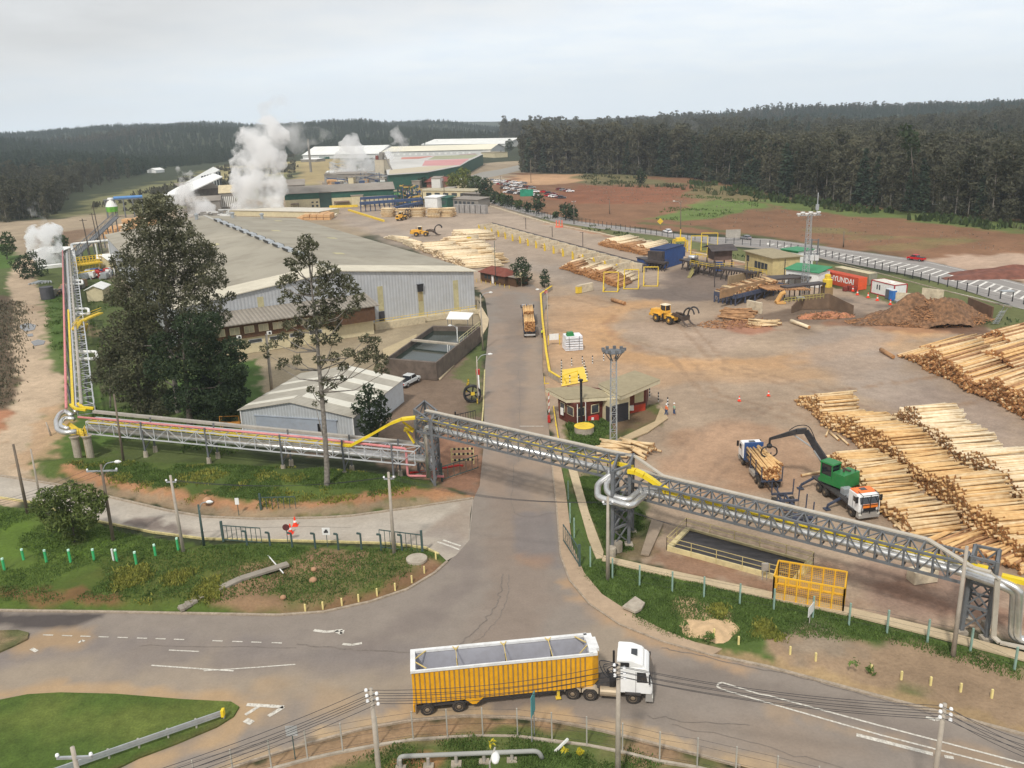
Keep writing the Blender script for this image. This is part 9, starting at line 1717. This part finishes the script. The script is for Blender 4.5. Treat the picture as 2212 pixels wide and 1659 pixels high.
for a,b in zip(cs_,cs_[1:]+cs_[:1]):
 n=int((b-a).length/.16)
 for k in range(n):mb.beam(a.lerp(b,k/n),a.lerp(b,k/n)+Vector((0,0,hc)),.018)
 for k in range(14):mb.beam(a+Vector((0,0,k*.18)),b+Vector((0,0,k*.18)),.018)
mb.build('mesh',MC['cage_yellow'],T,world=True)
T=thing('control_box','small grey switch box on two legs at the corner of the black pit','box',A(1651,1252));mb=MB();mb.box(-.3,.3,-.15,.15,1.0,1.7);mb.build('box',GPIPE,T);mb=MB();[mb.beam((x,0,0),(x,0,1),.06)for x in(-.2,.2)];mb.build('legs',GALV,T)
def gate(label,a,b,h,n,mat=DPOST):
 p,q=A(*a),A(*b);T=thing('gate',label,'gate',(p+q)/2);mb=MB()
 for z in(.25,h):mb.beam(p+Vector((0,0,z)),q+Vector((0,0,z)),.09)
 for k in range(n+1):mb.beam(p.lerp(q,k/n)+Vector((0,0,.25)),p.lerp(q,k/n)+Vector((0,0,h)),.06)
 mb.build('leaf',mat,T,world=True);mb=MB();mb.beam(q,q+Vector((0,0,h+.5)),.22);mb.build('gate_post',mat,T,world=True)
gate('open dark green gate leaf beside the driveway verge',(1217,1171),(1252,1226),2.0,8);gate('dark steel gate leaf at the left of the side road',(566,1176),(483,1170),1.9,8);gate('grey gate leaf standing open at the mouth of the side road',(822,1186),(913,1198),2.2,8);gate('dark gate folded against the bank above the side road',(640,1104),(565,1106),1.8,6);gate('dark fence panel at the foot of the first tower',(1033,1014),(955,1040),1.9,6);gate('black mesh gate leaf left of the driveway before the high bridge',(1028,912),(985,922),1.8,8,BLACK)
T=thing('striped_barrier','yellow and black striped barrier frame near the first tower','barrier',A(1000,1003));mb=MB();[mb.box(x,x+.28,-.05,.05,z,z+.25)for z in(.5,1.3,2.0)for x in np.arange(-1.4,1.4,.56)];[mb.beam((x,0,0),(x,0,2.2),.12)for x in(-1.4,1.4)];mb.build('frame',M('pale_yellow',C(222,208,150)),T);mb=MB();[mb.box(x+.28,x+.56,-.06,.06,z,z+.25)for z in(.5,1.3,2.0)for x in np.arange(-1.4,1.2,.56)];mb.build('black_bands',BLACK,T)
# stakes
SK=[(u,v)for u,v in((942,1212),(917,1241),(890,1261),(854,1278),(815,1290),(775,1302),(739,1310),(698,1317),(660,1321),(1542,1381),(1595,1396),(1706,1420),(1761,1434),(1881,1458),(1946,1473),(2009,1486),(2074,1499),(2141,1513))]
for u,v in SK:p=A(u,v);mb=MB();mb.box(-.07,.07,-.07,.07,-.2,.7);o=mb.build('marker_stake',M('pale_yellow_stake',C(226,208,140),var=.1,dirt=.3),None,origin=(0,0,0));o.location=(p.x,p.y,float(gz(np.array([p.x]),np.array([p.y]))[0])+.05);tag(o,'short pale yellow stake set just behind the kerb of the lower road','stake','marker stakes along the lower road kerb')
# signs
def sign(label,base,h,w,hh,mat,rz=0,rnd=False,two=False,pm=DPOST):
 T=thing('sign',label,'sign',A(*base),rz);mb=MB();[mb.beam((x,0,-.2),(x,0,h),.06)for x in((-w*.35,w*.35)if two else(0,))];mb.build('post',pm,T);mb=MB()
 mb.lathe([(w/2,-.02),(w/2,.02)],(0,-.06,h),16,'y')if rnd else mb.box(-w/2,w/2,-.07,-.03,h-hh/2,h+hh/2);return T,mb.build('panel',mat,T)
sign('round dark-backed sign on a post by the two orange cones',(622,1172),1.8,.75,0,M('dark_red_back',C(92,50,50)),rnd=True);T,pn_=sign('white square sign on a post before the side road',(708,1183),1.9,.8,.8,WHITE);mb=MB();mb.box(-.22,.22,-.09,-.072,1.75,1.95);mb.box(-.1,.15,-.09,-.072,1.98,2.12);mb.build('symbol',BLACK,T)
sign('white sign on a dark post at the foot of the bank',(516,1112),1.7,.45,.8,WHITE);T,pn_=sign('blue-green striped direction sign on two posts behind the bottom fence',(1152,1598),3.0,.9,1.6,M('teal_sign',C(84,148,150),var=.1),1.25,two=True,pm=GALV);sign('tilted white board sign on the right-hand verge',(1748,1352),1.6,1.3,.9,WHITE,.9,pm=WCH);sign('square white-backed sign beside the lower road at the left',(638,1640),2.4,.8,.8,M('grey_back',C(170,170,168)),0)
T,pn_=sign('yellow diamond warning sign beside the highway',(1426,494),2.8,1.7,1.7,YEL);pn_.rotation_euler=(0,radians(45),0);pn_.location=(-2.8*sin(radians(45)),0,2.8-2.8*cos(radians(45)));sign('green road sign between the trees and the parked cars',(1138,434),4.2,7,3.6,M('road_sign_green',C(40,140,110)),two=True);sign('grey back of a road board beside the highway hatchings',(1583,520),2.4,5,2.8,GPIPE,two=True);sign('red round sign at the yard side of the driveway head',(1180,650),2.2,.9,0,REDP,rnd=True);sign('cream sign board before the round conifer',(1121,620),3.2,1.9,1.4,CREAM,two=True,pm=CREAM)
mb=MB();[mb.beam(A(u,490),A(u,490)+Vector((0,0,2.6)),.4)for u in(1202,1208,1214)];mb.beam(A(1200,490,1.6),A(1216,490,1.6),.5);tag(mb.build('barricade',M('red_white_barricade',C(226,110,84))),'orange and white barricade by the yard fence trees','barricade')
# guard rail, low pipe, coil, lawn things
T=thing('crash_barrier','steel crash barrier with yellow end crossing the corner of the lawn island','barrier',A(340,1610));p,q=A(100,1692),A(484,1557);mb=MB();[mb.beam(p+Vector((0,0,z)),q+Vector((0,0,z)),.1,.14)for z in(.55,.72,.86)];mb.build('rail',GALV,T,world=True);mb=MB();[mb.beam(p.lerp(q,k/6)+Vector((0,.1,0)),p.lerp(q,k/6)+Vector((0,.1,.95)),.12)for k in range(7)];mb.build('posts',WCH,T,world=True);mb=MB();mb.box(q.x-.1,q.x+.1,q.y-.2,q.y+.2,.45,1.0);mb.build('end_cap',YPIPE,T,world=True)
runp('pipe','grey pipe on short concrete feet in front of the bottom fence',rounded([A(862,1655,.1),A(862,1634,.9),A(1163,1622,.9),A(1172,1640,.1)],.4),.16,M('grey_pipe',C(150,150,144),var=.08))
for u,v in((866,1664),(926,1659),(986,1654),(1046,1650),(1106,1647)):p=A(u,v);T=thing('pipe_support','small concrete foot under the grey pipe','support',p,group='feet under the grey pipe');mb=MB();mb.box(-.35,.35,-.25,.25,-.1,.25);mb.build('foot',CONCG,T);mb=MB();mb.tube([(0,0,.2),(0,0,.85)],.12,8);mb.build('stem',GPIPE,T)
p=A(1070,1628,6.0);T=thing('lamp_post','white teardrop street lamp head seen from above at the bottom edge','lamp post',(p.x,p.y,0));mb=MB();mb.tube([(-.35,-.3,-.2),(-.35,-.3,5.6),(0,.2,6.3)],.06,6);mb.build('pole',WCH,T);mb=MB();mb.lathe([(.05,0),(.2,.15),(.28,.5),(.18,.85),(.05,1.0)],(0,-.7,5.9),12,'y');mb.build('lamp_head',WHITE,T,smooth=True)
mb=MB();mb.beam(A(1196,1626),A(1227,1596,1.0),.14);tag(mb.build('leaning_post',WHITE),'white post leaning over in the grass by the bottom fence','post');mb=MB();mb.beam(A(579,1200,.7),A(612,1238,.7),.09);tag(mb.build('plank',WHITE),'white pole lying on the lower left bank','pole')
for(u,v,r,l)in((1062,1608,10,'bright yellow flowering bush at the bottom edge by the lamp'),(1219,1622,7,'small yellow flowering bush right of the leaning post'),(1253,1624,7,'second small yellow flowering bush right of the leaning post')):tree_px('flowering_bush',l,(u,v+6),[(u,v+2),(u,v-2)],[(u,v-3,r*.6),(u-r*.5,v,r*.5),(u+r*.5,v,r*.5)],mat=L_FLO,bark=BARKD,size=.16,dens=90,r0=.04,branch=0,cat='bush')
for(u,v,l)in((1848,1432,'left one of two bright green tufty bushes on the gravel verge'),(1880,1448,'right one of two bright green tufty bushes on the gravel verge'),(1532,1376,'upright green bush in front of the pale sand heap'),(1478,1345,'broad green bush left of the pale sand heap')):tree_px('bush',l,(u,v+8),[(u,v+4),(u,v)],[(u,v-3,7),(u-5,v+2,6),(u+5,v+2,6)],mat=L_WEED,bark=BARKD,size=.22,dens=80,r0=.05,branch=0,cat='bush')
mb=MB();mb.lathe([(1.05,0),(1.05,.25)],n=24);o=mb.build('well_cover',CONCG);o.location=A(901,1219)+Vector((0,0,.45));tag(o,'round concrete well cover near the tip of the lower left bank','cover')
mb=MB();q=[A(1344,1320),A(1372,1298),A(1393,1312),A(1385,1326),A(1372,1332)];mb.prism([(p.x,p.y)for p in q],.3,.5);tag(mb.build('slab',CONCG),'tilted concrete slab beside the right-hand pavement','slab')
for(u,v,r,l)in((679,1241,.3,'orange boulder on the lower left bank, upper'),(678,1266,.4,'orange boulder on the lower left bank, larger and lower'),(613,1302,.3,'orange boulder near the kerb of the lower left bank'),(450,1094,.55,'round pale boulder beside the side road lamp')):mb=MB();mb.lathe([(r*.3,-r*.6),(r,-.1*r),(r*.85,r*.5),(r*.3,r*.85)],n=9);o=mb.build('boulder',M('orange_rock',C(176,136,104),var=.25,bump=.1),smooth=True);o.location=A(u,v)+Vector((0,0,.35));tag(o,l,'boulder')
mb=MB();pts=[A(388,1317,.25),A(430,1292,.5),A(520,1250,.75),A(622,1218,.75)]
for a,b in zip(pts[:-1],pts[1:]):mb.beam(a,b,.8,.22)
for k in range(4):a=pts[0].lerp(pts[1],k/3);mb.beam(a+Vector((0,0,.1)),a+Vector((.3,.2,.12)),.9,.25)
tag(mb.build('drain_channel',M('grey_channel',C(146,138,126),var=.15,dirt=.5)),'sloping concrete drain channel down the lower left bank','drain')
T=thing('cable_reel','big black coil leaning by a red and white barrier post left of the driveway','coil',A(1021,868));mb=MB()
for k in range(3):mb.tube([(1.25*cos(t),.25*k-.25+.1*sin(3*t),1.35+1.3*sin(t))for t in np.linspace(0,2*pi,25)],.17,6,caps=False)
for a in(.3,1.4,2.5):mb.beam((1.2*cos(a),0,1.35+1.2*sin(a)),(-1.2*cos(a),0,1.35-1.2*sin(a)),.22)
mb.build('coil',BLACK,T);mb=MB();mb.box(-.2,.4,-.45,-.3,1.2,1.7);mb.build('yellow_plate',YEL,T);mb=MB();mb.beam((1.1,-.3,.6),(1.0,.8,4.8),.25);mb.build('barrier_arm',WHITE,T);mb=MB();mb.box(.7,1.3,.5,1.1,4.2,5.0);mb.build('barrier_head',REDP,T)
for k in range(6):
 mb=MB();mb.lathe([(.14,0),(.14,.9)],n=8);o=mb.build('striped_post',M('yellow_black_post',C(214,180,60),stripe=((0,0,1),.4,.005,.9)),None,origin=(0,0,0));o.location=A((1010,1012,1032,1033,1034,1008)[k],(838,830,872,862,855,846)[k]);tag(o,'yellow and black striped post beside the black coil','bollard','striped posts by the black coil')
T=thing('maintenance_stand','orange scaffold stand among scrap behind the small grey shed corner','stand',A(500,925));mb=MB();mb.box(-1.5,1.5,-.4,.4,.8,.95);[mb.beam((x,y,0),(x,y,2),.07)for x in(-1.4,1.4)for y in(-.4,.4)];mb.beam((-1.4,-.4,2),(1.4,-.4,2),.07);mb.build('frame',M('orange_frame',C(204,140,60)),T)
# ---- people
def person(label,loc,rz,top,legs,helmet,arm=.25,step=.18):
 T=thing('person',label,'person',loc,rz)
 def skin(name,V,E,R,mat):
  me=bpy.data.meshes.new(name);me.from_pydata(V,E,[]);me.materials.append(mat);o=link(name,me,T);sk=o.modifiers.new('skin','SKIN');lay=me.skin_vertices[0]if me.skin_vertices else None
  if lay is None:
   bm=bmesh.new();bm.from_mesh(me);bm.verts.layers.skin.verify();bm.to_mesh(me);bm.free();lay=me.skin_vertices[0]
  for v,r in zip(lay.data,R):v.radius=(r,r)
  lay.data[0].use_root=True;ss_=o.modifiers.new('sub','SUBSURF');ss_.levels=1;ss_.render_levels=2;return o
 a=arm;s=step
 skin('body',[(0,0,.95),(0,0,1.2),(0,0,1.44),(0,.01,1.54),(0,.02,1.66),(0,.015,1.74),(.19,0,1.4),(.26,.05,1.14),(.2,a,.98),(.19,a+.08,.93),(-.19,0,1.4),(-.26,.03,1.14),(-.22,a*.6,.92),(-.21,a*.6+.07,.86),(.1,0,.9),(.11,s*.5,.5),(.12,s*.4,.1),(.12,s*.4+.14,.04),(-.1,0,.9),(-.11,-s*.3,.5),(-.12,-s,.1),(-.12,-s+.14,.04)],
         [(0,1),(1,2),(2,3),(3,4),(4,5),(2,6),(6,7),(7,8),(8,9),(2,10),(10,11),(11,12),(12,13),(0,14),(14,15),(15,16),(16,17),(0,18),(18,19),(19,20),(20,21)],[.14,.14,.15,.06,.10,.08,.07,.05,.04,.04,.07,.05,.04,.04,.1,.075,.05,.045,.1,.075,.05,.045],M('skin',C(196,146,116)))
 skin('jacket',[(0,0,.92),(0,0,1.2),(0,0,1.42),(.19,0,1.41),(.265,.05,1.14),(.21,a-.03,1.0),(-.19,0,1.41),(-.265,.03,1.14),(-.22,a*.5,.94)],[(0,1),(1,2),(2,3),(3,4),(4,5),(2,6),(6,7),(7,8)],[.17,.17,.17,.09,.07,.06,.09,.07,.06],top)
 skin('trousers',[(0,0,.93),(.1,0,.86),(.11,s*.5,.5),(.12,s*.4,.12),(-.1,0,.86),(-.11,-s*.3,.5),(-.12,-s,.12)],[(0,1),(1,2),(2,3),(0,4),(4,5),(5,6)],[.16,.12,.09,.07,.12,.09,.07],legs)
 mb=MB();mb.lathe([(.15,0),(.125,.03),(.12,.08),(.07,.14),(.02,.155)],(0,.02,1.72),12);mb.build('helmet',helmet,T,smooth=True);return T
HV=M('hi_vis_lime',C(206,232,60));OV=M('orange_vest',C(236,110,48));JN=M('blue_denim',C(58,80,116),var=.15);DK=M('dark_clothes',C(44,46,54),var=.2)
person('worker in orange vest and blue trousers at the gatehouse corner, facing the other worker',A(1439,898),radians(-80),OV,JN,WHITE);person('worker with white helmet, green and white jacket and blue trousers standing in the yard',A(1456,896),radians(95),M('green_white_jacket',C(150,190,160),var=.2),JN,WHITE,.12,.1);person('guard in dark clothes with lime vest standing beside the timber lorry',A(1171,729),radians(70),HV,DK,DK,.15,.05)
# ================================================================ AIR
mb=MB();mb.box(-2600,3000,-60,3900,-3,190);hz=mb.build('haze',None or M('haze_tmp',(.5,.5,.5)),None,origin=(0,0,0));hz.data.materials.clear()
m=bpy.data.materials.new('haze');m.use_nodes=True;nt=m.node_tree;nt.nodes.clear();out=node(nt,'ShaderNodeOutputMaterial');v=node(nt,'ShaderNodeVolumePrincipled');v.inputs['Color'].default_value=(.80,.90,1,1);v.inputs['Density'].default_value=.00012;v.inputs['Anisotropy'].default_value=0;nt.links.new(v.outputs[0],out.inputs['Volume'])
hz.data.materials.append(m);struct(hz,'stuff');hz['label']='thin bluish haze hanging over the whole valley';hz['category']='haze'
